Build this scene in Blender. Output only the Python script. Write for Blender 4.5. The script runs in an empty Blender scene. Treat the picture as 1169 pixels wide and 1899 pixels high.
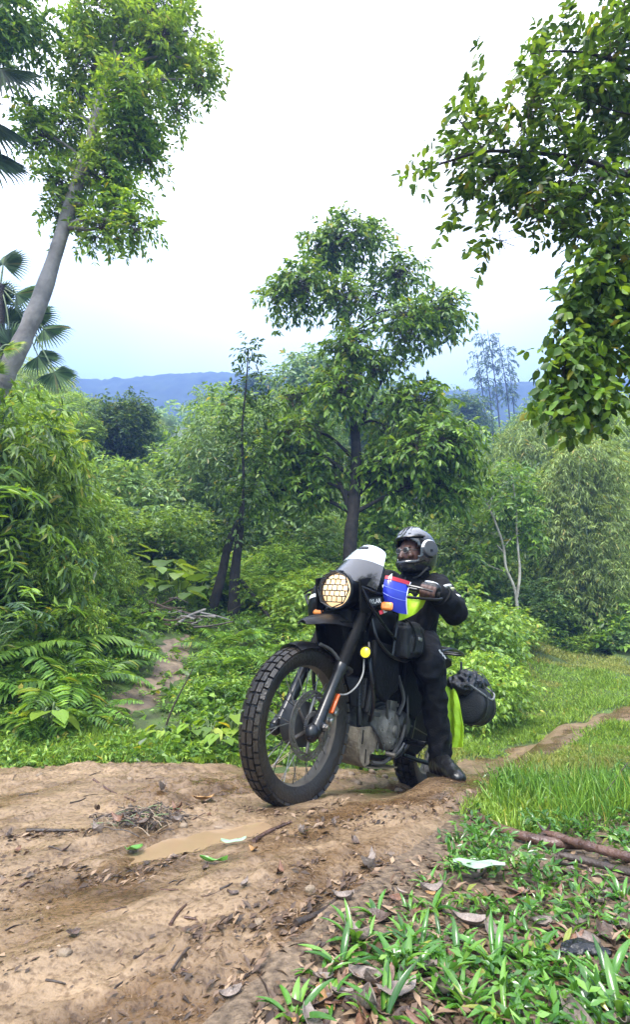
import bpy, bmesh, math, random
import numpy as np
from mathutils import Matrix, Vector

# ------------------------------------------------------------------ camera, sky, sun, exposure
scene = bpy.context.scene
COL = scene.collection
F_PX, CAM_H, CAM_P = 1000.0, 0.695, 0.236          # focal length in photo pixels, height, upward pitch
cam_data = bpy.data.cameras.new('camera')
cam = bpy.data.objects.new('camera', cam_data)
COL.objects.link(cam)
cam.location = (0, 0, CAM_H)
cam.rotation_euler = (math.pi / 2 + CAM_P, 0, 0)
cam_data.sensor_fit = 'VERTICAL'
cam_data.sensor_height = 36.0
cam_data.lens = 36.0 * F_PX / 1899.0
cam_data.clip_start = 0.05
cam_data.clip_end = 3000
scene.camera = cam

SUN_ELEV, SUN_AZ = math.radians(58), math.radians(-150)      # azimuth from +Y, clockwise seen from above
world = bpy.data.worlds.new('World')
scene.world = world
world.use_nodes = True
wn, wl = world.node_tree.nodes, world.node_tree.links
wn.clear()
w_out = wn.new('ShaderNodeOutputWorld')
w_bg = wn.new('ShaderNodeBackground')
w_sky = wn.new('ShaderNodeTexSky')
w_sky.sky_type = 'NISHITA'
w_sky.sun_disc = False
w_sky.sun_elevation = SUN_ELEV
w_sky.sun_rotation = SUN_AZ
w_sky.air_density = 1.0
w_sky.dust_density = 2.0
w_tc = wn.new('ShaderNodeTexCoord')
w_sep = wn.new('ShaderNodeSeparateXYZ')
w_noise = wn.new('ShaderNodeTexNoise')
w_noise.inputs['Scale'].default_value = 1.6
w_noise.inputs['Detail'].default_value = 5
w_add = wn.new('ShaderNodeMath'); w_add.operation = 'MULTIPLY_ADD'
w_add.inputs[1].default_value = 0.22
w_ramp = wn.new('ShaderNodeValToRGB')
w_ramp.color_ramp.elements[0].position = 0.50
w_ramp.color_ramp.elements[0].color = (4.3, 6.3, 7.1, 1)     # thin pale blue veil low in the sky
w_ramp.color_ramp.elements[1].position = 0.86
w_ramp.color_ramp.elements[1].color = (14.5, 14.7, 15.0, 1)     # white overcast
_e = w_ramp.color_ramp.elements.new(0.66)
_e.color = (7.2, 8.6, 9.1, 1)
w_mix = wn.new('ShaderNodeMixRGB')
w_mix.inputs['Fac'].default_value = 0.9
wl.new(w_tc.outputs['Generated'], w_sep.inputs[0])
wl.new(w_tc.outputs['Generated'], w_noise.inputs['Vector'])
wl.new(w_noise.outputs['Fac'], w_add.inputs[0])
wl.new(w_sep.outputs['Z'], w_add.inputs[2])
wl.new(w_add.outputs[0], w_ramp.inputs['Fac'])
wl.new(w_sky.outputs[0], w_mix.inputs['Color1'])
wl.new(w_ramp.outputs[0], w_mix.inputs['Color2'])
wl.new(w_mix.outputs[0], w_bg.inputs['Color'])
w_bg.inputs['Strength'].default_value = 0.15
wl.new(w_bg.outputs[0], w_out.inputs['Surface'])

sun_data = bpy.data.lights.new('sun', 'SUN')
sun_data.energy = 3.9
sun_data.angle = math.radians(20)
sun_data.color = (1.0, 0.965, 0.91)
sun = bpy.data.objects.new('sun', sun_data)
COL.objects.link(sun)
_sd = Vector((math.sin(SUN_AZ) * math.cos(SUN_ELEV), math.cos(SUN_AZ) * math.cos(SUN_ELEV), math.sin(SUN_ELEV)))
sun.rotation_euler = _sd.to_track_quat('Z', 'Y').to_euler()
sun.location = _sd * 50

scene.view_settings.view_transform = 'Standard'
scene.view_settings.look = 'None'
scene.view_settings.exposure = 1.75
scene.view_settings.gamma = 1.0
scene.view_settings.use_curve_mapping = False
scene.cycles.max_bounces = 6
scene.cycles.diffuse_bounces = 3
scene.cycles.glossy_bounces = 2
scene.cycles.transmission_bounces = 4
scene.cycles.transparent_max_bounces = 6
scene.cycles.volume_bounces = 1
scene.cycles.use_denoising = True

# ------------------------------------------------------------------ small helpers
def smooth(a, b, x):
    t = np.clip((np.asarray(x, float) - a) / (b - a), 0, 1)
    return t * t * (3 - 2 * t)

def softplus(x, k):
    x = np.asarray(x, float)
    return k * np.logaddexp(0, x / k)

def unit(v):
    v = np.asarray(v, float)
    return v / np.maximum(np.linalg.norm(v, axis=-1, keepdims=True), 1e-9)

_perm = np.random.RandomState(7).permutation(256)
_vals = np.random.RandomState(8).uniform(-1, 1, 256)
def vnoise(x, y):
    xi, yi = np.floor(x).astype(int), np.floor(y).astype(int)
    fx, fy = x - xi, y - yi
    fx, fy = fx * fx * fx * (fx * (fx * 6 - 15) + 10), fy * fy * fy * (fy * (fy * 6 - 15) + 10)
    h = lambda a, b: _vals[_perm[(_perm[a & 255] + b) & 255]]
    return ((h(xi, yi) * (1 - fx) + h(xi + 1, yi) * fx) * (1 - fy)
            + (h(xi, yi + 1) * (1 - fx) + h(xi + 1, yi + 1) * fx) * fy)

def fbm(x, y, octaves=4, gain=0.5):
    x, y = np.asarray(x, float), np.asarray(y, float)
    s, a = 0, 1.0
    for k in range(octaves):
        s = s + a * vnoise(x * 2 ** k + 17.3 * k, y * 2 ** k - 9.1 * k)
        a *= gain
    return s

def tag(o, label=None, cat=None, group=None, kind=None):
    if label: o['label'] = label
    if cat: o['category'] = cat
    if group: o['group'] = group
    if kind: o['kind'] = kind
    return o

def empty(name, loc=(0, 0, 0), rz=0.0, label=None, cat=None, group=None):
    o = bpy.data.objects.new(name, None)
    o.empty_display_size = 0.1
    COL.objects.link(o)
    o.location = tuple(float(c) for c in loc)
    o.rotation_euler = (0, 0, rz)
    return tag(o, label, cat, group)

CHILDREN = {}
def link_mesh(name, me, mat=None, parent=None):
    o = bpy.data.objects.new(name, me)
    COL.objects.link(o)
    if mat is not None and not me.materials:
        me.materials.append(mat)
    if parent is not None:
        o.parent = parent
        CHILDREN.setdefault(parent.name, []).append(o)
    return o

def copy_tree(o, parent=None):
    c = o.copy()
    COL.objects.link(c)
    if parent is not None:
        c.parent = parent
        CHILDREN.setdefault(parent.name, []).append(c)
    for ch in list(CHILDREN.get(o.name, ())):
        copy_tree(ch, c)
    return c

def np_mesh(name, V, faces, smooth_shade=False):
    """faces: array (n,3) or (n,4)"""
    V = np.asarray(V, np.float32)
    faces = np.asarray(faces, np.int32)
    n, k = faces.shape
    me = bpy.data.meshes.new(name)
    me.vertices.add(len(V))
    me.vertices.foreach_set('co', V.ravel())
    me.loops.add(n * k)
    me.loops.foreach_set('vertex_index', faces.ravel())
    me.polygons.add(n)
    me.polygons.foreach_set('loop_start', np.arange(0, n * k, k, dtype=np.int32))
    if smooth_shade:
        me.polygons.foreach_set('use_smooth', np.ones(n, bool))
    me.update(calc_edges=True)
    return me

class MB:
    """collects shapes and links them as one mesh"""
    def __init__(s):
        s.V, s.Fc, s.n = [], [], 0
    def add(s, V, faces):
        V = np.asarray(V, float).reshape(-1, 3)
        s.V.append(V)
        s.Fc += [tuple(int(i) + s.n for i in f) for f in faces]
        s.n += len(V)
        return s
    def box(s, c, size, R=None):
        x, y, z = np.asarray(size, float) / 2
        P = np.array([(a * x, b * y, d * z) for a in (-1, 1) for b in (-1, 1) for d in (-1, 1)])
        if R is not None: P = P @ np.asarray(R, float).T
        return s.add(P + np.asarray(c, float), [(0, 1, 3, 2), (4, 6, 7, 5), (0, 4, 5, 1), (2, 3, 7, 6), (0, 2, 6, 4), (1, 5, 7, 3)])
    def tube(s, pts, r, n=10, cap=True, flat=1.0, ref=(0, 0, 1)):
        P = np.asarray(pts, float)
        m = len(P)
        r = np.broadcast_to(np.asarray(r, float), (m,))
        T = unit(np.gradient(P, axis=0))
        ref = np.asarray(ref, float)
        U = []
        u = np.cross(T[0], ref)
        if np.linalg.norm(u) < 1e-3: u = np.cross(T[0], (1, 0, 0.1))
        u = unit(u)
        for t in T:
            u = unit(u - t * (u @ t))
            U.append(u)
        U = np.array(U); W = np.cross(T, U)
        a = np.linspace(0, 2 * np.pi, n, endpoint=False)
        V = (P[:, None] + r[:, None, None] * (np.cos(a)[None, :, None] * U[:, None] + flat * np.sin(a)[None, :, None] * W[:, None])).reshape(-1, 3)
        fc = [(i * n + j, i * n + (j + 1) % n, (i + 1) * n + (j + 1) % n, (i + 1) * n + j) for i in range(m - 1) for j in range(n)]
        if cap:
            fc += [tuple(range(n))[::-1], tuple((m - 1) * n + j for j in range(n))]
        return s.add(V, fc)
    def lathe(s, prof, c=(0, 0, 0), axis=(0, 0, 1), n=32, closed=False, a0=0.0, a1=2 * np.pi):
        """prof: (radius, height along axis); closed: the profile is a loop"""
        ax = unit(axis)
        e = unit(np.cross(ax, (0, 0, 1)) if abs(ax[2]) < .9 else np.cross(ax, (1, 0, 0)))
        g = np.cross(ax, e)
        full = abs(a1 - a0 - 2 * np.pi) < 1e-6
        a = np.linspace(a0, a1, n, endpoint=not full)
        prof = np.asarray(prof, float); m = len(prof)
        V = (np.asarray(c, float) + prof[None, :, 1:2] * ax + prof[None, :, 0:1] * (np.cos(a)[:, None, None] * e + np.sin(a)[:, None, None] * g)).reshape(-1, 3)
        fc = []
        for i in range(n if full else n - 1):
            k = (i + 1) % n
            for j in range(m if closed else m - 1):
                l = (j + 1) % m
                fc.append((i * m + j, k * m + j, k * m + l, i * m + l))
        return s.add(V, fc)
    def ell(s, c, r, nu=16, nv=10, R=None):
        th = np.linspace(0, np.pi, nv + 1)[1:-1]
        ph = np.linspace(0, 2 * np.pi, nu, endpoint=False)
        V = [(0, 0, 1)] + [(np.sin(t) * np.cos(p), np.sin(t) * np.sin(p), np.cos(t)) for t in th for p in ph] + [(0, 0, -1)]
        V = np.array(V) * np.asarray(r, float)
        if R is not None: V = V @ np.asarray(R, float).T
        fc = [(0, 1 + j, 1 + (j + 1) % nu) for j in range(nu)]
        for i in range(nv - 2):
            for j in range(nu):
                a, b = 1 + i * nu + j, 1 + i * nu + (j + 1) % nu
                fc.append((a, a + nu, b + nu, b))
        last = len(V) - 1
        b0 = 1 + (nv - 2) * nu
        fc += [(last, b0 + (j + 1) % nu, b0 + j) for j in range(nu)]
        return s.add(V + np.asarray(c, float), fc)
    def prism(s, outline, o, ex, ey, depth):
        """a 2-D outline in the plane (o, ex, ey), given thickness along ex x ey"""
        ex, ey, o = np.asarray(ex, float), np.asarray(ey, float), np.asarray(o, float)
        nn = unit(np.cross(ex, ey))
        Q = np.array([o + a * ex + b * ey for a, b in outline]); m = len(Q)
        V = np.concatenate([Q - nn * depth / 2, Q + nn * depth / 2])
        fc = [tuple(range(m))[::-1], tuple(range(m, 2 * m))] + [(i, (i + 1) % m, m + (i + 1) % m, m + i) for i in range(m)]
        return s.add(V, fc)
    def sheet(s, grid, th):
        """grid (a,b,3) of points, thickened along its normals"""
        G = np.asarray(grid, float); a, b = G.shape[:2]
        N = unit(np.cross(np.gradient(G, axis=0), np.gradient(G, axis=1)))
        V = np.concatenate([(G + N * th / 2).reshape(-1, 3), (G - N * th / 2).reshape(-1, 3)]); o = a * b
        fc = []
        for i in range(a - 1):
            for j in range(b - 1):
                q = (i * b + j, i * b + j + 1, (i + 1) * b + j + 1, (i + 1) * b + j)
                fc += [q, tuple(o + k for k in q[::-1])]
        rim = [i for i in range(b)] + [i * b + b - 1 for i in range(1, a)] + [(a - 1) * b + j for j in range(b - 2, -1, -1)] + [i * b for i in range(a - 2, 0, -1)]
        fc += [(rim[(k + 1) % len(rim)], rim[k], o + rim[k], o + rim[(k + 1) % len(rim)]) for k in range(len(rim))]
        return s.add(V, fc)
    def xf(s, fn):
        s.V = [fn(v) for v in s.V]
        return s
    def mesh(s, name, smooth_deg=40):
        me = bpy.data.meshes.new(name)
        me.from_pydata(np.concatenate(s.V).tolist(), [], s.Fc)
        if smooth_deg:
            me.polygons.foreach_set('use_smooth', np.ones(len(me.polygons), bool))
            me.set_sharp_from_angle(angle=math.radians(smooth_deg))
        me.update()
        return me
    def build(s, name, mat, parent=None, bevel=0.0, smooth_deg=40):
        o = link_mesh(name, s.mesh(name, smooth_deg), mat, parent)
        if bevel:
            b = o.modifiers.new('bevel', 'BEVEL')
            b.width = bevel; b.segments = 2; b.limit_method = 'ANGLE'; b.angle_limit = math.radians(50)
        return o

def curve(pts, n=24):
    """Catmull-Rom through the points"""
    P = np.asarray(pts, float)
    P = np.vstack([2 * P[0] - P[1], P, 2 * P[-1] - P[-2]])
    out = []
    segs = len(P) - 3
    for t in np.linspace(0, segs - 1e-6, n):
        i = int(t); u = t - i
        a, b, c, d = P[i:i + 4]
        out.append(.5 * (2 * b + (c - a) * u + (2 * a - 5 * b + 4 * c - d) * u * u + (3 * b - a - 3 * c + d) * u ** 3))
    return np.array(out)

# ------------------------------------------------------------------ materials
def nodes_of(name):
    m = bpy.data.materials.new(name)
    m.use_nodes = True
    nt = m.node_tree
    nt.nodes.clear()
    out = nt.nodes.new('ShaderNodeOutputMaterial')
    return m, nt, nt.nodes.new, nt.links.new, out

def mat(name, col, rough=0.5, metal=0.0, col2=None, scale=8.0, bump=0.0, bscale=None, spec=0.5, emit=None, estr=0.0, alpha=1.0, rvar=0.0, coat=0.0, detail=5.0):
    m, nt, N, L, out = nodes_of(name)
    p = N('ShaderNodeBsdfPrincipled')
    p.inputs['Roughness'].default_value = rough
    p.inputs['Metallic'].default_value = metal
    p.inputs['Specular IOR Level'].default_value = spec
    p.inputs['Alpha'].default_value = alpha
    p.inputs['Coat Weight'].default_value = coat
    tc = N('ShaderNodeTexCoord')
    nz = N('ShaderNodeTexNoise')
    nz.inputs['Scale'].default_value = scale
    nz.inputs['Detail'].default_value = detail
    L(tc.outputs['Object'], nz.inputs['Vector'])
    r = N('ShaderNodeValToRGB')
    c2 = col2 or tuple(c * .7 for c in col)
    r.color_ramp.elements[0].position = .35
    r.color_ramp.elements[1].position = .65
    r.color_ramp.elements[0].color = (*c2, 1)
    r.color_ramp.elements[1].color = (*col, 1)
    L(nz.outputs['Fac'], r.inputs['Fac'])
    L(r.outputs['Color'], p.inputs['Base Color'])
    if rvar:
        mr = N('ShaderNodeMapRange')
        mr.inputs['To Min'].default_value = max(0, rough - rvar)
        mr.inputs['To Max'].default_value = min(1, rough + rvar)
        L(nz.outputs['Fac'], mr.inputs['Value'])
        L(mr.outputs[0], p.inputs['Roughness'])
    if bump:
        n2 = N('ShaderNodeTexNoise')
        n2.inputs['Scale'].default_value = bscale or scale * 4
        n2.inputs['Detail'].default_value = 6
        L(tc.outputs['Object'], n2.inputs['Vector'])
        b = N('ShaderNodeBump')
        b.inputs['Strength'].default_value = bump
        b.inputs['Distance'].default_value = .02
        L(n2.outputs['Fac'], b.inputs['Height'])
        L(b.outputs[0], p.inputs['Normal'])
    if emit:
        p.inputs['Emission Color'].default_value = (*emit, 1)
        p.inputs['Emission Strength'].default_value = estr
    L(p.outputs[0], out.inputs['Surface'])
    return m

def leaf_mat(name, dark, mid, light, rough=.42, trans=.35, tcol=None, spec=.45):
    """every leaf its own tint; thin, so light also comes through"""
    m, nt, N, L, out = nodes_of(name)
    geo = N('ShaderNodeNewGeometry')
    oi = N('ShaderNodeObjectInfo')
    ad = N('ShaderNodeMath'); ad.operation = 'ADD'
    fr = N('ShaderNodeMath'); fr.operation = 'FRACT'
    L(geo.outputs['Random Per Island'], ad.inputs[0]); L(oi.outputs['Random'], ad.inputs[1]); L(ad.outputs[0], fr.inputs[0])
    r = N('ShaderNodeValToRGB')
    e = r.color_ramp.elements
    e[0].position, e[0].color = 0.0, (*dark, 1)
    e[1].position, e[1].color = 1.0, (*light, 1)
    k = e.new(.55); k.color = (*mid, 1)
    if trans > 0:                                           # a few leaves turning
        k = e.new(.965); k.color = (*light, 1)
        e[len(e) - 1].color = (light[0] * 1.25 + .03, light[1] * .72, light[2] * .8, 1)
    L(fr.outputs[0], r.inputs['Fac'])
    hs = N('ShaderNodeHueSaturation')                       # each plant a little different too
    mr = N('ShaderNodeMapRange')
    mr.inputs['To Min'].default_value = .8; mr.inputs['To Max'].default_value = 1.2
    L(oi.outputs['Random'], mr.inputs['Value']); L(mr.outputs[0], hs.inputs['Value'])
    L(r.outputs['Color'], hs.inputs['Color'])
    p = N('ShaderNodeBsdfPrincipled')
    p.inputs['Roughness'].default_value = rough
    p.inputs['Specular IOR Level'].default_value = spec
    L(hs.outputs['Color'], p.inputs['Base Color'])
    t = N('ShaderNodeBsdfTranslucent')
    mx = N('ShaderNodeMixRGB'); mx.blend_type = 'MULTIPLY'; mx.inputs['Fac'].default_value = 1
    mx.inputs['Color2'].default_value = (*(tcol or (1.9, 1.7, .7)), 1)
    L(hs.outputs['Color'], mx.inputs['Color1']); L(mx.outputs[0], t.inputs['Color'])
    ms = N('ShaderNodeMixShader'); ms.inputs['Fac'].default_value = trans
    L(p.outputs[0], ms.inputs[1]); L(t.outputs[0], ms.inputs[2]); L(ms.outputs[0], out.inputs['Surface'])
    return m

# ------------------------------------------------------------------ where a photo pixel lies in the place
_cp, _sp = math.cos(CAM_P), math.sin(CAM_P)
def pix(P):
    P = np.asarray(P, float)
    d = P[..., 1] * _cp + (P[..., 2] - CAM_H) * _sp
    u = -P[..., 1] * _sp + (P[..., 2] - CAM_H) * _cp
    return np.stack([584.5 + F_PX * P[..., 0] / d, 949.5 - F_PX * u / d], -1), d

def ray(u, v):
    a, b = (u - 584.5) / F_PX, (949.5 - v) / F_PX
    return np.array([a, _cp - b * _sp, _sp + b * _cp])

def at(u, v, Y):
    """the point seen at pixel (u, v) that is Y metres ahead"""
    r = ray(u, v)
    return np.array([0, 0, CAM_H]) + r * (Y / r[1])

# ------------------------------------------------------------------ terrain
BX, BY, BYAW, BPIT, BROL = -0.124, 2.647, 0.587, 0.164, -0.077     # where the front tyre stands, how the motorcycle is turned
def terrain(x, y):
    x, y = np.asarray(x, float), np.asarray(y, float)
    s = (x - BX) * .554 + (y - BY) * .833
    t = (x - BX) * .833 - (y - BY) * .554
    drop = .168 * (softplus(s - .02, .05) - softplus(s - 1.95, .3)) * smooth(-1.5, -.4, t)
    bank = .105 * smooth(.2, .42, t) * smooth(.2, .7, s) + .05 * smooth(.7, 1.3, x - .25 * (y - 1.5)) * smooth(3.6, 2.6, y)
    r = x / np.maximum(y, .5)
    lm = 1 - smooth(.02, .36, r)
    left = .23 * softplus(y - 4.1, .25) * lm
    lawn = .14 * softplus(y - 6.6, .8) * (1 - lm)
    side = np.minimum(.42 * softplus(-x - 1.45, .2) * smooth(3.55, 4.6, y), 1.7)
    hill = .455 * softplus(y - 17, 2) - .27 * softplus(y - 78, 6)
    z = -drop + bank + np.minimum(left, 4) + np.minimum(lawn, 1.6) + side + hill
    z = z + .012 * fbm(x * 1.7, y * 1.7, 3) + .18 * fbm(x * .13 + 5, y * .13, 2) * smooth(7, 16, y)
    return z

def G(u, v, lift=0.0):
    """the point of the ground seen at pixel (u, v)"""
    r = ray(u, v); o = np.array([0, 0, CAM_H])
    t = np.concatenate([np.arange(.4, 14, .01), np.arange(14, 90, .1)])
    P = o + t[:, None] * r
    below = np.nonzero(P[:, 2] < terrain(P[:, 0], P[:, 1]) + lift)[0]
    return P[below[0]] if len(below) else P[-1]

def col_at(u, Y, sink=0.0):
    """the ground Y metres ahead in picture column u"""
    z = 0.0
    for _ in range(4):
        d = Y * _cp + (z - CAM_H) * _sp
        x = (u - 584.5) / F_PX * d
        z = float(terrain(x, Y))
    return np.array([x, Y, z - sink])

def poly_sd(poly, x, y):
    """signed distance to a polygon, positive inside"""
    P = np.asarray(poly, float)
    d = np.full(x.shape, 1e9); inside = np.zeros(x.shape, bool)
    for a, b in zip(P, np.roll(P, -1, 0)):
        ex, ey = b - a
        t = np.clip(((x - a[0]) * ex + (y - a[1]) * ey) / (ex * ex + ey * ey + 1e-12), 0, 1)
        d = np.minimum(d, np.hypot(x - a[0] - t * ex, y - a[1] - t * ey))
        c = ((a[1] > y) != (b[1] > y)) & (x < (b[0] - a[0]) * (y - a[1]) / (b[1] - a[1] + 1e-12) + a[0])
        inside ^= c
    return np.where(inside, d, -d)

def gpoly(px):
    return np.array([G(u, v)[:2] for u, v in px])

TRACK = gpoly([(-300, 1422), (-100, 1420), (60, 1418), (200, 1412), (330, 1412), (440, 1414), (560, 1420), (660, 1418), (760, 1422), (860, 1408), (930, 1392), (1000, 1362), (1070, 1338), (1120, 1318), (1200, 1296),
               (1200, 1334), (1120, 1354), (1060, 1382), (1010, 1408), (960, 1444), (915, 1474), (880, 1515), (835, 1565), (795, 1610), (750, 1650), (690, 1690), (640, 1735), (600, 1800), (555, 1860), (515, 1910), (440, 2100), (-500, 2100)])
PATH = gpoly([(318, 1172), (372, 1176), (362, 1225), (330, 1268), (292, 1312), (240, 1352), (150, 1352), (196, 1300), (262, 1248), (300, 1205)])
PUDDLE = gpoly([(235, 1592), (300, 1566), (370, 1550), (440, 1538), (480, 1530), (505, 1538), (455, 1552), (400, 1566), (350, 1584), (290, 1600), (250, 1602)])

def track_height(x, y):
    e = poly_sd(TRACK, x, y) + .07 * fbm(x * 3.1, y * 3.1, 4) + .02 * fbm(x * 15, y * 15, 2)
    # ruts and smears run with the road
    al = x * .62 + y * .785
    ac = x * .785 - y * .62
    ac = ac + .05 * fbm(x * 1.3, y * 1.3, 2)
    rut = -.045 * np.exp(-((ac + .95 - .1 * np.sin(al * 1.1)) / .13) ** 2) - .036 * np.exp(-((ac + .25) / .10) ** 2) + .028 * np.exp(-((ac + .58) / .12) ** 2) + .014 * np.exp(-((ac + 1.35) / .2) ** 2)
    smear = .016 * fbm(ac * 11, al * 2.2, 3) * (.5 + .5 * smooth(-.3, .5, fbm(x * .9 + 3, y * .9, 2)))
    rough = smooth(-.25, .55, fbm(x * 1.6 + 9, y * 1.6 + 4, 3))
    clod = (.010 * np.abs(fbm(x * 13, y * 13, 3)) + .007 * fbm(x * 31, y * 31, 3)) * (.25 + .9 * rough)
    pd = poly_sd(PUDDLE, x, y)
    flat = smooth(-.06, .03, pd + .018 * fbm(x * 14, y * 14, 3))
    wheel = np.exp(-((x - BX) ** 2 + (y - BY) ** 2) / .05)
    rel = (rut + smear + clod) * (1 - flat) * (1 - .8 * wheel) - .012 * flat - .012 * wheel
    z = terrain(x, y) - .012 + .019 * smooth(-.02, .12, e) + rel * smooth(-.02, .18, e)
    pm = smooth(-.10, -.04, pd)
    z = np.where(pd > -.10, np.maximum(z, terrain(x, y) + .030 * np.clip(-pd, 0, .12) / .1 - .004) * pm + z * (1 - pm), z)
    return z, e

def grid_mesh(xs, ys, zf, keep=None):
    X, Y = np.meshgrid(xs, ys)
    Z = zf(X, Y)
    nx, ny = len(xs), len(ys)
    i = (np.arange(ny - 1)[:, None] * nx + np.arange(nx - 1)[None]).ravel()
    Fq = np.stack([i, i + 1, i + nx + 1, i + nx], 1)
    V = np.stack([X, Y, Z], -1).reshape(-1, 3)
    if keep is not None:
        k = keep(X, Y).ravel()
        Fq = Fq[k[Fq].any(1)]
        used = np.unique(Fq)
        m = np.full(len(V), -1); m[used] = np.arange(len(used))
        V, Fq = V[used], m[Fq]
    return V, Fq

def ground_mat():
    m, nt, N, L, out = nodes_of('ground_soil_and_turf')
    at_ = N('ShaderNodeAttribute'); at_.attribute_name = 'turf'
    tc = N('ShaderNodeTexCoord')
    nz = N('ShaderNodeTexNoise'); nz.inputs['Scale'].default_value = 5; nz.inputs['Detail'].default_value = 8
    nf = N('ShaderNodeTexNoise'); nf.inputs['Scale'].default_value = 45; nf.inputs['Detail'].default_value = 6
    L(tc.outputs['Object'], nz.inputs['Vector']); L(tc.outputs['Object'], nf.inputs['Vector'])
    so = N('ShaderNodeValToRGB'); e = so.color_ramp.elements
    e[0].position, e[0].color = .3, (.052, .035, .022, 1)
    e[1].position, e[1].color = .7, (.20, .142, .09, 1)
    tu = N('ShaderNodeValToRGB'); e = tu.color_ramp.elements
    e[0].position, e[0].color = .35, (.035, .045, .014, 1)
    e[1].position, e[1].color = .65, (.075, .12, .025, 1)
    L(nf.outputs['Fac'], so.inputs['Fac']); L(nz.outputs['Fac'], tu.inputs['Fac'])
    mx = N('ShaderNodeMixRGB')
    L(at_.outputs['Fac'], mx.inputs['Fac']); L(so.outputs[0], mx.inputs['Color1']); L(tu.outputs[0], mx.inputs['Color2'])
    p = N('ShaderNodeBsdfPrincipled'); p.inputs['Roughness'].default_value = .7; p.inputs['Specular IOR Level'].default_value = .35
    b = N('ShaderNodeBump'); b.inputs['Strength'].default_value = .7; b.inputs['Distance'].default_value = .03
    L(nf.outputs['Fac'], b.inputs['Height']); L(b.outputs[0], p.inputs['Normal'])
    L(mx.outputs[0], p.inputs['Base Color']); L(p.outputs[0], out.inputs['Surface'])
    return m

def mud_mat():
    m, nt, N, L, out = nodes_of('wet_mud')
    wet = N('ShaderNodeAttribute'); wet.attribute_name = 'damp_rut_shade'  # damp together with the shade painted into the ruts
    tc = N('ShaderNodeTexCoord')
    mp = N('ShaderNodeMapping'); mp.inputs['Rotation'].default_value = (0, 0, math.radians(-52)); mp.inputs['Scale'].default_value = (1.2, 6, 1)
    L(tc.outputs['Object'], mp.inputs['Vector'])
    n1 = N('ShaderNodeTexNoise'); n1.inputs['Scale'].default_value = 2.0; n1.inputs['Detail'].default_value = 8; n1.inputs['Roughness'].default_value = .62
    n2 = N('ShaderNodeTexNoise'); n2.inputs['Scale'].default_value = 2.4; n2.inputs['Detail'].default_value = 10; n2.inputs['Roughness'].default_value = .7
    n3 = N('ShaderNodeTexNoise'); n3.inputs['Scale'].default_value = 70; n3.inputs['Detail'].default_value = 5
    L(mp.outputs[0], n1.inputs['Vector']); L(tc.outputs['Object'], n2.inputs['Vector']); L(tc.outputs['Object'], n3.inputs['Vector'])
    r1 = N('ShaderNodeValToRGB'); e = r1.color_ramp.elements
    e[0].position, e[0].color = .32, (.070, .043, .023, 1)
    e[1].position, e[1].color = .62, (.285, .194, .113, 1)
    L(n1.outputs['Fac'], r1.inputs['Fac'])
    r2 = N('ShaderNodeValToRGB'); e = r2.color_ramp.elements
    e[0].position, e[0].color = .36, (.090, .056, .031, 1)
    e[1].position, e[1].color = .6, (.298, .207, .124, 1)
    L(n2.outputs['Fac'], r2.inputs['Fac'])
    mx = N('ShaderNodeMixRGB'); mx.inputs['Fac'].default_value = .42
    L(r1.outputs[0], mx.inputs['Color1']); L(r2.outputs[0], mx.inputs['Color2'])
    p_spec = .35
    r3 = N('ShaderNodeValToRGB'); e = r3.color_ramp.elements
    e[0].position, e[0].color = .36, (.42, .37, .32, 1)
    e[1].position, e[1].color = .5, (1, 1, 1, 1)
    L(n3.outputs['Fac'], r3.inputs['Fac'])
    m2 = N('ShaderNodeMixRGB'); m2.blend_type = 'MULTIPLY'; m2.inputs['Fac'].default_value = .75
    L(mx.outputs[0], m2.inputs['Color1']); L(r3.outputs[0], m2.inputs['Color2'])
    p = N('ShaderNodeBsdfPrincipled')
    p.inputs['Specular IOR Level'].default_value = p_spec
    m3 = N('ShaderNodeMixRGB'); m3.blend_type = 'MULTIPLY'; m3.inputs['Color2'].default_value = (.50, .43, .34, 1)
    L(wet.outputs['Fac'], m3.inputs['Fac']); L(m2.outputs[0], m3.inputs['Color1'])
    L(m3.outputs[0], p.inputs['Base Color'])
    mr = N('ShaderNodeMapRange'); mr.inputs['From Min'].default_value = .35; mr.inputs['From Max'].default_value = .65
    mr.inputs['To Min'].default_value = .20; mr.inputs['To Max'].default_value = .58
    L(n2.outputs['Fac'], mr.inputs['Value'])
    rm = N('ShaderNodeMixRGB'); rm.inputs['Color2'].default_value = (.10, .10, .10, 1)
    L(wet.outputs['Fac'], rm.inputs['Fac']); L(mr.outputs[0], rm.inputs['Color1']); L(rm.outputs[0], p.inputs['Roughness'])
    b = N('ShaderNodeBump'); b.inputs['Strength'].default_value = .5; b.inputs['Distance'].default_value = .012
    L(n3.outputs['Fac'], b.inputs['Height']); L(b.outputs[0], p.inputs['Normal'])
    L(p.outputs[0], out.inputs['Surface'])
    return m

MUD = mud_mat()
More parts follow.
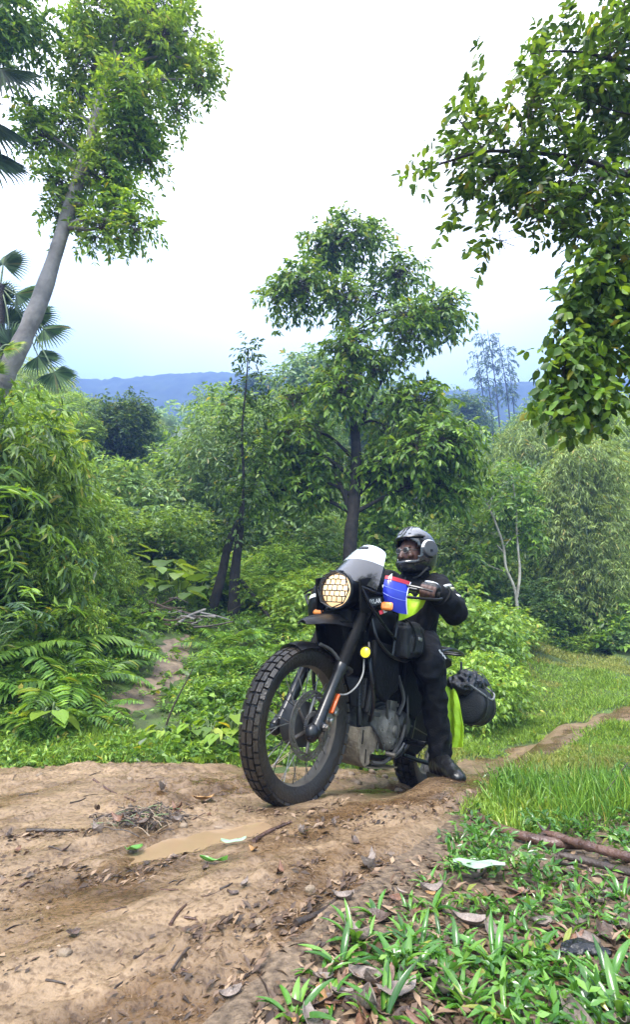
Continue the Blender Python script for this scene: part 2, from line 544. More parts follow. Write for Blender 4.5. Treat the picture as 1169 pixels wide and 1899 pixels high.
# ground: one sheet out to the hills
def _axis(fine_a, fine_b, step, far_a, far_b, grow=1.16):
    mid = list(np.arange(fine_a, fine_b, step)); s = step
    lo, hi = [], []
    x = fine_a
    while x > far_a: s *= grow; x -= s; lo.append(max(x, far_a))
    x, s = mid[-1], step
    while x < far_b: s *= grow; x += s; hi.append(min(x, far_b))
    return np.array(lo[::-1] + mid + hi)
def ground_z(x, y):
    e = np.maximum(poly_sd(TRACK, x, y), poly_sd(PATH, x, y))
    return terrain(x, y) - .05 * smooth(.10, .26, e) * (y < 10)
gx, gy = _axis(-5, 8, .085, -230, 230), _axis(.6, 15, .085, -60, 330)
V, Fq = grid_mesh(gx, gy, ground_z)
me = np_mesh('ground', V, Fq, True)
turf = smooth(.15, -.5, V[:, 0] - .45 * V[:, 1] + .95 + .3 * fbm(V[:, 0] * 2, V[:, 1] * 2, 3)) * smooth(3.2, 3.9, V[:, 1])
turf = np.maximum(turf, smooth(2.4, 3.4, V[:, 1] + .35 * fbm(V[:, 0] * 3, V[:, 1] * 3, 3)))
a = me.attributes.new('turf', 'FLOAT', 'POINT'); a.data.foreach_set('value', turf.astype(np.float32))
tag(link_mesh('ground', me, ground_mat()), 'dark soil and turf of the valley floor and hillside', 'ground', kind='structure')

V1, F1 = grid_mesh(np.arange(-2.9, 1.75, .0145), np.arange(.75, 4.35, .0145), lambda x, y: track_height(x, y)[0], lambda x, y: poly_sd(TRACK, x, y) > -.16)
V2, F2 = grid_mesh(np.arange(.5, 7.0, .04), np.arange(4.32, 11.5, .04), lambda x, y: track_height(x, y)[0], lambda x, y: poly_sd(TRACK, x, y) > -.16)
me = np_mesh('dirt_track', np.concatenate([V1, V2]), np.concatenate([F1, F2 + len(V1)]), True)
tx_, ty_ = np.concatenate([V1, V2])[:, 0], np.concatenate([V1, V2])[:, 1]
al_, ac_ = tx_ * .62 + ty_ * .785, tx_ * .785 - ty_ * .62
ac_ = ac_ + .05 * fbm(tx_ * 1.3, ty_ * 1.3, 2)
damp_rut_shade = smooth(-.15, .5, fbm(ac_ * 4.5, al_ * 1.0, 4) + 1.1 * np.exp(-((ac_ + .25) / .13) ** 2) + 1.0 * np.exp(-((ac_ + .95) / .16) ** 2) - .1)  # damp streaks; ruts also darkened in colour where soft light shades them little
damp_rut_shade = damp_rut_shade * (.55 + .45 * smooth(-.3, .3, fbm(tx_ * 5, ty_ * 5, 3)))
a = me.attributes.new('damp_rut_shade', 'FLOAT', 'POINT'); a.data.foreach_set('value', damp_rut_shade.astype(np.float32))
tag(link_mesh('dirt_track', me, MUD), 'wet muddy dirt track with ruts under the motorcycle', 'dirt track', kind='structure')

def path_z(x, y):
    e = poly_sd(PATH, x, y) + .08 * fbm(x * 4, y * 4, 3)
    return terrain(x, y) - .02 + .03 * smooth(-.03, .12, e) + .012 * fbm(x * 9, y * 9, 3)
pmin, pmax = PATH.min(0) - .2, PATH.max(0) + .2
V, Fq = grid_mesh(np.arange(pmin[0], pmax[0], .03), np.arange(pmin[1], pmax[1], .03), path_z, lambda x, y: poly_sd(PATH, x, y) > -.12)
tag(link_mesh('footpath', np_mesh('footpath', V, Fq, True), mat('path_earth', (.20, .145, .095), .75, col2=(.08, .055, .034), scale=7, bump=.6, bscale=40)), 'pale earth footpath leading up through the ferns', 'footpath', kind='structure')

WATER = mat('muddy_water', (.29, .195, .112), .07, col2=(.24, .16, .09), scale=3, spec=.6, bump=.04, bscale=12)
for poly, lab in ((PUDDLE, 'long shallow puddle of tan muddy water beside the debris pile'),):
    zz = float(np.mean(terrain(poly[:, 0], poly[:, 1])))
    lo, hi = poly.min(0) - .1, poly.max(0) + .1
    pv, pf = grid_mesh(np.arange(lo[0], hi[0], .02), np.arange(lo[1], hi[1], .02), lambda x, y: terrain(x, y) + .0045, lambda x, y: poly_sd(poly, x, y) > -.045)
    tag(link_mesh('puddle', np_mesh('puddle', pv, pf, True), WATER), lab, 'puddle', kind='structure')

# far ridge, wooded
def ridge_z(x, y):
    top = 122.5 + 3.0 * np.sin(x / 38 + 2.6) + 4.0 * fbm(x / 55, y / 300, 2)
    rise = smooth(150, 245, y) * (1 - .6 * smooth(250, 330, y))
    return 30 + (top - 30) * rise + (1.3 * np.abs(fbm(x / 5, y / 5, 3)) + .9 * fbm(x / 2.2, y / 2.2, 2)) * smooth(150, 190, y)
V, Fq = grid_mesh(np.arange(-260, 260, 1.6), np.arange(140, 320, 1.6), ridge_z)
tag(link_mesh('hills', np_mesh('hills', V, Fq, False), mat('far_woods', (.035, .065, .03), .9, col2=(.015, .035, .02), scale=.15)), 'wooded ridge far behind the valley, blue with distance', 'hills', kind='structure')

# ------------------------------------------------------------------ foliage
Zup = np.array([0, 0, 1.0])
# templates: (along, across, up) and faces
LEAF4 = (np.array([(0, 0, 0), (.42, .5, .07), (.5, 0, -.02), (.42, -.5, .07), (1, 0, -.10)]), np.array([(0, 2, 1), (0, 3, 2), (1, 2, 4), (2, 3, 4)]))
LEAF8 = (np.array([(0, 0, 0), (.18, .33, .04), (.22, 0, -.01), (.18, -.33, .04), (.55, .5, .05), (.58, 0, -.03), (.55, -.5, .05), (.85, .28, -.01), (.85, -.28, -.01), (1, 0, -.10)]),
         np.array([(0, 2, 1), (0, 3, 2), (1, 2, 5), (1, 5, 4), (2, 3, 6), (2, 6, 5), (4, 5, 7), (5, 6, 8), (5, 9, 7), (5, 8, 9)]))
LEAF2 = (np.array([(0, 0, 0), (.45, .5, .08), (1, 0, -.06), (.45, -.5, .08)]), np.array([(0, 2, 1), (0, 3, 2)]))
BLADE = (np.array([(0, .35, 0), (0, -.35, 0), (.4, .5, .16), (.4, -.5, .16), (.75, .36, .14), (.75, -.36, .14), (1, 0, 0)]), np.array([(0, 1, 3), (0, 3, 2), (2, 3, 5), (2, 5, 4), (4, 5, 6)]))
TRI = (np.array([(0, .5, 0), (0, -.5, 0), (1, 0, 0)]), np.array([(0, 1, 2)]))

def leaf_rows(pos, d, nrm, ln, wd):
    d = unit(d); nrm = unit(nrm - d * np.sum(nrm * d, -1, keepdims=True)); s = np.cross(nrm, d)
    return pos, d, s, nrm, np.broadcast_to(ln, (len(pos),)).astype(float), np.broadcast_to(wd, (len(pos),)).astype(float)

def leaves_mesh(name, rows, tmpl=LEAF4):
    pos, d, s, n, ln, wd = rows
    T, Fc = tmpl
    V = (pos[:, None] + T[None, :, 0:1] * d[:, None] * ln[:, None, None] + T[None, :, 1:2] * s[:, None] * wd[:, None, None] + T[None, :, 2:3] * n[:, None] * ln[:, None, None])
    Fa = (Fc[None] + (np.arange(len(pos)) * len(T))[:, None, None]).reshape(-1, 3)
    return np_mesh(name, V.reshape(-1, 3), Fa, True)

def cat_rows(*rs):
    return tuple(np.concatenate(c) for c in zip(*rs))

def sub(rows, m):
    return tuple(c[m] for c in rows)

def sprays(rng, C, A, L, pairs, ll, lw, ang=55, droop=.35, jit=.3, ldroop=.25, tip=True, fan=.5):
    """a twig from each C along A with leaves in pairs"""
    n = len(C); A = unit(A)
    L = np.broadcast_to(np.asarray(L, float), (n,))
    t = np.linspace(.15, 1, pairs)
    out = []
    side0 = np.cross(A, Zup) + 1e-4
    side0 = unit(side0 + rng.normal(0, .25, side0.shape))
    items = [(tt, sg) for tt in t for sg in (1, -1)] + ([(1.0, 0)] if tip else [])
    for tt, sg in items:
        tj = np.clip(tt + rng.normal(0, .04, n), .05, 1.02)[:, None]
        P = C + A * L[:, None] * tj - Zup * droop * L[:, None] * tj ** 2
        tan = unit(A - Zup * 2 * droop * tj)
        a = math.radians(ang) if sg else 0.0
        d = tan * math.cos(a) + side0 * (sg * math.sin(a)) + rng.normal(0, jit, (n, 3)) - Zup * ldroop
        nr = Zup + rng.normal(0, fan, (n, 3)) + .25 * tan
        k = rng.uniform(.72, 1.1, n)
        out.append(leaf_rows(P, d, nr, ll * k, lw * k))
    return cat_rows(*out)

def blob_points(rng, blobs):
    """points in ellipsoids, denser near their skin; returns points and outward directions"""
    Ps, As = [], []
    for c, r, n in blobs:
        c, r = np.asarray(c, float), np.asarray(r, float) * np.ones(3)
        u = unit(rng.normal(0, 1, (n, 3)))
        rad = rng.uniform(0, 1, (n, 1)) ** .42
        lump = 1 + .18 * fbm(u[:, 0] * 2.2 + c[0] * 3, u[:, 1] * 2.2 + u[:, 2] * 1.7 + c[2], 2)[:, None]
        Ps.append(c + u * r * rad * lump)
        As.append(unit(u / r))
    return np.concatenate(Ps), np.concatenate(As)

def big_in_view(rows, M=None):
    pos = rows[0] if M is None else rows[0] @ np.array(M)[:3, :3].T + np.array(M)[:3, 3]
    p, d = pix(pos)
    size = rows[4] / np.maximum(d, .1)
    size[(p[:, 0] < 5) | (p[:, 0] > 1164) | (p[:, 1] < 5) | (p[:, 1] > 1894) | (d < .2)] = 0
    return np.argsort(-size)

def single_leaves(rows, mesh, material, parent, name='leaf'):
    if not mesh.materials: mesh.materials.append(material)
    for p, d, s, n, l, w in zip(*rows):
        o = bpy.data.objects.new(name, mesh)
        COL.objects.link(o)
        o.parent = parent
        M = np.eye(4); M[:3, 0] = d * l; M[:3, 1] = s * w; M[:3, 2] = n * l; M[:3, 3] = p
        o.matrix_local = Matrix(M.tolist())
        CHILDREN.setdefault(parent.name, []).append(o)

def unit_leaf(name, tmpl=LEAF8):
    return np_mesh(name, tmpl[0], tmpl[1], True)

# materials of the vegetation
BARK_DARK = mat('dark_bark', (.026, .020, .016), .9, col2=(.008, .007, .006), scale=9, bump=.9, bscale=30)
BARK_GREY = mat('grey_bark', (.27, .24, .22), .75, col2=(.13, .115, .105), scale=5, bump=.6, bscale=26)
BARK_PALE = mat('pale_bark', (.42, .39, .33), .7, col2=(.22, .20, .16), scale=6, bump=.4)
STEM_GREEN = mat('green_stem', (.10, .15, .04), .5, col2=(.05, .08, .025), scale=12)
STEM_BROWN = mat('brown_stem', (.11, .07, .045), .7, col2=(.05, .03, .02), scale=12, bump=.4)
LF_MID = leaf_mat('leaves_mid', (.030, .068, .012), (.092, .18, .022), (.21, .33, .042))
LF_DARK = leaf_mat('leaves_dark', (.018, .042, .012), (.052, .105, .022), (.12, .20, .036))
LF_BRIGHT = leaf_mat('leaves_bright', (.055, .12, .012), (.145, .27, .022), (.28, .42, .05))
LF_YELLOW = leaf_mat('leaves_yellowish', (.07, .13, .015), (.16, .27, .025), (.30, .40, .05))
LF_BLUE = leaf_mat('leaves_bluish', (.035, .08, .035), (.085, .17, .07), (.16, .27, .12), rough=.35)
LF_OLIVE = leaf_mat('leaves_olive', (.055, .080, .022), (.13, .185, .048), (.24, .31, .085), rough=.55)
FR_MID = leaf_mat('forest_leaves_mid', (.05, .10, .022), (.13, .23, .045), (.26, .38, .075))
FR_DARK = leaf_mat('forest_leaves_dark', (.03, .065, .02), (.08, .15, .04), (.17, .26, .06))
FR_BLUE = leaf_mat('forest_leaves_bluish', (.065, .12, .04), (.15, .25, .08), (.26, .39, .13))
FR_BRIGHT = leaf_mat('forest_leaves_bright', (.09, .16, .025), (.20, .33, .05), (.34, .48, .08))
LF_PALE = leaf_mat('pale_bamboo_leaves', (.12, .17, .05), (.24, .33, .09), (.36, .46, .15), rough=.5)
LF_BAMBOO = leaf_mat('bamboo_leaves', (.07, .09, .028), (.16, .21, .06), (.28, .35, .12), rough=.5)
LF_FERN = leaf_mat('fern_leaves', (.035, .085, .012), (.095, .20, .025), (.20, .33, .05))
LF_GRASS = leaf_mat('grass_blades', (.07, .13, .018), (.16, .26, .03), (.28, .40, .06), trans=.3)
LF_WET = leaf_mat('wet_grass_blades', (.03, .095, .015), (.075, .20, .025), (.17, .33, .05), rough=.22, trans=.25, spec=.6)

def wood(name, paths, material, parent, n=9, rough=.06, seed=0):
    """trunk or limbs: each path is (points, r0, r1)"""
    mb = MB(); rng = np.random.RandomState(seed)
    for pts, r0, r1 in paths:
        P = curve(pts, max(8, 5 * len(pts)))
        r = np.linspace(r0, r1, len(P)) * (1 + rough * rng.normal(0, 1, len(P)))
        mb.tube(P, r, n)
    return mb.build(name, material, parent, smooth_deg=70)

def tree(name, label, cat, base, trunk, r0, r1, blobs, leafmat, seed, per=4, twig=.45, ll=.16, lw=.06, group=None, barkmat=None, limb_r=.35, singles=0, tmpl=LEAF4, droop=.35, ang=55, ldroop=.3, extra=(), outw=.8, limbs=True, mat2=None, twigs=False):
    """trunk: points relative to the base; blobs: the clumps of the crown, (centre, radii, twigs)"""
    rng = np.random.RandomState(seed)
    root = empty(name, base, 0, label, cat, group)
    T = curve(trunk, 20)
    wood('trunk', [(trunk, r0, r1)] + list(extra), barkmat or BARK_DARK, root, 12, .05, seed)
    if limbs:
        for c, r, n in blobs:
            c = np.asarray(c, float)
            zc = c[2] - .35 * np.max(r) - .25 * np.hypot(*(c[:2] - T[-1][:2]))
            k = int(np.argmin(np.abs(T[:, 2] - zc)))
            a = T[min(k, len(T) - 2)]
            mid = (a + c) / 2 + np.array([0, 0, .12 * np.linalg.norm(c - a)]) + rng.normal(0, .06, 3)
            rr = (r0 + (r1 - r0) * k / len(T)) * limb_r
            wood('limb', [([a, mid, c + rng.normal(0, .05, 3)], rr, rr * .3)], barkmat or BARK_DARK, root, 7, .05, seed)
    C, A = blob_points(rng, blobs)
    A = unit(A * outw + rng.normal(0, .5, A.shape) + Zup * .1)
    rows = sprays(rng, C, A, twig * rng.uniform(.7, 1.2, len(C)), per, ll, lw, ang, droop, .25, ldroop)
    if singles:
        order = big_in_view((rows[0] + np.asarray(base),) + rows[1:])[:singles]
        m = np.zeros(len(rows[0]), bool); m[order] = True
        single_leaves(sub(rows, m), unit_leaf('leaf'), leafmat, root)
        rows = sub(rows, ~m)
    if mat2 is not None:                                    # older, darker sprigs among the younger ones
        q = np.round(rows[0] / .22) * .22
        old = fbm(q[:, 0] * 1.9 + q[:, 2] * 1.3 + seed, q[:, 1] * 1.7 - q[:, 2] * 2.1, 2) > .12
        tag(link_mesh('crown', leaves_mesh('crown', sub(rows, old), tmpl), mat2, root), kind='stuff')
        rows = sub(rows, ~old)
    if twigs:
        tw = leaf_rows(C - A * twig * .9, A + rng.normal(0, .12, A.shape), rng.normal(0, 1, A.shape), twig * 1.7, ll * .075)
        tag(link_mesh('twigs', leaves_mesh('twigs', cat_rows(tw, leaf_rows(tw[0], tw[1], tw[2], tw[4], tw[5])), TRI), STEM_BROWN, root), kind='stuff')
    tag(link_mesh('crown', leaves_mesh('crown', rows, tmpl), leafmat, root), kind='stuff')
    return root

# ------------------------------------------------------------------ the forest on the hillside
def forest_proto(kind, seed):
    rng = np.random.RandomState(seed)
    if kind == 'round':
        bl = [((rng.uniform(-1.6, 1.6), rng.uniform(-1.4, 1.4), rng.uniform(2.6, 6.2)), (1.25, 1.25, .95), 190) for _ in range(11)] + [((0, 0, 5.4), (1.5, 1.5, 1.4), 260)]
        kw = dict(per=3, twig=.42, ll=.26, lw=.11)
    elif kind == 'tall':
        bl = [((rng.uniform(-.9, .9), rng.uniform(-.9, .9), z), (1.15 - .05 * z, 1.15 - .05 * z, .8), 170) for z in np.linspace(1.8, 8.6, 13)]
        kw = dict(per=3, twig=.4, ll=.24, lw=.09)
    elif kind == 'spreading':
        bl = [((2.3 * math.cos(a), 2.3 * math.sin(a), 4.6 + .5 * math.sin(3 * a)), (1.2, 1.2, .55), 190) for a in np.linspace(0, 6.28, 8)[:-1]] + [((0, 0, 5.5), (1.5, 1.5, .7), 240), ((.6, -.8, 3.2), (1.2, 1.2, .7), 150)]
        kw = dict(per=4, twig=.5, ll=.22, lw=.08)
    elif kind == 'feathery':
        bl = [((rng.uniform(-1.7, 1.7), rng.uniform(-1.5, 1.5), rng.uniform(1.8, 5.4)), (1.0, 1.0, .8), 170) for _ in range(11)]
        kw = dict(per=5, twig=.7, ll=.24, lw=.045, droop=.6, ldroop=.6)
    else:                                                  # bush
        bl = [((rng.uniform(-1.1, 1.1), rng.uniform(-1., 1.), rng.uniform(.5, 1.7)), (.75, .75, .6), 130) for _ in range(8)]
        kw = dict(per=3, twig=.34, ll=.17, lw=.075)
    return bl, kw

FOREST_KINDS = [
    ('broadleaf_tree', 'round', FR_MID, 'round mid green broadleaf tree'),
    ('broadleaf_tree', 'round', FR_DARK, 'dense dark green broadleaf tree'),
    ('slender_tree', 'tall', FR_MID, 'tall narrow tree wrapped in leaves'),
    ('spreading_tree', 'spreading', FR_BRIGHT, 'light green spreading tree in tiers'),
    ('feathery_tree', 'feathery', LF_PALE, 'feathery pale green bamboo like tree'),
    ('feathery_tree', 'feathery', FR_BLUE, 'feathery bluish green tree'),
    ('slender_tree', 'tall', FR_DARK, 'tall dark narrow tree'),
]
FAR = (0, -500, -500)
protos = []
for i, (nm, kd, lm, lab) in enumerate(FOREST_KINDS):
    bl, kw = forest_proto(kd, 100 + i)
    top = max(c[2] for c, r, n in bl)
    t = tree(nm, lab, 'tree', (0, 0, 0), [(0, 0, -.6), (.1, 0, top * .4), (-.05, .1, top * .95)], .16, .05, bl, lm, 200 + i, group='trees on the hillside', limbs=False, tmpl=LEAF2, **kw)
    protos.append([t, 0, top])
bl, kw = forest_proto('bush', 140)
BUSHES = []
for i, (lm, lab) in enumerate(((FR_BRIGHT, 'bright green leafy bush in the undergrowth below the forest'), (FR_MID, 'mid green leafy bush in the undergrowth below the forest'), (FR_BLUE, 'bluish green leafy bush in the undergrowth below the forest'))):
    bl, kw = forest_proto('bush', 140 + i)
    BUSHES.append([tree('leafy_bush', lab, 'bush', (0, 0, 0), [(0, 0, -.3), (0, .05, .5), (.05, 0, 1.2)], .04, .015, bl, lm, 150 + i, group='bushes below the forest', limbs=False, tmpl=LEAF4, **kw), 0])

def place(entry, loc, rz, sc, sz=None):
    o = entry[0] if entry[1] == 0 else copy_tree(entry[0])
    entry[1] += 1
    o.location = tuple(float(c) for c in loc)
    o.rotation_euler = (0, 0, rz)
    o.scale = (sc, sc, sz or sc)
    return o

def where(p):
    u = float(pix(np.asarray(p, float))[0][0])
    return ('at the left edge' if u < 110 else 'above the footpath' if u < 300 else 'near the forked slender tree' if u < 500 else 'behind the middle tree' if u < 790 else 'right of the rider' if u < 980 else 'at the right edge')
def row_name(y):
    return 'low on the hillside' if y < 22 else 'halfway up the misty hillside' if y < 42 else 'high'

rf = np.random.RandomState(31)
row_y = [14.5, 17, 20, 24.5, 30, 37, 46, 57, 70]
for k, Y in enumerate(row_y):
    step = 2.3 + .08 * Y
    half = .66 * Y + 2
    for x in np.arange(-half, half, step):
        xx, yy = x + rf.uniform(-.4, .4) * step, Y + rf.uniform(-.14, .14) * Y
        r = xx / yy
        if yy < 15 and r > .02: continue                    # the lawn
        if yy < 19 and .2 < r: continue
        if yy < 17 and -.02 < r < .14: continue
        j = rf.choice(7, p=[.26, .12, .12, .14, .16, .14, .06])
        want = (2.9 + .058 * yy) * rf.uniform(.75, 1.25)
        b_ = np.array([xx, yy, float(terrain(xx, yy))])
        u_ = float(pix(b_ + Zup * 3)[0][0])
        vmax = np.interp(u_, [0, 110, 160, 430, 480, 800, 850, 990, 1040], [640, 690, 745, 745, 705, 705, 750, 750, 715]) + rf.uniform(0, 1) * 62
        want = min(want, float(at(u_, vmax, yy)[2] - b_[2]) / 1.08)
        if want < 1.6: continue
        sc = want / protos[j][2]
        o = place(protos[j], (xx, yy, float(terrain(xx, yy)) - .1), rf.uniform(0, 6.28), sc * rf.uniform(.95, 1.25), sc)
        o['label'] = FOREST_KINDS[j][3] + ' ' + row_name(yy) + ', ' + where((xx, yy, float(terrain(xx, yy)) + 2))
for _ in range(80):
    Y = rf.uniform(8.2, 19)
    r = rf.uniform(-.62, .62)
    x = r * Y
    if r > .10 and Y < 15.5: continue
    if r < -.03 and r > -.36 and Y < 8.9: continue          # keep the footpath and its brush pile in view
    bk = rf.choice(3, p=[.42, .38, .2])
    o = place(BUSHES[bk], (x, Y, float(terrain(x, Y)) - .08), rf.uniform(0, 6.28), rf.uniform(.5, .95) * (.55 + .03 * Y), rf.uniform(.4, .7) * (.5 + .035 * Y))
    o['label'] = ('bright green', 'mid green', 'bluish green')[bk] + ' leafy bush ' + ('below' if Y < 12 else 'among') + ' the forest trees, ' + where((x, Y, float(terrain(x, Y)) + .5))

# far forest seen as one mass above the last trees
rng = np.random.RandomState(5)
n = 7000
yy = rng.uniform(74, 138, n); xx = rng.uniform(-.75, .75, n) * yy
C = np.stack([xx, yy, terrain(xx, yy) + np.abs(rng.normal(0, 1, n)) * 3.2 + 1.5 * fbm(xx / 6, yy / 6, 2)], 1)
pu = pix(C)[0]
C = C[pu[:, 1] > np.interp(pu[:, 0], [0, 110, 160, 430, 480, 800, 850, 990, 1040], [660, 700, 752, 752, 720, 720, 758, 758, 730])]
rows = sprays(rng, C, rng.normal(0, 1, (len(C), 3)) + Zup * .6, 1.5, 3, 1.1, .55)
tag(link_mesh('forest', leaves_mesh('forest', rows, LEAF2), FR_MID), 'far forest seen as one hazy mass high on the hillside', 'forest', kind='stuff')

# ------------------------------------------------------------------ trees that stand out
def blobs_px(base, items, Y, mpp=None):
    """crown clumps given where they are seen: (u, v, ru, rv, twigs, dY)"""
    out = []
    for u, v, ru, rv, n, dY in items:
        P = at(u, v, Y + dY)
        d = float(pix(P)[1])
        k = d / F_PX
        out.append((P - base, np.array([ru * k, (ru + rv) * .5 * k, rv * k]), n))
    return out

def path_px(base, pts, Y):
    return [tuple(at(u, v, Y + (p[0] if p else 0)) - base) for u, v, *p in pts]

# the tree in the middle, behind the rider
b = col_at(648, 9.6, .1)
mid_blobs = [(u, v, ru * (.68 if v < 690 else .86), rv * (.62 if v < 690 else .80), int(n * (.95 if v < 690 else 1.25)), dy) for u, v, ru, rv, n, dy in [(640, 440, 68, 48, 150, 0), (600, 470, 50, 45, 90, .3), (690, 440, 34, 30, 60, .2), (560, 525, 55, 55, 120, -.3), (520, 548, 36, 38, 70, 0), (745, 505, 40, 42, 90, .2), (700, 545, 58, 45, 55, .5), (640, 545, 50, 50, 80, -.5),
             (800, 580, 58, 42, 130, 0), (752, 600, 52, 48, 100, -.4), (832, 575, 30, 28, 50, 0), (650, 640, 46, 48, 110, -.4), (690, 680, 34, 36, 60, 0), (632, 720, 44, 40, 90, -.4), (740, 650, 36, 34, 30, .4),
             (555, 800, 66, 34, 110, 0), (505, 850, 42, 44, 90, .2), (590, 865, 60, 36, 110, .3), (545, 740, 46, 22, 40, .4), (720, 790, 44, 30, 60, .5), (705, 868, 48, 32, 90, .2), (775, 745, 62, 38, 120, 0), (800, 820, 72, 52, 170, -.4),
             (855, 830, 42, 50, 110, 0), (760, 890, 62, 46, 120, .2), (830, 900, 46, 42, 90, 0), (480, 905, 40, 36, 60, .3), (570, 905, 46, 30, 60, .2)]]
tree('broadleaf_tree', 'tall broadleaf tree with a dark trunk standing directly behind the motorcycle', 'tree', b,
     [(0, 0, -.3)] + path_px(b, [(650, 1010), (657, 940), (661, 850), (658, 770), (662, 715), (650, 640), (640, 560)], 9.6)[0:], .14, .04,
     blobs_px(b, mid_blobs, 9.6), LF_BRIGHT, 11, mat2=LF_MID, twigs=True, per=4, twig=.36, ll=.165, lw=.062, singles=300, ldroop=.45, droop=.45, limb_r=.42, barkmat=BARK_DARK,
     extra=[(path_px(b, [(652, 960, .1), (640, 920, 0), (622, 880, 0)], 9.6), .07, .03), (path_px(b, [(661, 800), (690, 740, .1), (740, 650, .2)], 9.6), .05, .02)])

# the leaning tree at the left edge
b = col_at(-70, 5.4, .1)
lean_blobs = [(u, v, ru * .66, rv * .64, int(n * .82), dy) for u, v, ru, rv, n, dy in [(250, 60, 80, 70, 190, 0), (310, 110, 60, 80, 190, .2), (300, 0, 70, 60, 110, 0), (180, 20, 70, 60, 110, -.2), (170, 120, 70, 50, 150, 0), (240, 170, 70, 55, 150, -.3), (120, 230, 62, 40, 110, .1), (75, 255, 40, 34, 70, 0), (230, 250, 58, 50, 130, 0),
              (275, 290, 34, 40, 60, .2), (190, 330, 52, 50, 110, .1), (110, 340, 40, 40, 70, 0), (120, 395, 46, 36, 70, .1), (230, 380, 46, 44, 100, .1), (190, 425, 40, 26, 60, 0), (250, 420, 32, 22, 40, 0), (350, 60, 24, 60, 50, .1), (372, 150, 26, 26, 50, .1), (330, 200, 24, 40, 40, .2), (150, 60, 40, 40, 60, 0), (60, 215, 30, 24, 40, .1), (385, 120, 22, 30, 40, .1), (205, 290, 40, 36, 60, 0), (150, 300, 40, 30, 50, .2), (265, 230, 36, 36, 50, .1), (150, 180, 40, 36, 60, .2), (290, 60, 50, 50, 90, -.2), (240, -10, 60, 40, 90, 0)]]
tree('leaning_tree', 'leaning tree with a smooth pale grey trunk at the edge of the bank', 'tree', b,
     [(0, 0, -.3)] + path_px(b, [(-30, 790), (0, 715), (42, 630), (78, 545), (112, 440), (138, 355), (165, 275), (185, 190), (215, 100)], 5.4), .115, .055,
     blobs_px(b, lean_blobs, 5.4), FR_BRIGHT, 12, per=5, twig=.22, ll=.098, lw=.036, singles=250, mat2=LF_BRIGHT, twigs=True, barkmat=BARK_GREY, limb_r=.4, ldroop=.1)

# foliage of another tree reaching in at the top left corner
b = col_at(-420, 5.0, .1)
tree('broadleaf_tree', 'tree reaching in at the top corner beside the leaning tree', 'tree', b, [(0, 0, -.3)] + path_px(b, [(-300, 600), (-200, 300), (-110, 90), (-60, 30)], 5.0), .12, .05,
     blobs_px(b, [(10, 20, 60, 50, 110, 0), (-40, 80, 60, 50, 90, 0), (40, 60, 30, 40, 50, .1), (80, 40, 30, 60, 30, .2), (-60, 0, 80, 80, 120, 0)], 5.0), LF_MID, 13, per=4, twig=.26, ll=.12, lw=.045)

# the near tree on the right: a branch of big leaflets and a curtain of leaves hanging from it
b = np.array([2.75, 2.9, float(terrain(2.75, 2.9)) - .1])
near_blobs = [(u, v, ru * .86, rv * .8, int(n * 1.0), dy) for u, v, ru, rv, n, dy in [(850, 235, 40, 36, 9, 0), (835, 295, 42, 34, 10, -.1), (890, 195, 34, 40, 8, .1), (905, 260, 46, 44, 16, 0), (920, 330, 52, 44, 20, .1), (870, 385, 30, 30, 6, 0), (960, 270, 52, 56, 26, .1), (1000, 115, 40, 34, 10, 0), (1050, 95, 46, 40, 16, .1), (1010, 190, 52, 44, 22, -.1),
              (1080, 180, 60, 60, 44, .1), (1130, 100, 50, 60, 44, 0), (1165, 60, 40, 50, 30, .1), (1150, 200, 50, 70, 44, .2), (990, 375, 56, 44, 24, 0), (930, 440, 40, 26, 8, .1), (1070, 330, 66, 58, 44, 0), (1140, 330, 50, 60, 40, .2), (1080, 410, 50, 40, 26, .1), (1230, 200, 70, 140, 60, .2)]]
hang_blobs = [(u, v, ru * .86, rv * .8, int(n * 1.0), dy) for u, v, ru, rv, n, dy in [(1130, 440, 50, 34, 40, 0), (1100, 500, 46, 40, 44, 0), (1150, 510, 40, 50, 36, .1), (1075, 570, 36, 46, 44, .05), (1125, 590, 46, 52, 36, .1), (1050, 645, 32, 40, 40, 0), (1100, 660, 46, 42, 34, .1), (1045, 715, 34, 32, 32, 0), (1100, 715, 40, 30, 22, .1), (1150, 650, 26, 50, 20, .15), (1200, 560, 50, 120, 50, .1)]]
root = tree('branching_tree', 'near tree reaching in with big oval leaves and a hanging leafy curtain', 'tree', b,
     [(0, 0, 0), (.02, 0, 1.2), (-.15, -.1, 2.4), (-.3, -.3, 3.3)], .13, .05,
     blobs_px(b, near_blobs, 2.45), LF_MID, 14, mat2=LF_DARK, twigs=True, per=6, twig=.18, ll=.058, lw=.028, singles=220, tmpl=LEAF8, ldroop=.15, droop=.3, ang=62, limbs=False, barkmat=BARK_DARK)
wood('limb', [(path_px(b, [(1420, 420, .3), (1300, 370, .1), (1169, 325), (1080, 296), (1000, 284), (900, 281), (830, 300), (765, 322)], 2.45), .020, .004)], BARK_DARK, root, 7, .05, 3)
wood('limb', [(path_px(b, [(1400, 300, .2), (1240, 180, .1), (1130, 110), (1040, 95), (985, 100)], 2.45), .016, .003)], BARK_DARK, root, 7, .05, 4)
wood('limb', [(path_px(b, [(1420, 420, .2), (1260, 390, .1), (1150, 430), (1090, 540), (1055, 650), (1040, 730)], 2.45), .012, .003)], BARK_DARK, root, 7, .05, 5)
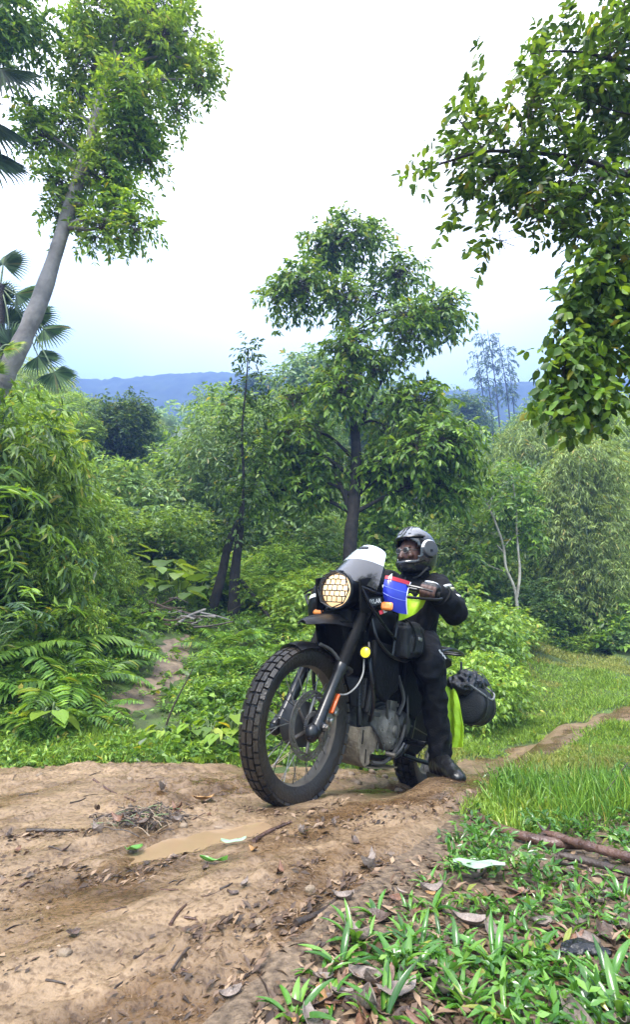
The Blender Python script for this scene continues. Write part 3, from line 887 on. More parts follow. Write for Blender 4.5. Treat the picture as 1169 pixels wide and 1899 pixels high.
for k_, pts_ in enumerate(([(1080, 296), (1040, 240), (1000, 190), (960, 170)], [(1000, 284), (960, 320), (930, 350), (900, 385)], [(1130, 312), (1090, 360), (1040, 390), (960, 425)], [(900, 281), (870, 245), (845, 215)], [(1150, 430), (1120, 520), (1110, 600), (1120, 690)], [(1240, 180), (1190, 210), (1140, 205), (1080, 180)])):
    wood('limb', [(path_px(b, pts_, 2.45), .008, .002)], BARK_DARK, root, 6, .05, 20 + k_)
rng = np.random.RandomState(15)
C, A = blob_points(rng, blobs_px(b, hang_blobs, 2.45))
A = unit(A * .4 + rng.normal(0, .4, A.shape) - Zup * .9)
rows = sprays(rng, C, A, .17 * rng.uniform(.7, 1.2, len(C)), 4, .062, .040, 60, .3, .3, .25)
order = big_in_view((rows[0] + b,) + rows[1:])[:75]
msk = np.zeros(len(rows[0]), bool); msk[order] = True
single_leaves(sub(rows, msk), unit_leaf('leaf'), LF_BRIGHT, root)
tag(link_mesh('foliage', leaves_mesh('foliage', sub(rows, ~msk), LEAF8), LF_MID, root), kind='stuff')
# the twig at the very tip, leaf by leaf
rows = sprays(rng, np.array([at(795, 312, 2.45) - b]), np.array([at(735, 325, 2.45) - at(795, 312, 2.45)]), .16, 4, .075, .03, 75, .0, .12, 0)
single_leaves(rows, unit_leaf('leaf'), LF_DARK, root)

# slender tree with a forked dark trunk
b = col_at(432, 8.2, .1)
sl = [(u, v, ru * .8, rv * .85, int(n * .55), dy) for u, v, ru, rv, n, dy in [(452, 935, 34, 44, 90, 0), (430, 985, 34, 30, 60, 0), (475, 900, 30, 40, 60, .2), (425, 890, 24, 44, 50, .1), (470, 830, 32, 40, 60, 0), (440, 800, 22, 36, 40, 0), (480, 760, 26, 34, 50, .1), (452, 730, 14, 30, 30, 0), (461, 665, 14, 26, 26, 0), (463, 640, 14, 12, 16, 0), (490, 705, 16, 18, 20, .1), (415, 760, 12, 30, 20, 0)]]
tree('slender_tree', 'slender tree with a thick dark forked trunk left of the motorcycle', 'tree', b, [(0, 0, -.2)] + path_px(b, [(433, 1130), (436, 1060), (446, 985), (452, 900), (449, 800), (456, 720), (461, 645)], 8.2), .045, .008,
     blobs_px(b, sl, 8.2), LF_DARK, 16, per=4, twig=.24, ll=.10, lw=.042, limb_r=.22,
     extra=[(path_px(b, [(432, 1150), (434, 1120), (436, 1060), (445, 990), (449, 940)], 8.2), .105, .04), (path_px(b, [(386, 1152), (408, 1080), (424, 1010), (446, 960)], 8.2), .085, .05), (path_px(b, [(446, 1075), (472, 1108), (503, 1150, -.3)], 8.2), .035, .028)])

# thin tree with two pale stems, right of the rider
b = col_at(962, 11.3, .1)
tree('twin_stem_tree', 'thin tree with two pale bare stems behind the lawn', 'tree', b, [(0, 0, -.2)] + path_px(b, [(958, 1105), (940, 1055), (934, 1010), (916, 960), (900, 925)], 11.3), .034, .018,
     blobs_px(b, [(910, 930, 34, 30, 60, .2), (960, 940, 36, 34, 80, .2), (930, 1010, 30, 18, 30, .3), (985, 980, 30, 26, 50, .2), (890, 1040, 40, 24, 50, .4), (950, 890, 40, 30, 60, .3)], 11.3), LF_MID, 17, per=4, twig=.3, ll=.16, lw=.06, barkmat=BARK_PALE, limb_r=.5,
     extra=[(path_px(b, [(960, 1108), (965, 1060), (960, 1000), (958, 940), (950, 880)], 11.3), .030, .016)])

# bamboo clump, rounded and brownish, at the end of the lawn
b = col_at(1092, 12.6, .1)
bam = [(1090, 860, 46, 34, 150, 0), (1065, 900, 34, 50, 120, 0), (1115, 910, 40, 60, 150, .1), (1080, 970, 50, 60, 210, -.3), (1130, 990, 36, 70, 150, .2), (1060, 1040, 36, 60, 130, 0), (1105, 1060, 52, 60, 210, -.3), (1135, 1110, 34, 50, 120, 0), (1075, 1120, 44, 46, 150, -.2)]
root = tree('bamboo_clump', 'rounded olive brown bamboo clump at the end of the lawn', 'bamboo', b, [(0, 0, -.2), (-.05, 0, 2), (.1, 0, 4.2)], .05, .02, blobs_px(b, bam, 12.6), LF_OLIVE, 18, per=5, twig=.38, ll=.15, lw=.030, droop=.45, ldroop=.6, limbs=False, barkmat=STEM_GREEN)
for k in range(9):
    x0, y0 = .25 * math.cos(k * 2.4), .25 * math.sin(k * 2.4)
    a = k * .7
    wood('culm', [([(x0, y0, -.1), (x0 * 1.8, y0 * 1.8, 2.2), (x0 * 2 + .5 * math.cos(a), y0 * 2 + .4 * math.sin(a), 4.1)], .03, .012)], STEM_GREEN, root, 6, .02, k)
rng = np.random.RandomState(19)
C, A = blob_points(rng, blobs_px(b, [(1085, 838, 52, 26, 170, -.1), (1045, 880, 26, 44, 90, -.1), (1140, 880, 32, 44, 90, 0), (1030, 960, 16, 50, 50, -.1), (1150, 1000, 14, 60, 50, 0)], 12.6))
rows = sprays(rng, C, unit(A + rng.normal(0, .4, A.shape)), .45, 5, .16, .032, 45, .6, .25, .5)
tag(link_mesh('foliage', leaves_mesh('foliage', rows, LEAF2), LF_PALE, root), kind='stuff')

def grove(name, label, cat, u, Y, items, lm, seed, **kw):
    b = col_at(u, Y, .1)
    top = min(v for _, v, *_r in items)
    tp = at(u, top + 20, Y) - b
    args = dict(per=4, twig=.5, ll=.2, lw=.07, limb_r=.4, tmpl=LEAF2); args.update(kw)
    return tree(name, label, cat, b, [(0, 0, -.2), tuple(tp * .5 + np.array([.1, 0, 0])), tuple(tp)], .11, .03, blobs_px(b, items, Y), lm, seed, **args)
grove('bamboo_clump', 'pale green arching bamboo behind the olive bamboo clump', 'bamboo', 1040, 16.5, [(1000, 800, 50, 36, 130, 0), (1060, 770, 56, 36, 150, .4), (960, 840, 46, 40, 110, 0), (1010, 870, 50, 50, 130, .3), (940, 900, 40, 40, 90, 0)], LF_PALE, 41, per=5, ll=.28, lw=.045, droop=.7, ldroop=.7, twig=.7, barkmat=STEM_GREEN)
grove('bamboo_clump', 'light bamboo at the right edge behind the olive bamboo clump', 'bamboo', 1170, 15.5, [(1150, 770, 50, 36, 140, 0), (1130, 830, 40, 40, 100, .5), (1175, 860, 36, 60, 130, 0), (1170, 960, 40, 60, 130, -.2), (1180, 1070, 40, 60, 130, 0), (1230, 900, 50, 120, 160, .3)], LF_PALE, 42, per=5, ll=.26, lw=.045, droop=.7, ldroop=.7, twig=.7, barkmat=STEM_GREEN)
grove('broadleaf_tree', 'dark leafy tree right of the helmet behind the twin stems', 'tree', 860, 13.5, [(840, 980, 40, 36, 90, 0), (880, 1000, 40, 44, 100, .3), (850, 1050, 46, 40, 100, 0), (910, 1060, 44, 40, 100, .2), (890, 940, 40, 36, 90, .2), (900, 1110, 50, 34, 90, 0)], FR_MID, 43)
grove('broadleaf_tree', 'dark green tree filling the gap left of the olive bamboo', 'tree', 1010, 14.0, [(1000, 980, 40, 40, 120, 0), (1020, 1050, 36, 46, 120, 0), (1000, 1120, 44, 40, 110, 0), (985, 920, 40, 36, 100, .2), (1030, 910, 34, 40, 90, .2), (1150, 1130, 40, 40, 80, .3)], FR_DARK, 44)
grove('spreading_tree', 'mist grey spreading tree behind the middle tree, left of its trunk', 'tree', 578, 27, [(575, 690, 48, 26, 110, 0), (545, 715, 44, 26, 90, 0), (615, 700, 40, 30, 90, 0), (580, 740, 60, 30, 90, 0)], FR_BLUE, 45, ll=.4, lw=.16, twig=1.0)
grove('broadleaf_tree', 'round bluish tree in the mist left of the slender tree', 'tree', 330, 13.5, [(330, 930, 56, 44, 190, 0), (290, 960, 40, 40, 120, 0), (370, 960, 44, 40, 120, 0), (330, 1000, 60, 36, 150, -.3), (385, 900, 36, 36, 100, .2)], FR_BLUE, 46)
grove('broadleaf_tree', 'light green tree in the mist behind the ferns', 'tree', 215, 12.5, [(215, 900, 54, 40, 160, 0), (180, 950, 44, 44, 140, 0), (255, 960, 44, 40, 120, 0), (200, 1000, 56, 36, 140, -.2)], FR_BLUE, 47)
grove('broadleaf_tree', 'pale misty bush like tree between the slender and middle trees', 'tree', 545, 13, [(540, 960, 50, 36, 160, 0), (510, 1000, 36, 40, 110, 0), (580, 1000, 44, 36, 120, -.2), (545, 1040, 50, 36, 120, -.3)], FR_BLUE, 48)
grove('creeper_tree', 'tree stump mound wrapped in round creeper leaves behind the helmet', 'tree', 705, 13, [(703, 925, 30, 26, 110, 0), (700, 960, 34, 30, 120, 0), (705, 1000, 34, 34, 110, 0), (740, 1000, 40, 44, 100, .4)], FR_BRIGHT, 49, ll=.14, lw=.12)

# tall thin bamboo on the crest, far off
for k, (u, top, hu) in enumerate(((885, 655, 898), (905, 612, 925), (925, 625, 945), (893, 618, 912), (940, 645, 952))):
    Y = 62 + k
    b = at(hu, 770, Y); b[2] = min(b[2], float(terrain(b[0], b[1])))
    tp = at(u, top, Y) - b
    rng = np.random.RandomState(60 + k)
    root = empty('tall_bamboo', b, 0, 'thin tall bamboo stem standing above the hazy crest', 'bamboo', 'bamboo stems on the far crest')
    P = [(0, 0, -.3), tuple(tp * .5 + np.array([.25, 0, .3])), tuple(tp)]
    wood('culm', [(P, .12, .03)], BARK_DARK, root, 6, .02, k)
    cv = curve(P, 40)
    pts = cv[rng.randint(18, 40, 30)]
    A = rng.normal(0, 1, (30, 3)) * np.array([1, .6, .35]) + Zup * .1
    rows = sprays(rng, pts, A, rng.uniform(.6, 1.7, 30), 4, .75, .14, 35, .5, .25, .6)
    tag(link_mesh('foliage', leaves_mesh('foliage', rows, LEAF2), LF_DARK, root), kind='stuff')

# fan palms on the left
def fan_frond(name, R, nseg, spread, seed):
    rng = np.random.RandomState(seed)
    a = np.linspace(-spread, spread, nseg)
    d = np.stack([np.cos(a), np.sin(a), -.12 - .18 * np.abs(np.sin(a))], 1)
    pos = np.zeros((nseg, 3))
    ln = R * (1 - .12 * np.abs(a / spread)) * rng.uniform(.93, 1.03, nseg)
    T = np.array([(0, .06, 0), (0, -.06, 0), (.55, .5, .03), (.55, -.5, .03), (.56, 0, -.03), (.85, .22, -.03), (.85, -.22, -.03), (1, 0, -.16)])
    Fc = np.array([(0, 1, 4), (0, 4, 2), (1, 3, 4), (2, 4, 5), (4, 3, 6), (4, 6, 5), (5, 6, 7)])
    wd = np.full(nseg, 2.2 * R * spread / nseg * .55)
    return leaves_mesh(name, leaf_rows(pos, d, np.tile(Zup, (nseg, 1)) + np.stack([-.5 * np.cos(a), -.5 * np.sin(a), 0 * a], 1), ln, wd), (T, Fc))
FAN = [fan_frond('frond', 1.0, 30, 2.0, s) for s in (1, 2)]
def fan_palm(label, u0, Y, trunk_u, fronds, lm, seed):
    b = col_at(trunk_u, Y, .1)
    root = empty('fan_palm', b, 0, label, 'palm', 'fan palms on the bank')
    top = at(u0, fronds[0][1] + 40, Y) - b
    wood('trunk', [([(0, 0, -.2), tuple(top * .5 + np.array([.05, 0, 0])), tuple(top)], .09, .07)], BARK_DARK, root, 9, .06, seed)
    rng = np.random.RandomState(seed)
    for u, v, R, ang, tilt, dY in fronds:
        P = at(u, v, Y + dY) - b
        k = float(pix(P + b)[1]) / F_PX
        me = FAN[rng.randint(2)].copy()
        me.materials.clear(); me.materials.append(lm)
        o = link_mesh('frond', me, None, root)
        R_ = R * k
        M = Matrix.Translation(Vector(P)) @ Matrix.Rotation(math.radians(rng.uniform(-15, 15)), 4, 'Z') @ Matrix.Rotation(math.radians(-ang), 4, 'Y') @ Matrix.Rotation(math.radians(tilt), 4, 'X') @ Matrix.Scale(R_, 4)
        o.matrix_local = M
        wood('stalk', [([tuple(top), tuple((top + P) / 2 + np.array([0, 0, .12])), tuple(P)], .016, .011)], STEM_GREEN, root, 6, .02, seed)
    return root
fan_palm('fan palm with long narrow fingers reaching in above the bank', -90, 4.6, -160, [(0, 125, 92, 5, 62, 0), (-26, 225, 92, -25, 60, .1), (-30, 285, 92, -42, 55, .1), (-80, 60, 80, 40, 60, .2), (-60, 180, 70, -5, 50, -.2)], leaf_mat('dark_palm_leaves', (.012, .024, .014), (.028, .055, .026), (.06, .10, .045), rough=.7, spec=.15, trans=.2), 71)
fan_palm('dusky fan palm with broad fans rising behind the leaning trunk', 0, 8.0, -10, [(5, 490, 56, 70, 60, 0), (30, 545, 60, 35, 60, 0), (-10, 560, 60, 100, 60, .1), (80, 610, 56, 10, 60, .1), (60, 585, 52, 40, 70, .2), (100, 690, 50, -40, 60, 0), (20, 640, 56, 150, 60, -.1), (10, 600, 60, 80, 75, .2), (70, 660, 50, -20, 65, .1)], leaf_mat('dusky_palm_leaves', (.02, .045, .025), (.05, .10, .045), (.10, .17, .07), rough=.65, spec=.2, trans=.25), 72)
fan_palm('yellow green young fan palm at the foot of the leaning trunk', -20, 5.0, -40, [(5, 650, 34, 60, 60, 0), (-10, 690, 34, 100, 65, .1), (20, 640, 30, 20, 60, 0)], LF_YELLOW, 73)

# ------------------------------------------------------------------ plants of the bank and the track side
def fern_frond(name, L, pairs, seed, droop=.55):
    rng = np.random.RandomState(seed)
    t = np.linspace(.12, 1, pairs)
    P = np.stack([L * t, .03 * np.sin(3 * t) * L, L * (.55 * t - droop * 1.35 * t ** 2)], 1)
    tan = unit(np.gradient(P, axis=0))
    sh = np.sin(np.pi * np.clip(.12 + .86 * t, 0, 1)) ** .8
    rs = []
    for sg in (1, -1):
        side = unit(np.cross(tan, Zup)) * sg
        d = side + .42 * tan - Zup * .22 + rng.normal(0, .08, (pairs, 3))
        rs.append(leaf_rows(P, d, np.cross(tan, side) * sg * -1 + Zup * 1.2, L * .27 * sh + .01, L * .052 * np.ones(pairs)))
    rows = cat_rows(*rs)
    V1 = leaves_mesh(name, rows, LEAF4)
    return V1
FERN_FRONDS = [fern_frond('frond', .50, 22, s, dr) for s, dr in ((1, .45), (2, .6), (3, .75))]
for me in FERN_FRONDS: me.materials.append(LF_FERN)
def fern_proto(seed, nf):
    rng = np.random.RandomState(seed)
    root = empty('fern', (0, 0, 0), 0, 'arching green fern on the bank', 'fern', 'ferns on the bank')
    for k in range(nf):
        o = link_mesh('frond', FERN_FRONDS[rng.randint(3)], None, root)
        o.rotation_euler = (rng.uniform(-.25, .25), rng.uniform(-.5, .1), 6.283 * k / nf + rng.uniform(-.3, .3))
        o.scale = [rng.uniform(.75, 1.2)] * 3
    return [root, 0]
FERNS = [fern_proto(1, 9), fern_proto(2, 7), fern_proto(3, 8)]

def lance_proto(seed, lm, label):
    """arching stems with long hanging leaves"""
    rng = np.random.RandomState(seed)
    root = empty('lance_leaf_plant', (0, 0, 0), 0, label, 'plant', 'long leaved plants on the bank')
    allr = []
    for k in range(9):
        a = 6.283 * k / 9 + rng.uniform(-.3, .3)
        l = rng.uniform(1.0, 1.7)
        dirv = np.array([math.cos(a), math.sin(a), 0])
        P = curve([(0, 0, 0), tuple(dirv * .18 * l + Zup * .55 * l), tuple(dirv * .5 * l + Zup * .9 * l), tuple(dirv * .85 * l + Zup * .85 * l)], 18)
        wood('stem', [(P[::3], .011, .004)], STEM_GREEN, root, 5, .0, k)
        tan = unit(np.gradient(P, axis=0)); i = np.arange(4, 18)
        for sg in (1, -1):
            side = unit(np.cross(tan[i], Zup)) * sg
            d = side * .8 + tan[i] * .65 - Zup * .35 + rng.normal(0, .22, (len(i), 3))
            allr.append(leaf_rows(P[i], d, Zup + .5 * tan[i] + rng.normal(0, .3, (len(i), 3)), rng.uniform(.2, .34, len(i)), .045))
    link_mesh('foliage', leaves_mesh('foliage', cat_rows(*allr), LEAF8), lm, root)
    return [root, 0]
LANCE = [lance_proto(4, LF_BRIGHT, 'bright long leaved plant arching out from the bank'), lance_proto(5, LF_MID, 'mid green long leaved plant arching out from the bank'), lance_proto(6, LF_BLUE, 'pale wet long leaved plant arching out from the bank')]

HEART = (np.array([(0, 0, 0), (-.12, .3, .02), (-.12, -.3, .02), (.25, .5, .05), (.3, 0, -.04), (.25, -.5, .05), (.65, .34, .0), (.68, 0, -.06), (.65, -.34, .0), (1, 0, -.16)]),
         np.array([(0, 4, 1), (1, 4, 3), (0, 2, 4), (2, 5, 4), (3, 4, 7), (3, 7, 6), (4, 5, 8), (4, 8, 7), (6, 7, 9), (7, 8, 9)]))
TARO_LEAF = np_mesh('leaf', HEART[0], HEART[1], True); TARO_LEAF.materials.append(LF_YELLOW)
def taro_proto(seed, n, size):
    rng = np.random.RandomState(seed)
    root = empty('broad_leaf_plant', (0, 0, 0), 0, 'low plant with broad heart shaped leaves', 'plant', 'broad leaved plants beside the path')
    for k in range(n):
        a = 6.283 * k / n + rng.uniform(-.4, .4); h = rng.uniform(.35, .8) * size * 2; rr = rng.uniform(.2, .5) * size * 1.6
        tip = np.array([rr * math.cos(a), rr * math.sin(a), h])
        wood('stalk', [([(0, 0, 0), tuple(tip * .5 + Zup * .08), tuple(tip)], .007, .004)], STEM_GREEN, root, 5, 0, k)
        d = unit(np.array([math.cos(a), math.sin(a), -.35 + rng.normal(0, .2)])); nn = Zup + .4 * d; nn = unit(nn - d * (nn @ d)); s = np.cross(nn, d)
        l = size * rng.uniform(.7, 1.15)
        o = link_mesh('leaf', TARO_LEAF, None, root)
        M = np.eye(4); M[:3, 0] = d * l; M[:3, 1] = s * l * .85; M[:3, 2] = nn * l; M[:3, 3] = tip
        o.matrix_local = Matrix(M.tolist())
    return [root, 0]
TARO = [taro_proto(7, 8, .34), taro_proto(8, 6, .28), taro_proto(9, 9, .13)]

rp = np.random.RandomState(77)
def put(entry, u, Y, sc, lift=0.0, sz=None, look=None):
    p = col_at(u, Y, .02)
    p[2] += lift
    H = {id(e): h for es, h in ((SHRUBS, 1.95), (LANCE, 1.5)) for e in es}.get(id(entry)) if 'SHRUBS' in globals() else None
    if H and u < 420:                                       # the bank opens towards the valley: plants get lower to the right
        d_ = float(pix(p)[1]); edge = u + .55 * sc * F_PX / d_
        vt = float(np.interp(edge, [40, 90, 150, 210, 270, 330, 420], [650, 720, 860, 970, 1030, 1060, 1030]))
        hmax = float(at(u, vt, p[1])[2] - p[2]); k_ = min(1.0, max(.18, hmax / (H * (sz or sc))))
        sc, sz = sc * k_ ** .7, (sz or sc) * k_
    o = place(entry, p, rp.uniform(0, 6.28), sc, sz)
    if look:
        o['label'] = look + (' low on the bank at the left edge' if u < 60 and Y < 5 else ' high on the bank at the left edge' if u < 60 else ' on the bank left of the footpath, near the track' if u < 290 and Y < 5 else ' on the bank left of the footpath, farther back' if u < 290
                             else ' between the footpath and the front wheel' if u < 440 and Y < 6.2 else ' below the forked dark trunk' if u < 500 else ' behind the motorcycle' if u < 800 else ' on the lawn edge right of the rider' if u < 970 else ' at the far end of the lawn')
    return o
def shrub_proto(seed, lm):
    bl = [((rs_.uniform(-.6, .6), rs_.uniform(-.6, .6), rs_.uniform(.3, 1.5)), (.42, .42, .36), 70) for rs_ in [np.random.RandomState(seed)] for _ in range(11)]
    return [tree('bank_shrub', 'shrub', 'bush', (0, 0, 0), [(0, 0, -.3), (0, .05, .6), (.05, 0, 1.2)], .03, .012, bl, lm, seed, group='shrubs on the bank', limbs=False, tmpl=LEAF4, per=4, twig=.26, ll=.13, lw=.034, ldroop=.5), 0]
SHRUBS = [shrub_proto(501, FR_BRIGHT), shrub_proto(502, LF_YELLOW), shrub_proto(503, LF_MID)]
SH_LOOK = ['bright green narrow leaved shrub', 'yellow green narrow leaved shrub', 'mid green narrow leaved shrub']
for u, Y, sc, sz, k in ((40, 6.2, .9, 1.15, 0), (95, 6.4, .6, .75, 2), (10, 5.6, .9, 1.2, 1), (-30, 6.4, 1.2, 1.5, 0), (140, 6.8, .5, .55, 0), (60, 7.6, 1.1, 1.25, 2), (190, 7.2, .45, .42, 1), (10, 8.4, 1.5, 1.7, 0), (110, 8.4, .9, .8, 0), (230, 8.2, .5, .4, 2), (90, 5.3, .5, .5, 1), (150, 9.4, .9, .7, 2), (-60, 5.2, 1.0, 1.2, 2),
                       (320, 9.6, .7, .45, 0), (350, 10.6, .9, .5, 2), (480, 8.9, .6, .45, 0), (540, 8.4, .7, .45, 1), (600, 8.8, .8, .5, 0), (520, 10.4, .9, .6, 0), (580, 11, 1.0, .7, 2), (740, 9.0, .8, .6, 0), (800, 8.6, .7, .5, 1), (395, 9.6, .7, .5, 0), (1010, 12.7, .6, .35, 2), (1050, 13.0, .7, .45, 0), (1160, 13.2, .8, .5, 2), (1090, 12.0, .4, .2, 1)):
    put(SHRUBS[k], u, Y, sc, 0, sz, SH_LOOK[k])
# long leaved plants, a wall of them at the left
LN_LOOK = ['bright long leaved plant', 'mid green long leaved plant', 'pale wet long leaved plant']
for u, Y, sc, k in ((-40, 4.9, .8, 0), (45, 5.3, .6, 2), (-10, 5.8, .9, 0), (80, 6.0, .45, 2), (10, 6.8, .8, 1), (-80, 5.2, 1.1, 1), (-120, 4.6, 1.0, 0), (60, 4.9, .5, 0), (160, 6.6, .35, 2), (-60, 6.8, 1.3, 0), (-20, 4.35, .5, 2), (130, 5.7, .36, 0), (-150, 6, 1.4, 1), (345, 9.6, .6, 0), (480, 9.2, .5, 2), (600, 9.8, .5, 1), (30, 8.6, 1.1, 2)):
    put(LANCE[k], u, Y, sc * .75, look=LN_LOOK[k])
for u, Y, sc, k in ((60, 4.3, 1.1, 0), (120, 4.5, 1.25, 1), (175, 4.9, 1.2, 2), (190, 5.3, 1.0, 0), (20, 4.6, 1.3, 2), (100, 5.0, 1.4, 0), (160, 5.5, 1.4, 1), (190, 6.0, 1.1, 2), (235, 6.8, .9, 0), (-30, 4.2, 1.2, 1), (10, 4.0, .9, 0), (75, 4.0, .8, 2), (140, 4.15, .8, 0),
                 (415, 5.2, .9, 0), (420, 5.8, 1.2, 1), (450, 5.2, 1.0, 2), (470, 6.0, 1.2, 0), (400, 6.6, 1.2, 2), (440, 7.0, 1.2, 1), (500, 6.4, 1.2, 1), (405, 6.0, .8, 2), (520, 7.2, 1.3, 0), (360, 7.2, 1.0, 1), (560, 6.2, 1.1, 2), (590, 7.4, 1.2, 0), (480, 4.9, .9, 1), (540, 5.2, .9, 0), (640, 6.6, 1.1, 1), (280, 7.0, 1.1, 1), (190, 4.4, .7, 2)):
    put(FERNS[k], u, Y, sc, look=('spreading arching fern', 'thin arching fern', 'full arching fern')[k] if sc > .95 else ('small spreading fern', 'small thin fern', 'small full fern')[k])
for u, Y, sc, k in ((330, 8.0, 1.1, 0), (290, 8.2, 1.0, 1), (370, 8.6, 1.2, 0), (255, 7.4, .9, 1), (315, 8.8, 1.2, 0), (350, 7.9, .8, 1), (400, 9.2, 1.0, 0), (90, 3.9, 1.3, 2), (390, 4.0, .9, 2), (430, 4.15, 1.1, 2), (360, 3.95, .8, 2), (410, 3.8, .8, 2), (300, 3.9, .7, 2), (470, 8.8, 1.0, 1), (230, 8.6, 1.1, 0), (620, 8.6, 1.0, 1)):
    put(TARO[k], u, Y, sc, look=('large broad leaved plant', 'loose broad leaved plant', 'tiny plant with round leaves')[k])
for u, Y, sc, sz, k in ((862, 6.6, .42, .40, 0), (838, 6.2, .40, .42, 0), (862, 7.5, .42, .45, 0), (840, 8.0, .55, .58, 0), (905, 8.6, .30, .28, 0), (830, 7.2, .6, .5, 1), (700, 7.2, .6, .45, 0), (760, 7.6, .6, .5, 1), (640, 7.8, .6, .5, 0), (985, 12.6, .55, .36, 1), (1025, 13.2, .8, .55, 2), (1062, 12.3, .4, .22, 0), (1125, 13.0, .7, .42, 1), (1150, 12.1, .5, .26, 2), (1185, 12.9, .8, .5, 0), (925, 11.0, .5, .36, 0), (860, 9.6, .6, .5, 0)):
    put(BUSHES[k], u, Y, sc, 0, sz, ('low ' if sz < .4 else 'tall ' if sz > .5 else '') + ('bright green', 'mid green', 'bluish green')[k] + ' bush' + (' at the clump front' if Y < 6.5 else ' in the clump middle' if Y < 8.3 else ' at the clump back'))

LOGS = [gpoly(p) for p in ([(880, 1520), (925, 1548), (1005, 1572), (1092, 1584)], [(1010, 1566), (1085, 1592), (1190, 1622)], [(1036, 1606), (1100, 1622), (1195, 1650)], [(858, 1644), (892, 1648), (928, 1650)])]
def off_logs(x, y, r=.045):
    d = np.full(np.shape(x), 9.0)
    for P in LOGS:
        for q in curve(np.c_[P, np.zeros(len(P))], 24)[:, :2]: d = np.minimum(d, np.hypot(x - q[0], (y - q[1]) * np.where(y < q[1], .45, 1)))
    return d > r
# undergrowth: what nobody could count
def scatter_px(rng, n, umin, umax, Ymin, Ymax, keep=None, power=1.0):
    Y = Ymin + (Ymax - Ymin) * rng.uniform(0, 1, n) ** power
    u = rng.uniform(umin, umax, n)
    x = (u - 584.5) / F_PX * Y * 1.0
    z = terrain(x, Y)
    ok = np.ones(n, bool)
    e = poly_sd(TRACK, x, Y); p = poly_sd(PATH, x, Y)
    nb = .07 * fbm(x * 3.1, Y * 3.1, 4)
    ok &= (e + nb < .05 * rng.uniform(-.5, 1.6, n) ** 2 * np.sign(rng.uniform(-.3, 1, n))) & ((p + .06 * fbm(x * 4, Y * 4, 2) < -.02) | (rng.uniform(0, 1, n) < .16))
    if keep is not None: ok &= keep(x, Y)
    return np.stack([x, Y, z], 1)[ok]
rng = np.random.RandomState(81)
for n_, ll_, lw_, lm_, lab_, sd_ in ((13000, .042, .018, LF_FERN, 'low fine leaved weeds covering the bank beside the track', 1), (3600, .085, .05, LF_MID, 'broader dark weeds in patches on the bank beside the track', 2), (5200, .06, .017, FR_BRIGHT, 'light green narrow weeds in patches on the bank', 3)):
    C = scatter_px(rng, n_, -150, 700, 3.35, 9.5, keep=(lambda x, y: fbm(x * 1.6 + 5 * sd_, y * 1.6, 3) > (-.35 if sd_ == 1 else .0)), power=1.6)
    hgt = .035 + .16 * smooth(3.6, 5.4, C[:, 1]) * (1 + .7 * fbm(C[:, 0] * 1.3, C[:, 1] * 1.3, 3))
    corridor = np.exp(-((C[:, 0] + 1.45) / .5) ** 2)
    hgt = hgt * (1 - .85 * corridor * (C[:, 1] < 7.2))
    C = C + Zup * (rng.uniform(.05, 1, len(C)) * hgt)[:, None]
    sc_ = .8 + .12 * np.maximum(C[:, 1] - 4, 0)
    rows = sprays(rng, C, rng.normal(0, .8, (len(C), 3)) + Zup * .5, .08 * sc_, 3, ll_, lw_, 60, .4, .3, .15)
    tag(link_mesh('undergrowth', leaves_mesh('undergrowth', rows, LEAF4), lm_), lab_, 'undergrowth', kind='stuff')
C = scatter_px(rng, 9000, 380, 1250, 8.5, 17, keep=lambda x, y: (x / y < .10) | (y > 12.2 + .8 * fbm(x * .8, y * .8, 2)))
C = C + Zup * (rng.uniform(.05, .5, len(C)))[:, None]
rows = sprays(rng, C, rng.normal(0, .8, (len(C), 3)) + Zup * .5, .3, 3, .2, .09, 60, .4, .3, .15)
tag(link_mesh('undergrowth', leaves_mesh('undergrowth', rows, LEAF2), LF_MID), 'taller rough growth at the foot of the trees', 'undergrowth', kind='stuff')

def blades(rng, P, h, w, lean=.5, curvy=.25):
    n = len(P)
    d = Zup + rng.normal(0, lean, (n, 3)) * np.array([1, 1, .2])
    nr = rng.normal(0, 1, (n, 3)) + Zup * .2
    return leaf_rows(P, d, nr, h * rng.uniform(.55, 1.25, n), w * rng.uniform(.8, 1.2, n))
# grass edge along the far side of the track
P = scatter_px(rng, 26000, -200, 520, 3.3, 4.1)
tag(link_mesh('grass', leaves_mesh('grass', blades(rng, P, .055, .006, .6), LEAF2), LF_GRASS), 'short grass along the far edge of the muddy track', 'grass', kind='stuff')
# lawn behind the motorcycle
P = scatter_px(rng, 175000, 560, 1480, 3.9, 13, keep=lambda x, y: (x / y > .02) & (x - .25 * y < 3.2) & (fbm(x * 1.1 + 2, y * 1.1, 4) > -.62), power=1.35)
sz = .6 + .11 * P[:, 1]
rw = blades(rng, P, 1, 1, .75); hv = .55 + .9 * smooth(-.6, .8, fbm(P[:, 0] * 1.4, P[:, 1] * 1.4, 3)); rw = rw[:4] + (rw[4] * .05 * sz * hv, rw[5] * .0075 * sz)
dry = fbm(P[:, 0] * .9 + 11, P[:, 1] * .9, 3) > .30
tag(link_mesh('lawn_grass', leaves_mesh('lawn_grass', sub(rw, dry), LEAF2), leaf_mat('yellowing_grass', (.12, .15, .03), (.26, .29, .06), (.40, .42, .13), trans=.3)), 'yellowing patches of short grass in the clearing', 'grass', kind='stuff')
rw = sub(rw, ~dry)
tag(link_mesh('lawn_grass', leaves_mesh('lawn_grass', rw, LEAF2), LF_GRASS), 'bright short grass covering the clearing behind the motorcycle', 'grass', kind='stuff')
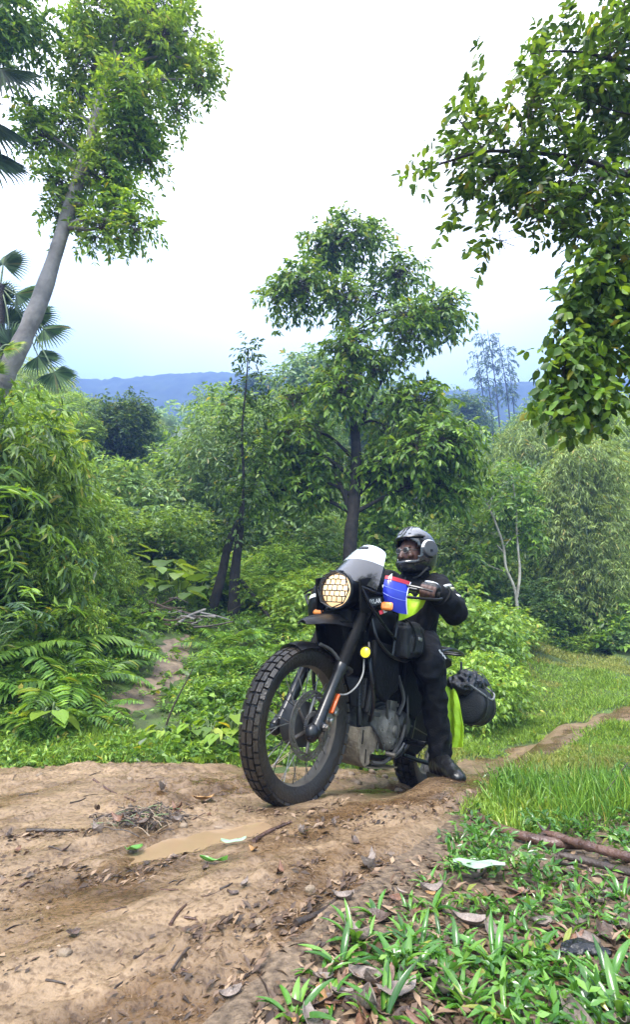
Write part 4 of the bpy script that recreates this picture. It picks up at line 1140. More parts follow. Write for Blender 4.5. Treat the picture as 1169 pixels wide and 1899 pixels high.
# taller grass of the near bank on the right
P = scatter_px(rng, 110000, 820, 1750, 1.9, 5.2, keep=lambda x, y: (x > .45) & (fbm(x * 2.2, y * 2.2, 3) > -.5 + 1.1 * smooth(2.7, 2.0, y)) & off_logs(x, y), power=1.2)
tag(link_mesh('bank_grass', leaves_mesh('bank_grass', blades(rng, P, (.040 + .045 * smooth(-.5, .7, fbm(P[:, 0] * 2.5, P[:, 1] * 2.5, 3))) * (1 - .5 * smooth(3.0, 3.6, P[:, 1])), .005, .65), BLADE), LF_GRASS), 'tufty green grass on the near bank right of the track', 'grass', kind='stuff')
P = scatter_px(rng, 3000, 880, 1330, 2.3, 3.15, keep=lambda x, y: (x > .5) & (fbm(x * 1.7 + 4, y * 1.7, 3) > .05) & off_logs(x, y))
tag(link_mesh('tall_grass', leaves_mesh('tall_grass', blades(rng, P, .15, .0042, .42), BLADE), LF_FERN), 'taller thin grass standing in patches on the near bank', 'grass', kind='stuff')
C = scatter_px(rng, 4200, 800, 1330, 1.75, 4.8, keep=lambda x, y: (fbm(x * 2 + 7, y * 2, 2) > .22) & ((y > 2.2) | (fbm(x * 5, y * 5, 2) > .25)) & off_logs(x, y))
rows = sprays(rng, C + Zup * rng.uniform(.01, .07, len(C))[:, None], rng.normal(0, .7, (len(C), 3)) + Zup * .6,   .05, 2, .036, .012, 50, .3, .3, .1)
tag(link_mesh('bank_weeds', leaves_mesh('bank_weeds', rows, LEAF4), LF_WET), 'small leafy weeds between the grass of the near bank', 'weeds', kind='stuff')

# ------------------------------------------------------------------ motorcycle (own axes: x forward, y to its left, z up; origin where the front tyre stands)
BLACK = mat('black_plastic', (.006, .006, .0065), .34, col2=(.0035, .0035, .004), scale=20, rvar=.1, spec=.28)
BLACK_MATT = mat('black_matt', (.007, .007, .007), .66, col2=(.004, .004, .004), scale=14, bump=.25, bscale=60, spec=.12)
BLACK_METAL = mat('black_metal', (.012, .012, .013), .30, .2, col2=(.005, .005, .006), spec=.5, scale=18, rvar=.1)
RUBBER = mat('wet_rubber', (.009, .009, .0095), .40, col2=(.030, .023, .016), scale=5, bump=.3, bscale=80, rvar=.12, spec=.3)
STEEL = mat('dull_steel', (.38, .37, .35), .38, .85, col2=(.20, .18, .16), scale=14, rvar=.1)
DISC = mat('brake_disc_steel', (.24, .22, .20), .42, .8, col2=(.11, .095, .085), scale=9)
RIM_M = mat('muddy_alloy', (.19, .16, .125), .55, .3, col2=(.09, .075, .058), scale=10)
ENGINE_M = mat('dusty_engine_casting', (.17, .155, .13), .66, .2, col2=(.06, .054, .046), scale=16, bump=.3)
MUD_METAL = mat('mud_coated_metal', (.26, .205, .14), .8, col2=(.12, .092, .062), scale=16, bump=.6, bscale=70)
DUST_BLACK = mat('dusty_black', (.042, .040, .036), .6, col2=(.016, .015, .014), scale=12)
ORANGE = mat('orange_reflector', (.75, .14, .02), .25, col2=(.6, .08, .012), scale=40, coat=.3)
AMBER = mat('amber_lens', (.80, .27, .05), .2, col2=(.6, .16, .03), scale=30, coat=.4)
BLUE = mat('blue_plastic', (.02, .036, .42), .3, col2=(.014, .024, .30), scale=9, coat=.2)
RED = mat('red_plastic', (.42, .015, .03), .35)
WHITE = mat('white_plastic', (.75, .76, .78), .35, col2=(.6, .61, .63), scale=12)
NEON = mat('neon_yellow_cloth', (.50, .78, .02), .55, col2=(.40, .64, .015), scale=14, bump=.4, bscale=25)
LAMP = mat('lit_headlamp_glass', (.9, .78, .55), .12, col2=(.72, .48, .22), scale=26, emit=(1.0, .62, .28), estr=.34)
FOG = mat('yellow_lamp_glass', (.85, .72, .04), .2, col2=(.7, .55, .02), scale=60, emit=(1.0, .8, .05), estr=.22)

def bike_matrix():
    cr, sr, cp, sp = math.cos(BROL), math.sin(BROL), math.cos(BPIT), math.sin(BPIT)
    hx, hy = -math.sin(BYAW), -math.cos(BYAW)
    def w(x, y, z):
        y, z = y * cr - z * sr, y * sr + z * cr
        x, z = x * cp - z * sp, x * sp + z * cp
        return (x * hx - y * hy, x * hy + y * hx, z)
    M = Matrix.Identity(4)
    for c, e in enumerate(((1, 0, 0), (0, 1, 0), (0, 0, 1))):
        for r_, val in enumerate(w(*e)): M[r_][c] = val
    M.translation = Vector((BX, BY, float(terrain(BX, BY)) - .013))
    return M
BM = bike_matrix()
bike = empty('motorcycle', label='black adventure motorcycle with a wire spoked front wheel and lit caged headlamp', cat='motorcycle')
bike.matrix_world = BM

STEER = math.radians(-3.5)
_sa = unit(np.array([-.446, 0, .895])); _s0 = np.array([.11, 0, 0])
def steer(V):
    """turn the front end about the steering head"""
    R = np.array(Matrix.Rotation(STEER, 3, Vector(_sa)))
    return (np.asarray(V, float) - _s0) @ R.T + _s0
FD = _sa                                                   # direction of the fork legs

def wheel(c, R, w, rim_r, spokes, front, name):
    tr = steer if front else (lambda V: V)
    c = np.asarray(c, float)
    root = empty(name); root.parent = bike; CHILDREN.setdefault(bike.name, []).append(root)
    h = w / 2
    mb = MB().lathe([(rim_r - .006, -.6 * h), (rim_r + .012, -.82 * h), (R - .045, -1.0 * h), (R - .024, -1.0 * h), (R - .014, -.86 * h), (R - .010, -.5 * h), (R - .009, 0), (R - .010, .5 * h), (R - .014, .86 * h), (R - .024, 1.0 * h), (R - .045, 1.0 * h), (rim_r + .012, .82 * h), (rim_r - .006, .6 * h)], c, (0, 1, 0), 72, closed=True)
    nb = 42 if front else 38
    for k in range(nb):
        for row, (yy, rr, wd, lean) in enumerate(((-.86 * h, R - .010, .42 * h, -.55), (-.33 * h, R - .0045, .50 * h, -.10), (.33 * h, R - .0045, .50 * h, .10), (.86 * h, R - .010, .42 * h, .55))):
            a = 2 * math.pi * (k + (.5 if row in (1, 2) else 0)) / nb
            e = np.array([math.cos(a), 0, math.sin(a)]); t = np.array([-math.sin(a), 0, math.cos(a)]); yv = np.array([0, 1.0, 0])
            rad = e * math.cos(lean) + yv * math.sin(lean); ax = yv * math.cos(lean) - e * math.sin(lean)
            mb.box(c + e * rr + yv * yy, (2 * math.pi * R / nb * .80, wd, .016), np.stack([t, ax, rad], 1))
    mb.xf(tr).build('tyre', RUBBER, root, smooth_deg=35)
    MB().lathe([(rim_r - .012, -.32 * h), (rim_r - .008, -.55 * h), (rim_r + .008, -.72 * h), (rim_r + .012, -.62 * h), (rim_r, -.45 * h), (rim_r - .002, 0), (rim_r, .45 * h), (rim_r + .012, .62 * h), (rim_r + .008, .72 * h), (rim_r - .008, .55 * h), (rim_r - .012, .32 * h), (rim_r - .016, 0)], c, (0, 1, 0), 72, closed=True).xf(tr).build('rim', RIM_M, root)
    MB().lathe([(.0, -.055), (.02, -.055), (.034, -.05), (.034, -.036), (.02, -.03), (.02, .03), (.034, .036), (.034, .05), (.02, .055), (.0, .055)], c, (0, 1, 0), 28).xf(tr).build('hub', BLACK_METAL, root)
    for k in range(spokes):
        a = 2 * math.pi * k / spokes
        sd = 1 if k % 2 else -1
        off = (.42 if (k // 2) % 2 else -.42)
        p0 = c + np.array([.032 * math.cos(a + off * 2.6), sd * .042, .032 * math.sin(a + off * 2.6)])
        p1 = c + np.array([(rim_r - .012) * math.cos(a), sd * .008, (rim_r - .012) * math.sin(a)])
        MB().tube([p0, p1], .0023, 5).xf(tr).build('spoke', STEEL if k % 3 else DUST_BLACK, root)
    return root

FW = wheel((0, 0, .345), .350, .100, .270, 36, True, 'front_wheel')
RW = wheel((-1.465, 0, .325), .326, .132, .222, 32, False, 'rear_wheel')
# brake disc with drilled holes, and the toothed sensor ring
ax_c = np.array([0, 0, .345])
def disc(r_in, r_out, y, th, n, holes, c):
    mb = MB()
    rr = np.linspace(r_in, r_out, 6)
    for i in range(n):
        for j in range(5):
            if holes and ((j == 1 and i % 6 in (0, 1)) or (j == 2 and i % 6 in (2, 3)) or (j == 3 and i % 6 in (4, 5))): continue
            a0, a1 = 2 * math.pi * i / n, 2 * math.pi * (i + 1) / n
            Q = [c + np.array([r_ * math.cos(a), yy, r_ * math.sin(a)]) for yy in (y - th / 2, y + th / 2) for r_, a in ((rr[j], a0), (rr[j + 1], a0), (rr[j + 1], a1), (rr[j], a1))]
            mb.add(Q, [(0, 1, 2, 3), (7, 6, 5, 4), (0, 4, 5, 1), (1, 5, 6, 2), (2, 6, 7, 3), (3, 7, 4, 0)])
    return mb
d_ = disc(.118, .152, .066, .005, 108, True, ax_c)
for k in range(6):
    a = k * math.pi / 3 + .2
    e = np.array([math.cos(a), 0, math.sin(a)]); e2 = np.array([math.cos(a + .35), 0, math.sin(a + .35)])
    d_.tube([ax_c + e * .04 + np.array([0, .06, 0]), ax_c + e2 * .122 + np.array([0, .066, 0])], .008, 6)
d_.xf(steer).build('brake_disc', DISC, FW, smooth_deg=0)
r_ = MB()
for k in range(48):
    a = 2 * math.pi * k / 48
    r_.box(ax_c + np.array([.056 * math.cos(a), .078, .056 * math.sin(a)]), (.012, .004, .0042), np.stack([(math.cos(a), 0, math.sin(a)), (0, 1, 0), (-math.sin(a), 0, math.cos(a))], 1))
r_.lathe([(.040, .076), (.052, .076), (.052, .080), (.040, .080)], ax_c, (0, 1, 0), 40, closed=True)
r_.xf(steer).build('sensor_ring', STEEL, FW, smooth_deg=0)
MB().lathe([(.085, -.034), (.10, -.034), (.105, .0), (.10, .034), (.03, .052)], ax_c, (0, 1, 0), 32).xf(steer).build('hub_drum', DUST_BLACK, FW)

# fork
for sd in (1, -1):
    b0 = np.array([.014, sd * .108, .33])
    leg = MB().tube([b0 + FD * t for t in (-.035, -.03, 0, .02, .05, .30, .31, .34)], [.018, .026, .033, .031, .0275, .0275, .033, .033], 16)
    leg.ell(b0 + FD * -.01 + np.array([.018, 0, -.006]), (.036, .032, .042), 14, 8)
    leg.lathe([(0, -.02), (.022, -.02), (.022, .026), (.012, .030), (0, .03)], (0, sd * .118, .345), (0, sd, 0), 18)
    leg = leg.xf(steer).build('fork_leg', BLACK_METAL, bike)
    g_ = MB(); ts = np.linspace(.33, .66, 27)
    g_.tube([b0 + FD * t for t in ts], [.030 + .003 * (i % 2) for i in range(27)], 14)
    g_.xf(steer).build('gaiter', BLACK_MATT, leg)
    MB().tube([b0 + FD * t for t in (.64, .98)], .023, 12).xf(steer).build('stanchion', BLACK_METAL, leg)
    rf_ = MB().box((0, 0, 0), (.018, .034, .105))
    Rr = np.stack([np.cross((0, 1, 0), FD), (0, 1, 0), FD], 1)
    o_ = MB(); o_.box(b0 + FD * .155 + np.array([-.030, sd * .014, -.016]), (.014, .034, .10), Rr)
    o_.xf(steer).build('reflector', ORANGE, leg, bevel=.006)
# caliper behind the left leg, axle nut
cal = MB().box((-.105, .085, .405), (.07, .05, .10), np.array(Matrix.Rotation(-.5, 3, 'Y'))).box((-.085, .1, .46), (.05, .04, .05), np.array(Matrix.Rotation(-.5, 3, 'Y'))).lathe([(0, 0), (.014, 0), (.014, .03), (0, .03)], (-.115, .098, .41), (0, 1, 0), 14).lathe([(0, 0), (.013, 0), (.013, .03), (0, .03)], (-.085, .098, .375), (0, 1, 0), 14)
cal.xf(steer).build('brake_caliper', STEEL, bike, bevel=.006)
MB().lathe([(0, 0), (.017, 0), (.017, .014), (.010, .016), (.010, .024), (0, .024)], (0, .146, .345), (0, 1, 0), 6).xf(steer).build('axle_nut', STEEL, bike, smooth_deg=0)
cl = MB()
for t in (.70, .92):
    cl.box(np.array([.014, 0, .33]) + FD * t, (.07, .27, .045), Rr)
cl.xf(steer).build('fork_clamp', BLACK_METAL, bike, bevel=.008)

# low fender over the tyre and the beak above it
a = np.radians(np.linspace(66, 164, 22)); w = np.linspace(-1, 1, 9)
Gd = np.array([[(ax_c[0] + (.372 - .028 * abs(q) ** 2.2) * math.cos(t), q * .066, ax_c[2] + (.372 - .028 * abs(q) ** 2.2) * math.sin(t)) for q in w] for t in a])
ff = MB().sheet(Gd, .004).xf(steer).build('front_fender', BLACK, bike)
st = MB()
for sd in (1, -1):
    st.tube(curve([(-.245, sd * .07, .60), (-.24, sd * .10, .62), (-.16, sd * .118, .63)], 8), .011, 8)
    st.tube(curve([(.0, sd * .062, .712), (-.08, sd * .085, .69), (-.15, sd * .115, .62)], 8), .009, 8)
st.xf(steer).build('fender_stay', DUST_BLACK, bike)
xs = np.array([.105, .085, .03, -.06, -.14, -.22, -.32])
zc = np.array([.800, .815, .838, .864, .880, .893, .905])
hw = np.array([.022, .046, .066, .082, .095, .105, .11])
dr = np.array([.012, .022, .030, .040, .052, .062, .07])
Gd = np.array([[(x, q * h_, z - d * abs(q) ** 2.4 + .006 * (1 - abs(q))) for q in np.linspace(-1, 1, 13)] for x, z, h_, d in zip(xs, zc, hw, dr)])
MB().sheet(Gd, .006).build('beak_fender', BLACK, bike)
for sd in (1, -1):
    MB().prism([(-.10, .852), (-.30, .875), (-.36, .76), (-.26, .70), (-.17, .735)], (0, sd * .078, 0), (1, 0, 0), (0, 0, 1), .012).build('fender_bracket', BLACK_MATT, bike, bevel=.003)

# headlamp and its wire guard
hl = np.array([-.135, .012, 1.012]); hax = unit(np.array([1, .0, -.10]))
head = MB().lathe([(0, -.16), (.05, -.155), (.082, -.11), (.098, -.04), (.103, 0), (.103, .012), (.094, .016), (.09, .006), (.088, -.02)], hl, hax, 40).build('headlamp', BLACK, bike)
MB().lathe([(.0895, -.002), (.08, .010), (.06, .020), (.03, .026), (0, .028)], hl, hax, 36).build('lens', LAMP, head)
MB().lathe([(.092, .004), (.1015, .004), (.1015, .016), (.092, .016)], hl + hax * .002, hax, 40, closed=True).build('bezel', BLACK_METAL, head)
hy_ = unit(np.cross((0, 0, 1), hax)); hz_ = np.cross(hax, hy_)
gd = MB()
def gp(u_, v_): return hl + hax * (.048 - .9 * (u_ * u_ + v_ * v_)) + hy_ * u_ + hz_ * v_
Rg = .097
ring = [gp(Rg * math.cos(t), Rg * math.sin(t)) for t in np.linspace(0, 2 * math.pi, 9)]
for p, q in zip(ring[:-1], ring[1:]): gd.tube([p, q], .0032, 6)
for k, v_ in enumerate((-.066, -.036, -.008, .022, .052, .077)):
    hw_ = math.sqrt(max(0, .093 ** 2 - v_ ** 2))
    gd.tube([gp(u_, v_) for u_ in np.linspace(-hw_, hw_, 7)], .0029, 5)
lv = (-.093, -.066, -.036, -.008, .022, .052, .077, .093)
for k in range(7):
    a0, a1 = lv[k], lv[k + 1]
    for u_ in (np.arange(-.075, .09, .030) + (.015 if k % 2 else 0)):
        if u_ * u_ + max(a0 * a0, a1 * a1) < .0088: gd.tube([gp(u_, a0), gp(u_, a1)], .0029, 5)
for sd in (1, -1):
    gd.tube([ring[2] + hy_ * sd * .03, hl + hax * .0 + hz_ * .10 + hy_ * sd * .03], .004, 6)
    gd.tube([ring[6] + hy_ * sd * .03, hl - hz_ * .10 + hy_ * sd * .03], .004, 6)
gd.build('lamp_guard', BLACK_METAL, head)

# screen: black lower part, pale clear upper part
def screen(s0, s1, ns):
    rows = []
    for s in np.linspace(s0, s1, ns):
        z = 1.075 + .262 * s; x = -.125 - .235 * s - .02 * s * s
        hwid = .142 + .040 * math.sin(min(1, (1 - s) * 1.1) * 1.3) - .040 * s - (.030 * max(0, (s - .80) / .20) ** 2.6)
        rows.append([(x - .11 * abs(q) ** 2 * (1 - .45 * s), .012 + q * hwid, z - .012 * abs(q) ** 4 * s - .035 * abs(q) ** 2 * (1 - s)) for q in np.linspace(-1, 1, 15)])
    return np.array(rows)
MB().sheet(screen(0, .56, 10), .004).build('screen_base', mat('glossy_black_screen', (.012, .012, .013), .16, col2=(.02, .02, .021), scale=6, coat=.7), bike)
sc_m = mat('sky_reflection_screen', (.66, .73, .76), .16, col2=(.52, .59, .62), scale=5, alpha=.74, coat=.6)  # sky reflection put into the pale colour of the clear screen
ws = MB().sheet(screen(.555, 1.0, 10), .004).build('windscreen', sc_m, bike)
gl = screen(.86, .93, 3)[:, 5:10]
MB().sheet(gl + np.array([.006, 0, .003]), .003).build('vent_slot', BLACK, ws)
for sd in (1, -1):
    sp_ = MB().prism([(-.12, 1.07), (-.20, 1.10), (-.44, 1.14), (-.46, 1.03), (-.30, .93), (-.17, .91)], (0, .012 + sd * .135, 0), (1, 0, 0), (0, 0, 1), .012).build('side_panel', BLACK_MATT, bike, bevel=.004)
MB().tube(curve([(-.14, .15, 1.035), (-.26, .185, 1.03), (-.42, .20, 1.035)], 10), .008, 8).tube(curve([(-.14, .15, 1.035), (-.22, .18, .95), (-.36, .205, .87), (-.5, .2, .83)], 12), .008, 8).build('crash_bar', BLACK_METAL, bike)
# name plate and the red and white sticker below it, on the left side panel
pl = MB().box((0, 0, 0), (.10, .004, .042)).build('name_plate', BLACK, bike, bevel=.001)
pl.location = (-.248, .168, .982); pl.rotation_euler = (0, math.radians(16), math.radians(-48))
cu = bpy.data.curves.new('letters', 'FONT'); cu.body = 'OHYLAR'; cu.size = .032; cu.align_x = 'CENTER'; cu.align_y = 'CENTER'; cu.extrude = .0006
to = bpy.data.objects.new('letters', cu); COL.objects.link(to)
tm = bpy.data.meshes.new_from_object(to.evaluated_get(bpy.context.evaluated_depsgraph_get()))
bpy.data.objects.remove(to)
tx = link_mesh('letters', tm, mat('white_print', (.62, .62, .62), .5), pl)
tx.rotation_euler = (math.radians(90), 0, math.radians(180)); tx.location = (0, .0035, 0); tx.scale = (.72, 1, 1)
stq = MB().box((-.02, 0, 0), (.022, .003, .020)).build('sticker', RED, bike)
stq.location = (-.262, .200, .925); stq.rotation_euler = (0, math.radians(30), math.radians(-48))
MB().box((.0, .0, 0), (.022, .003, .020)).build('sticker', WHITE, stq).location = (-.021 - .02, .0, 0)

# indicators
for c, sd in (((-.275, .248, .965), 1), ((-.30, -.19, .925), -1)):
    ind = MB().lathe([(0, -.03), (.016, -.028), (.024, -.01), (.026, .008), (.022, .010)], c, (1, 0, 0), 20).tube([np.array(c) + np.array([-.01, 0, 0]), (c[0] - .01, sd * .10, c[2] - .01)], .009, 8).build('indicator', BLACK_MATT, bike)
    Ln = MB().box(np.array(c) + np.array([.014, 0, 0]), (.022, .066, .042)).build('lens', AMBER, ind, bevel=.011)

# handlebar, guards, levers
hb = MB().tube(curve([(-.52, .43, 1.07), (-.47, .26, 1.10), (-.43, .11, 1.10), (-.43, 0, 1.05), (-.43, -.11, 1.10), (-.47, -.26, 1.10), (-.52, -.43, 1.07)], 40), .012, 10).xf(steer)
hb = hb.build('handlebar', BLACK_METAL, bike)
for sd in (1, -1):
    MB().tube([(-.52, sd * .43, 1.07), (-.485, sd * .31, 1.095)], .017, 14).xf(steer).build('grip', BLACK_MATT, hb)
    MB().tube(curve([(-.46, sd * .23, 1.105), (-.39, sd * .27, 1.10), (-.40, sd * .36, 1.085), (-.43, sd * .43, 1.07)], 12), .0065, 6).xf(steer).build('lever', BLACK_METAL, hb)
    MB().box((-.455, sd * .20, 1.105), (.05, .05, .06)).xf(steer).build('switch_block', BLACK, hb, bevel=.01)
def guard_grid(sd, inner, outer, x0, s0=0.0, s1=1.0):
    rows = []
    for s in np.linspace(s0, s1, 9):
        zt = 1.132 - .006 * s; zb = .985 - .045 * math.sin(s * 1.9) + .012 * s
        y = inner + (outer - inner) * s
        rows.append([(x0 - .16 * max(0, s - .25) ** 1.6 + .028 * math.sin(math.pi * t) - .03 * (1 - t) * (1 - s), sd * y, zb + (zt - zb) * t) for t in np.linspace(0, 1, 9)])
    return np.array(rows)
gg = guard_grid(1, .204, .300, -.295)
lg = MB().sheet(gg, .005).build('hand_guard', BLUE, bike)
MB().sheet(gg[:, 7:] + np.array([.004, 0, .002]), .004).build('red_stripe', RED, lg)
ed = MB().tube(gg[-1], .0045, 6).build('white_edge', WHITE, lg)
for t in (3, 5): MB().tube(gg[:, t] + np.array([.003, 0, 0]), .0022, 5).build('moulded_rib', mat('pale_blue_plastic', (.16, .22, .72), .3), lg)
MB().prism([(0, 0), (.035, .055), (.05, .07), (.05, .02), (.02, -.03)], gg[0][5] + np.array([-.01, -.012, .0]), (0, 1, 0), (0, 0, 1), .006).build('white_flap', WHITE, lg)
MB().tube(curve([gg[0][3], (-.36, .16, 1.07), (-.42, .13, 1.09)], 8), .009, 8).build('guard_bracket', BLACK_METAL, lg)
MB().tube(curve([gg[-1][4], (-.45, .41, 1.05), (-.52, .435, 1.07)], 8), .008, 8).build('guard_bracket', BLACK_METAL, lg)
gg2 = guard_grid(-1, .185, .305, -.275) + np.array([0, 0, -.075])
rg = MB().sheet(gg2, .005).build('hand_guard', BLACK, bike)
MB().sheet(gg2[:, 5:7] + np.array([.006, 0, 0]), .003).build('white_stripe', WHITE, rg)
MB().tube(curve([gg2[-1][4], (-.45, -.41, 1.04), (-.52, -.435, 1.07)], 8), .008, 8).build('guard_bracket', BLACK_METAL, rg)
MB().tube(curve([gg2[0][4], (-.36, -.15, 1.02), (-.43, -.13, 1.09)], 8), .009, 8).build('guard_bracket', BLACK_METAL, rg)

# yellow spot lamps on the crash bars
for sd in (1, -1):
    c = np.array([-.245, sd * .165, .722])
    fl = MB().lathe([(0, -.05), (.022, -.048), (.031, -.02), (.033, .006), (.028, .008), (.026, 0)], c, (1, .12 * sd, 0), 22).tube([c + np.array([-.02, 0, 0]), (-.33, sd * .13, .76)], .008, 8).build('spot_lamp', BLACK_MATT, bike)
    MB().lathe([(.0275, .002), (.02, .009), (0, .012)], c, (1, .12 * sd, 0), 20).build('lens', FOG, fl)
# brake hose
MB().tube(curve([(-.262, .150, .70), (-.262, .155, .62), (-.225, .15, .555), (-.17, .135, .51), (-.12, .12, .50)], 20), .0042, 6).build('brake_hose', mat('pale_hose', (.30, .29, .27), .5), bike)

# tank, side racks, seat, frame
tg = []
for x, hw_, zt, zb in ((-.40, .07, .97, .86), (-.46, .125, 1.02, .82), (-.56, .15, 1.05, .78), (-.68, .145, 1.045, .77), (-.80, .11, .98, .78), (-.88, .085, .90, .80)):
    zm, hz = (zt + zb) / 2, (zt - zb) / 2
    tg.append([(x, hw_ * np.sign(math.cos(t)) * abs(math.cos(t)) ** .6, zm + hz * np.sign(math.sin(t)) * abs(math.sin(t)) ** .75) for t in np.linspace(0, 2 * math.pi, 25)])
tg = np.array(tg)
tv = np.array([curve(tg[:, j], 16) for j in range(25)]).transpose(1, 0, 2)
m_ = MB(); n_ = 24
Vt = tv[:, :24].reshape(-1, 3)
m_.add(Vt, [(i * n_ + j, i * n_ + (j + 1) % n_, (i + 1) * n_ + (j + 1) % n_, (i + 1) * n_ + j) for i in range(15) for j in range(n_)] + [tuple(range(n_))[::-1], tuple(15 * n_ + j for j in range(n_))])
m_.build('tank', BLACK, bike, smooth_deg=60)
for sd in (1, -1):
    rk = MB()
    rk.tube(curve([(-.30, sd * .15, .90), (-.33, sd * .19, .98), (-.50, sd * .20, .965), (-.74, sd * .19, .90), (-.76, sd * .17, .76), (-.50, sd * .19, .74), (-.33, sd * .18, .80), (-.30, sd * .15, .90)], 48), .009, 8)
    rk.tube([(-.50, sd * .20, .965), (-.50, sd * .19, .74)], .008, 8)
    rk.tube(curve([(-.33, sd * .13, .78), (-.30, sd * .17, .66), (-.36, sd * .18, .5), (-.46, sd * .12, .40)], 20), .011, 8)
    rk.build('tank_rack', BLACK_METAL, bike)
s_ = MB()
sg = []
for x, hw_, zt in ((-.84, .10, .85), (-.92, .14, .835), (-1.05, .155, .83), (-1.18, .15, .86), (-1.30, .14, .90), (-1.5, .12, .905), (-1.58, .09, .89)):
    sg.append([(x, q * hw_, zt - .045 * abs(q) ** 3) for q in np.linspace(-1, 1, 9)])
s_.sheet(np.array(sg) - np.array([0, 0, .04]), .08)
s_.build('seat', BLACK_MATT, bike)
fr_ = MB()
for sd in (1, -1):
    fr_.tube(curve([(-.40, sd * .03, .95), (-.42, sd * .05, .70), (-.40, sd * .08, .46), (-.48, sd * .10, .24), (-.78, sd * .12, .23), (-.98, sd * .12, .33), (-1.02, sd * .11, .62), (-.98, sd * .09, .80)], 30), .017, 9)
    fr_.tube([(-.92, sd * .10, .78), (-1.55, sd * .11, .86)], .013, 8)
    fr_.tube([(-1.0, sd * .11, .50), (-1.40, sd * .12, .84)], .012, 8)
fr_.build('frame', BLACK_METAL, bike)
sw = MB()
for sd in (1, -1): sw.tube([(-.96, sd * .10, .40), (-1.20, sd * .105, .36), (-1.47, sd * .11, .325)], [.03, .024, .026], 10)
sw.tube([(-1.0, 0, .42), (-1.12, 0, .60), (-1.16, 0, .74)], [.03, .04, .035], 12)
sw.build('swingarm', BLACK_METAL, bike)
a = np.radians(np.linspace(20, 100, 16))
Gd = np.array([[(-1.465 + (.362 - .03 * abs(q) ** 2.2) * math.cos(t), q * .085, .325 + (.362 - .03 * abs(q) ** 2.2) * math.sin(t)) for q in w] for t in a])
MB().sheet(Gd, .004).build('rear_hugger', BLACK_MATT, bike)
MB().sheet(np.array([[(-1.10 - .03 * t, q * .10, .46 - .26 * t) for q in np.linspace(-1, 1, 5)] for t in np.linspace(0, 1, 5)]), .006).build('mud_flap', BLACK_MATT, bike)
tr_ = MB()
for sd in (1, -1): tr_.tube(curve([(-1.30, sd * .13, .88), (-1.5, sd * .15, .93), (-1.78, sd * .13, .93), (-1.80, 0, .93)], 18), .010, 8)
for x in (-1.45, -1.58, -1.70): tr_.tube([(x, -.15, .93), (x, .15, .93)], .008, 6)
for sd in (1, -1): tr_.tube(curve([(-1.28, sd * .15, .84), (-1.24, sd * .22, .62), (-1.36, sd * .23, .50), (-1.56, sd * .22, .54), (-1.6, sd * .18, .86)], 24), .008, 8)
tr_.build('luggage_rack', BLACK_METAL, bike)

# engine
en = MB()
en.box((-.70, 0, .36), (.40, .22, .20)).box((-.84, 0, .45), (.22, .20, .14))
for k in range(5): en.box((-.52 - .07 * k, .113, .285), (.008, .012, .07))
for k in range(4): en.box((-.80 - .05 * k, .104, .50), (.03, .012, .02))
en = en.build('engine', ENGINE_M, bike, bevel=.018)
for pts, r_h in (([(-.52, .10, .62), (-.56, .15, .52), (-.60, .15, .42)], .009), ([(-.74, .12, .66), (-.76, .16, .54), (-.72, .155, .45)], .011), ([(-.48, .10, .40), (-.52, .14, .34), (-.60, .15, .27)], .008), ([(-.84, .14, .58), (-.82, .165, .47), (-.86, .15, .34)], .007)):
    MB().tube(curve(pts, 12), r_h, 7).build('hose', DUST_BLACK, en)
cover = MB().lathe([(0, .045), (.05, .043), (.088, .032), (.105, .012), (.108, -.02)], (-.665, .125, .365), (0, 1, 0), 36)
cover.lathe([(0, .012), (.02, .012), (.03, .004), (.03, 0)], (-.665, .168, .365), (0, 1, 0), 18)
cover.build('crank_cover', ENGINE_M, en)
MB().lathe([(0, .03), (.055, .028), (.072, .012), (.074, -.01)], (-.86, .118, .40), (0, 1, 0), 28).build('sprocket_cover', DUST_BLACK, en)
for k in range(6):
    a = math.pi * k / 6
    MB().box((-.665, .163, .365), (.15, .006, .006), np.array(Matrix.Rotation(a, 3, 'Y'))).build('rib', ENGINE_M, en)
for k in range(7):
    a = 2 * math.pi * k / 7
    MB().lathe([(0, 0), (.006, 0), (.006, .008), (0, .009)], (-.665 + .098 * math.cos(a), .140, .365 + .098 * math.sin(a)), (0, 1, 0), 6).build('bolt', STEEL, en)
cy = MB(); cd = unit(np.array([.28, 0, 1]))
Rc = np.stack([np.cross((0, 1, 0), cd), (0, 1, 0), cd], 1)
for k in range(9): cy.box(np.array([-.60, 0, .47]) + cd * .024 * k, (.165, .19, .010), Rc)
cy.box(np.array([-.60, 0, .47]) + cd * .1, (.12, .14, .24), Rc)
cy.box(np.array([-.60, 0, .47]) + cd * .26, (.15, .17, .08), Rc)
cy.build('cylinder', DUST_BLACK, en)
MB().tube(curve([(-.50, -.03, .66), (-.40, -.05, .62), (-.38, -.06, .48), (-.42, -.08, .33), (-.55, -.13, .24), (-.8, -.15, .24), (-1.1, -.17, .33)], 30), .021, 10).build('exhaust_pipe', MUD_METAL, en)
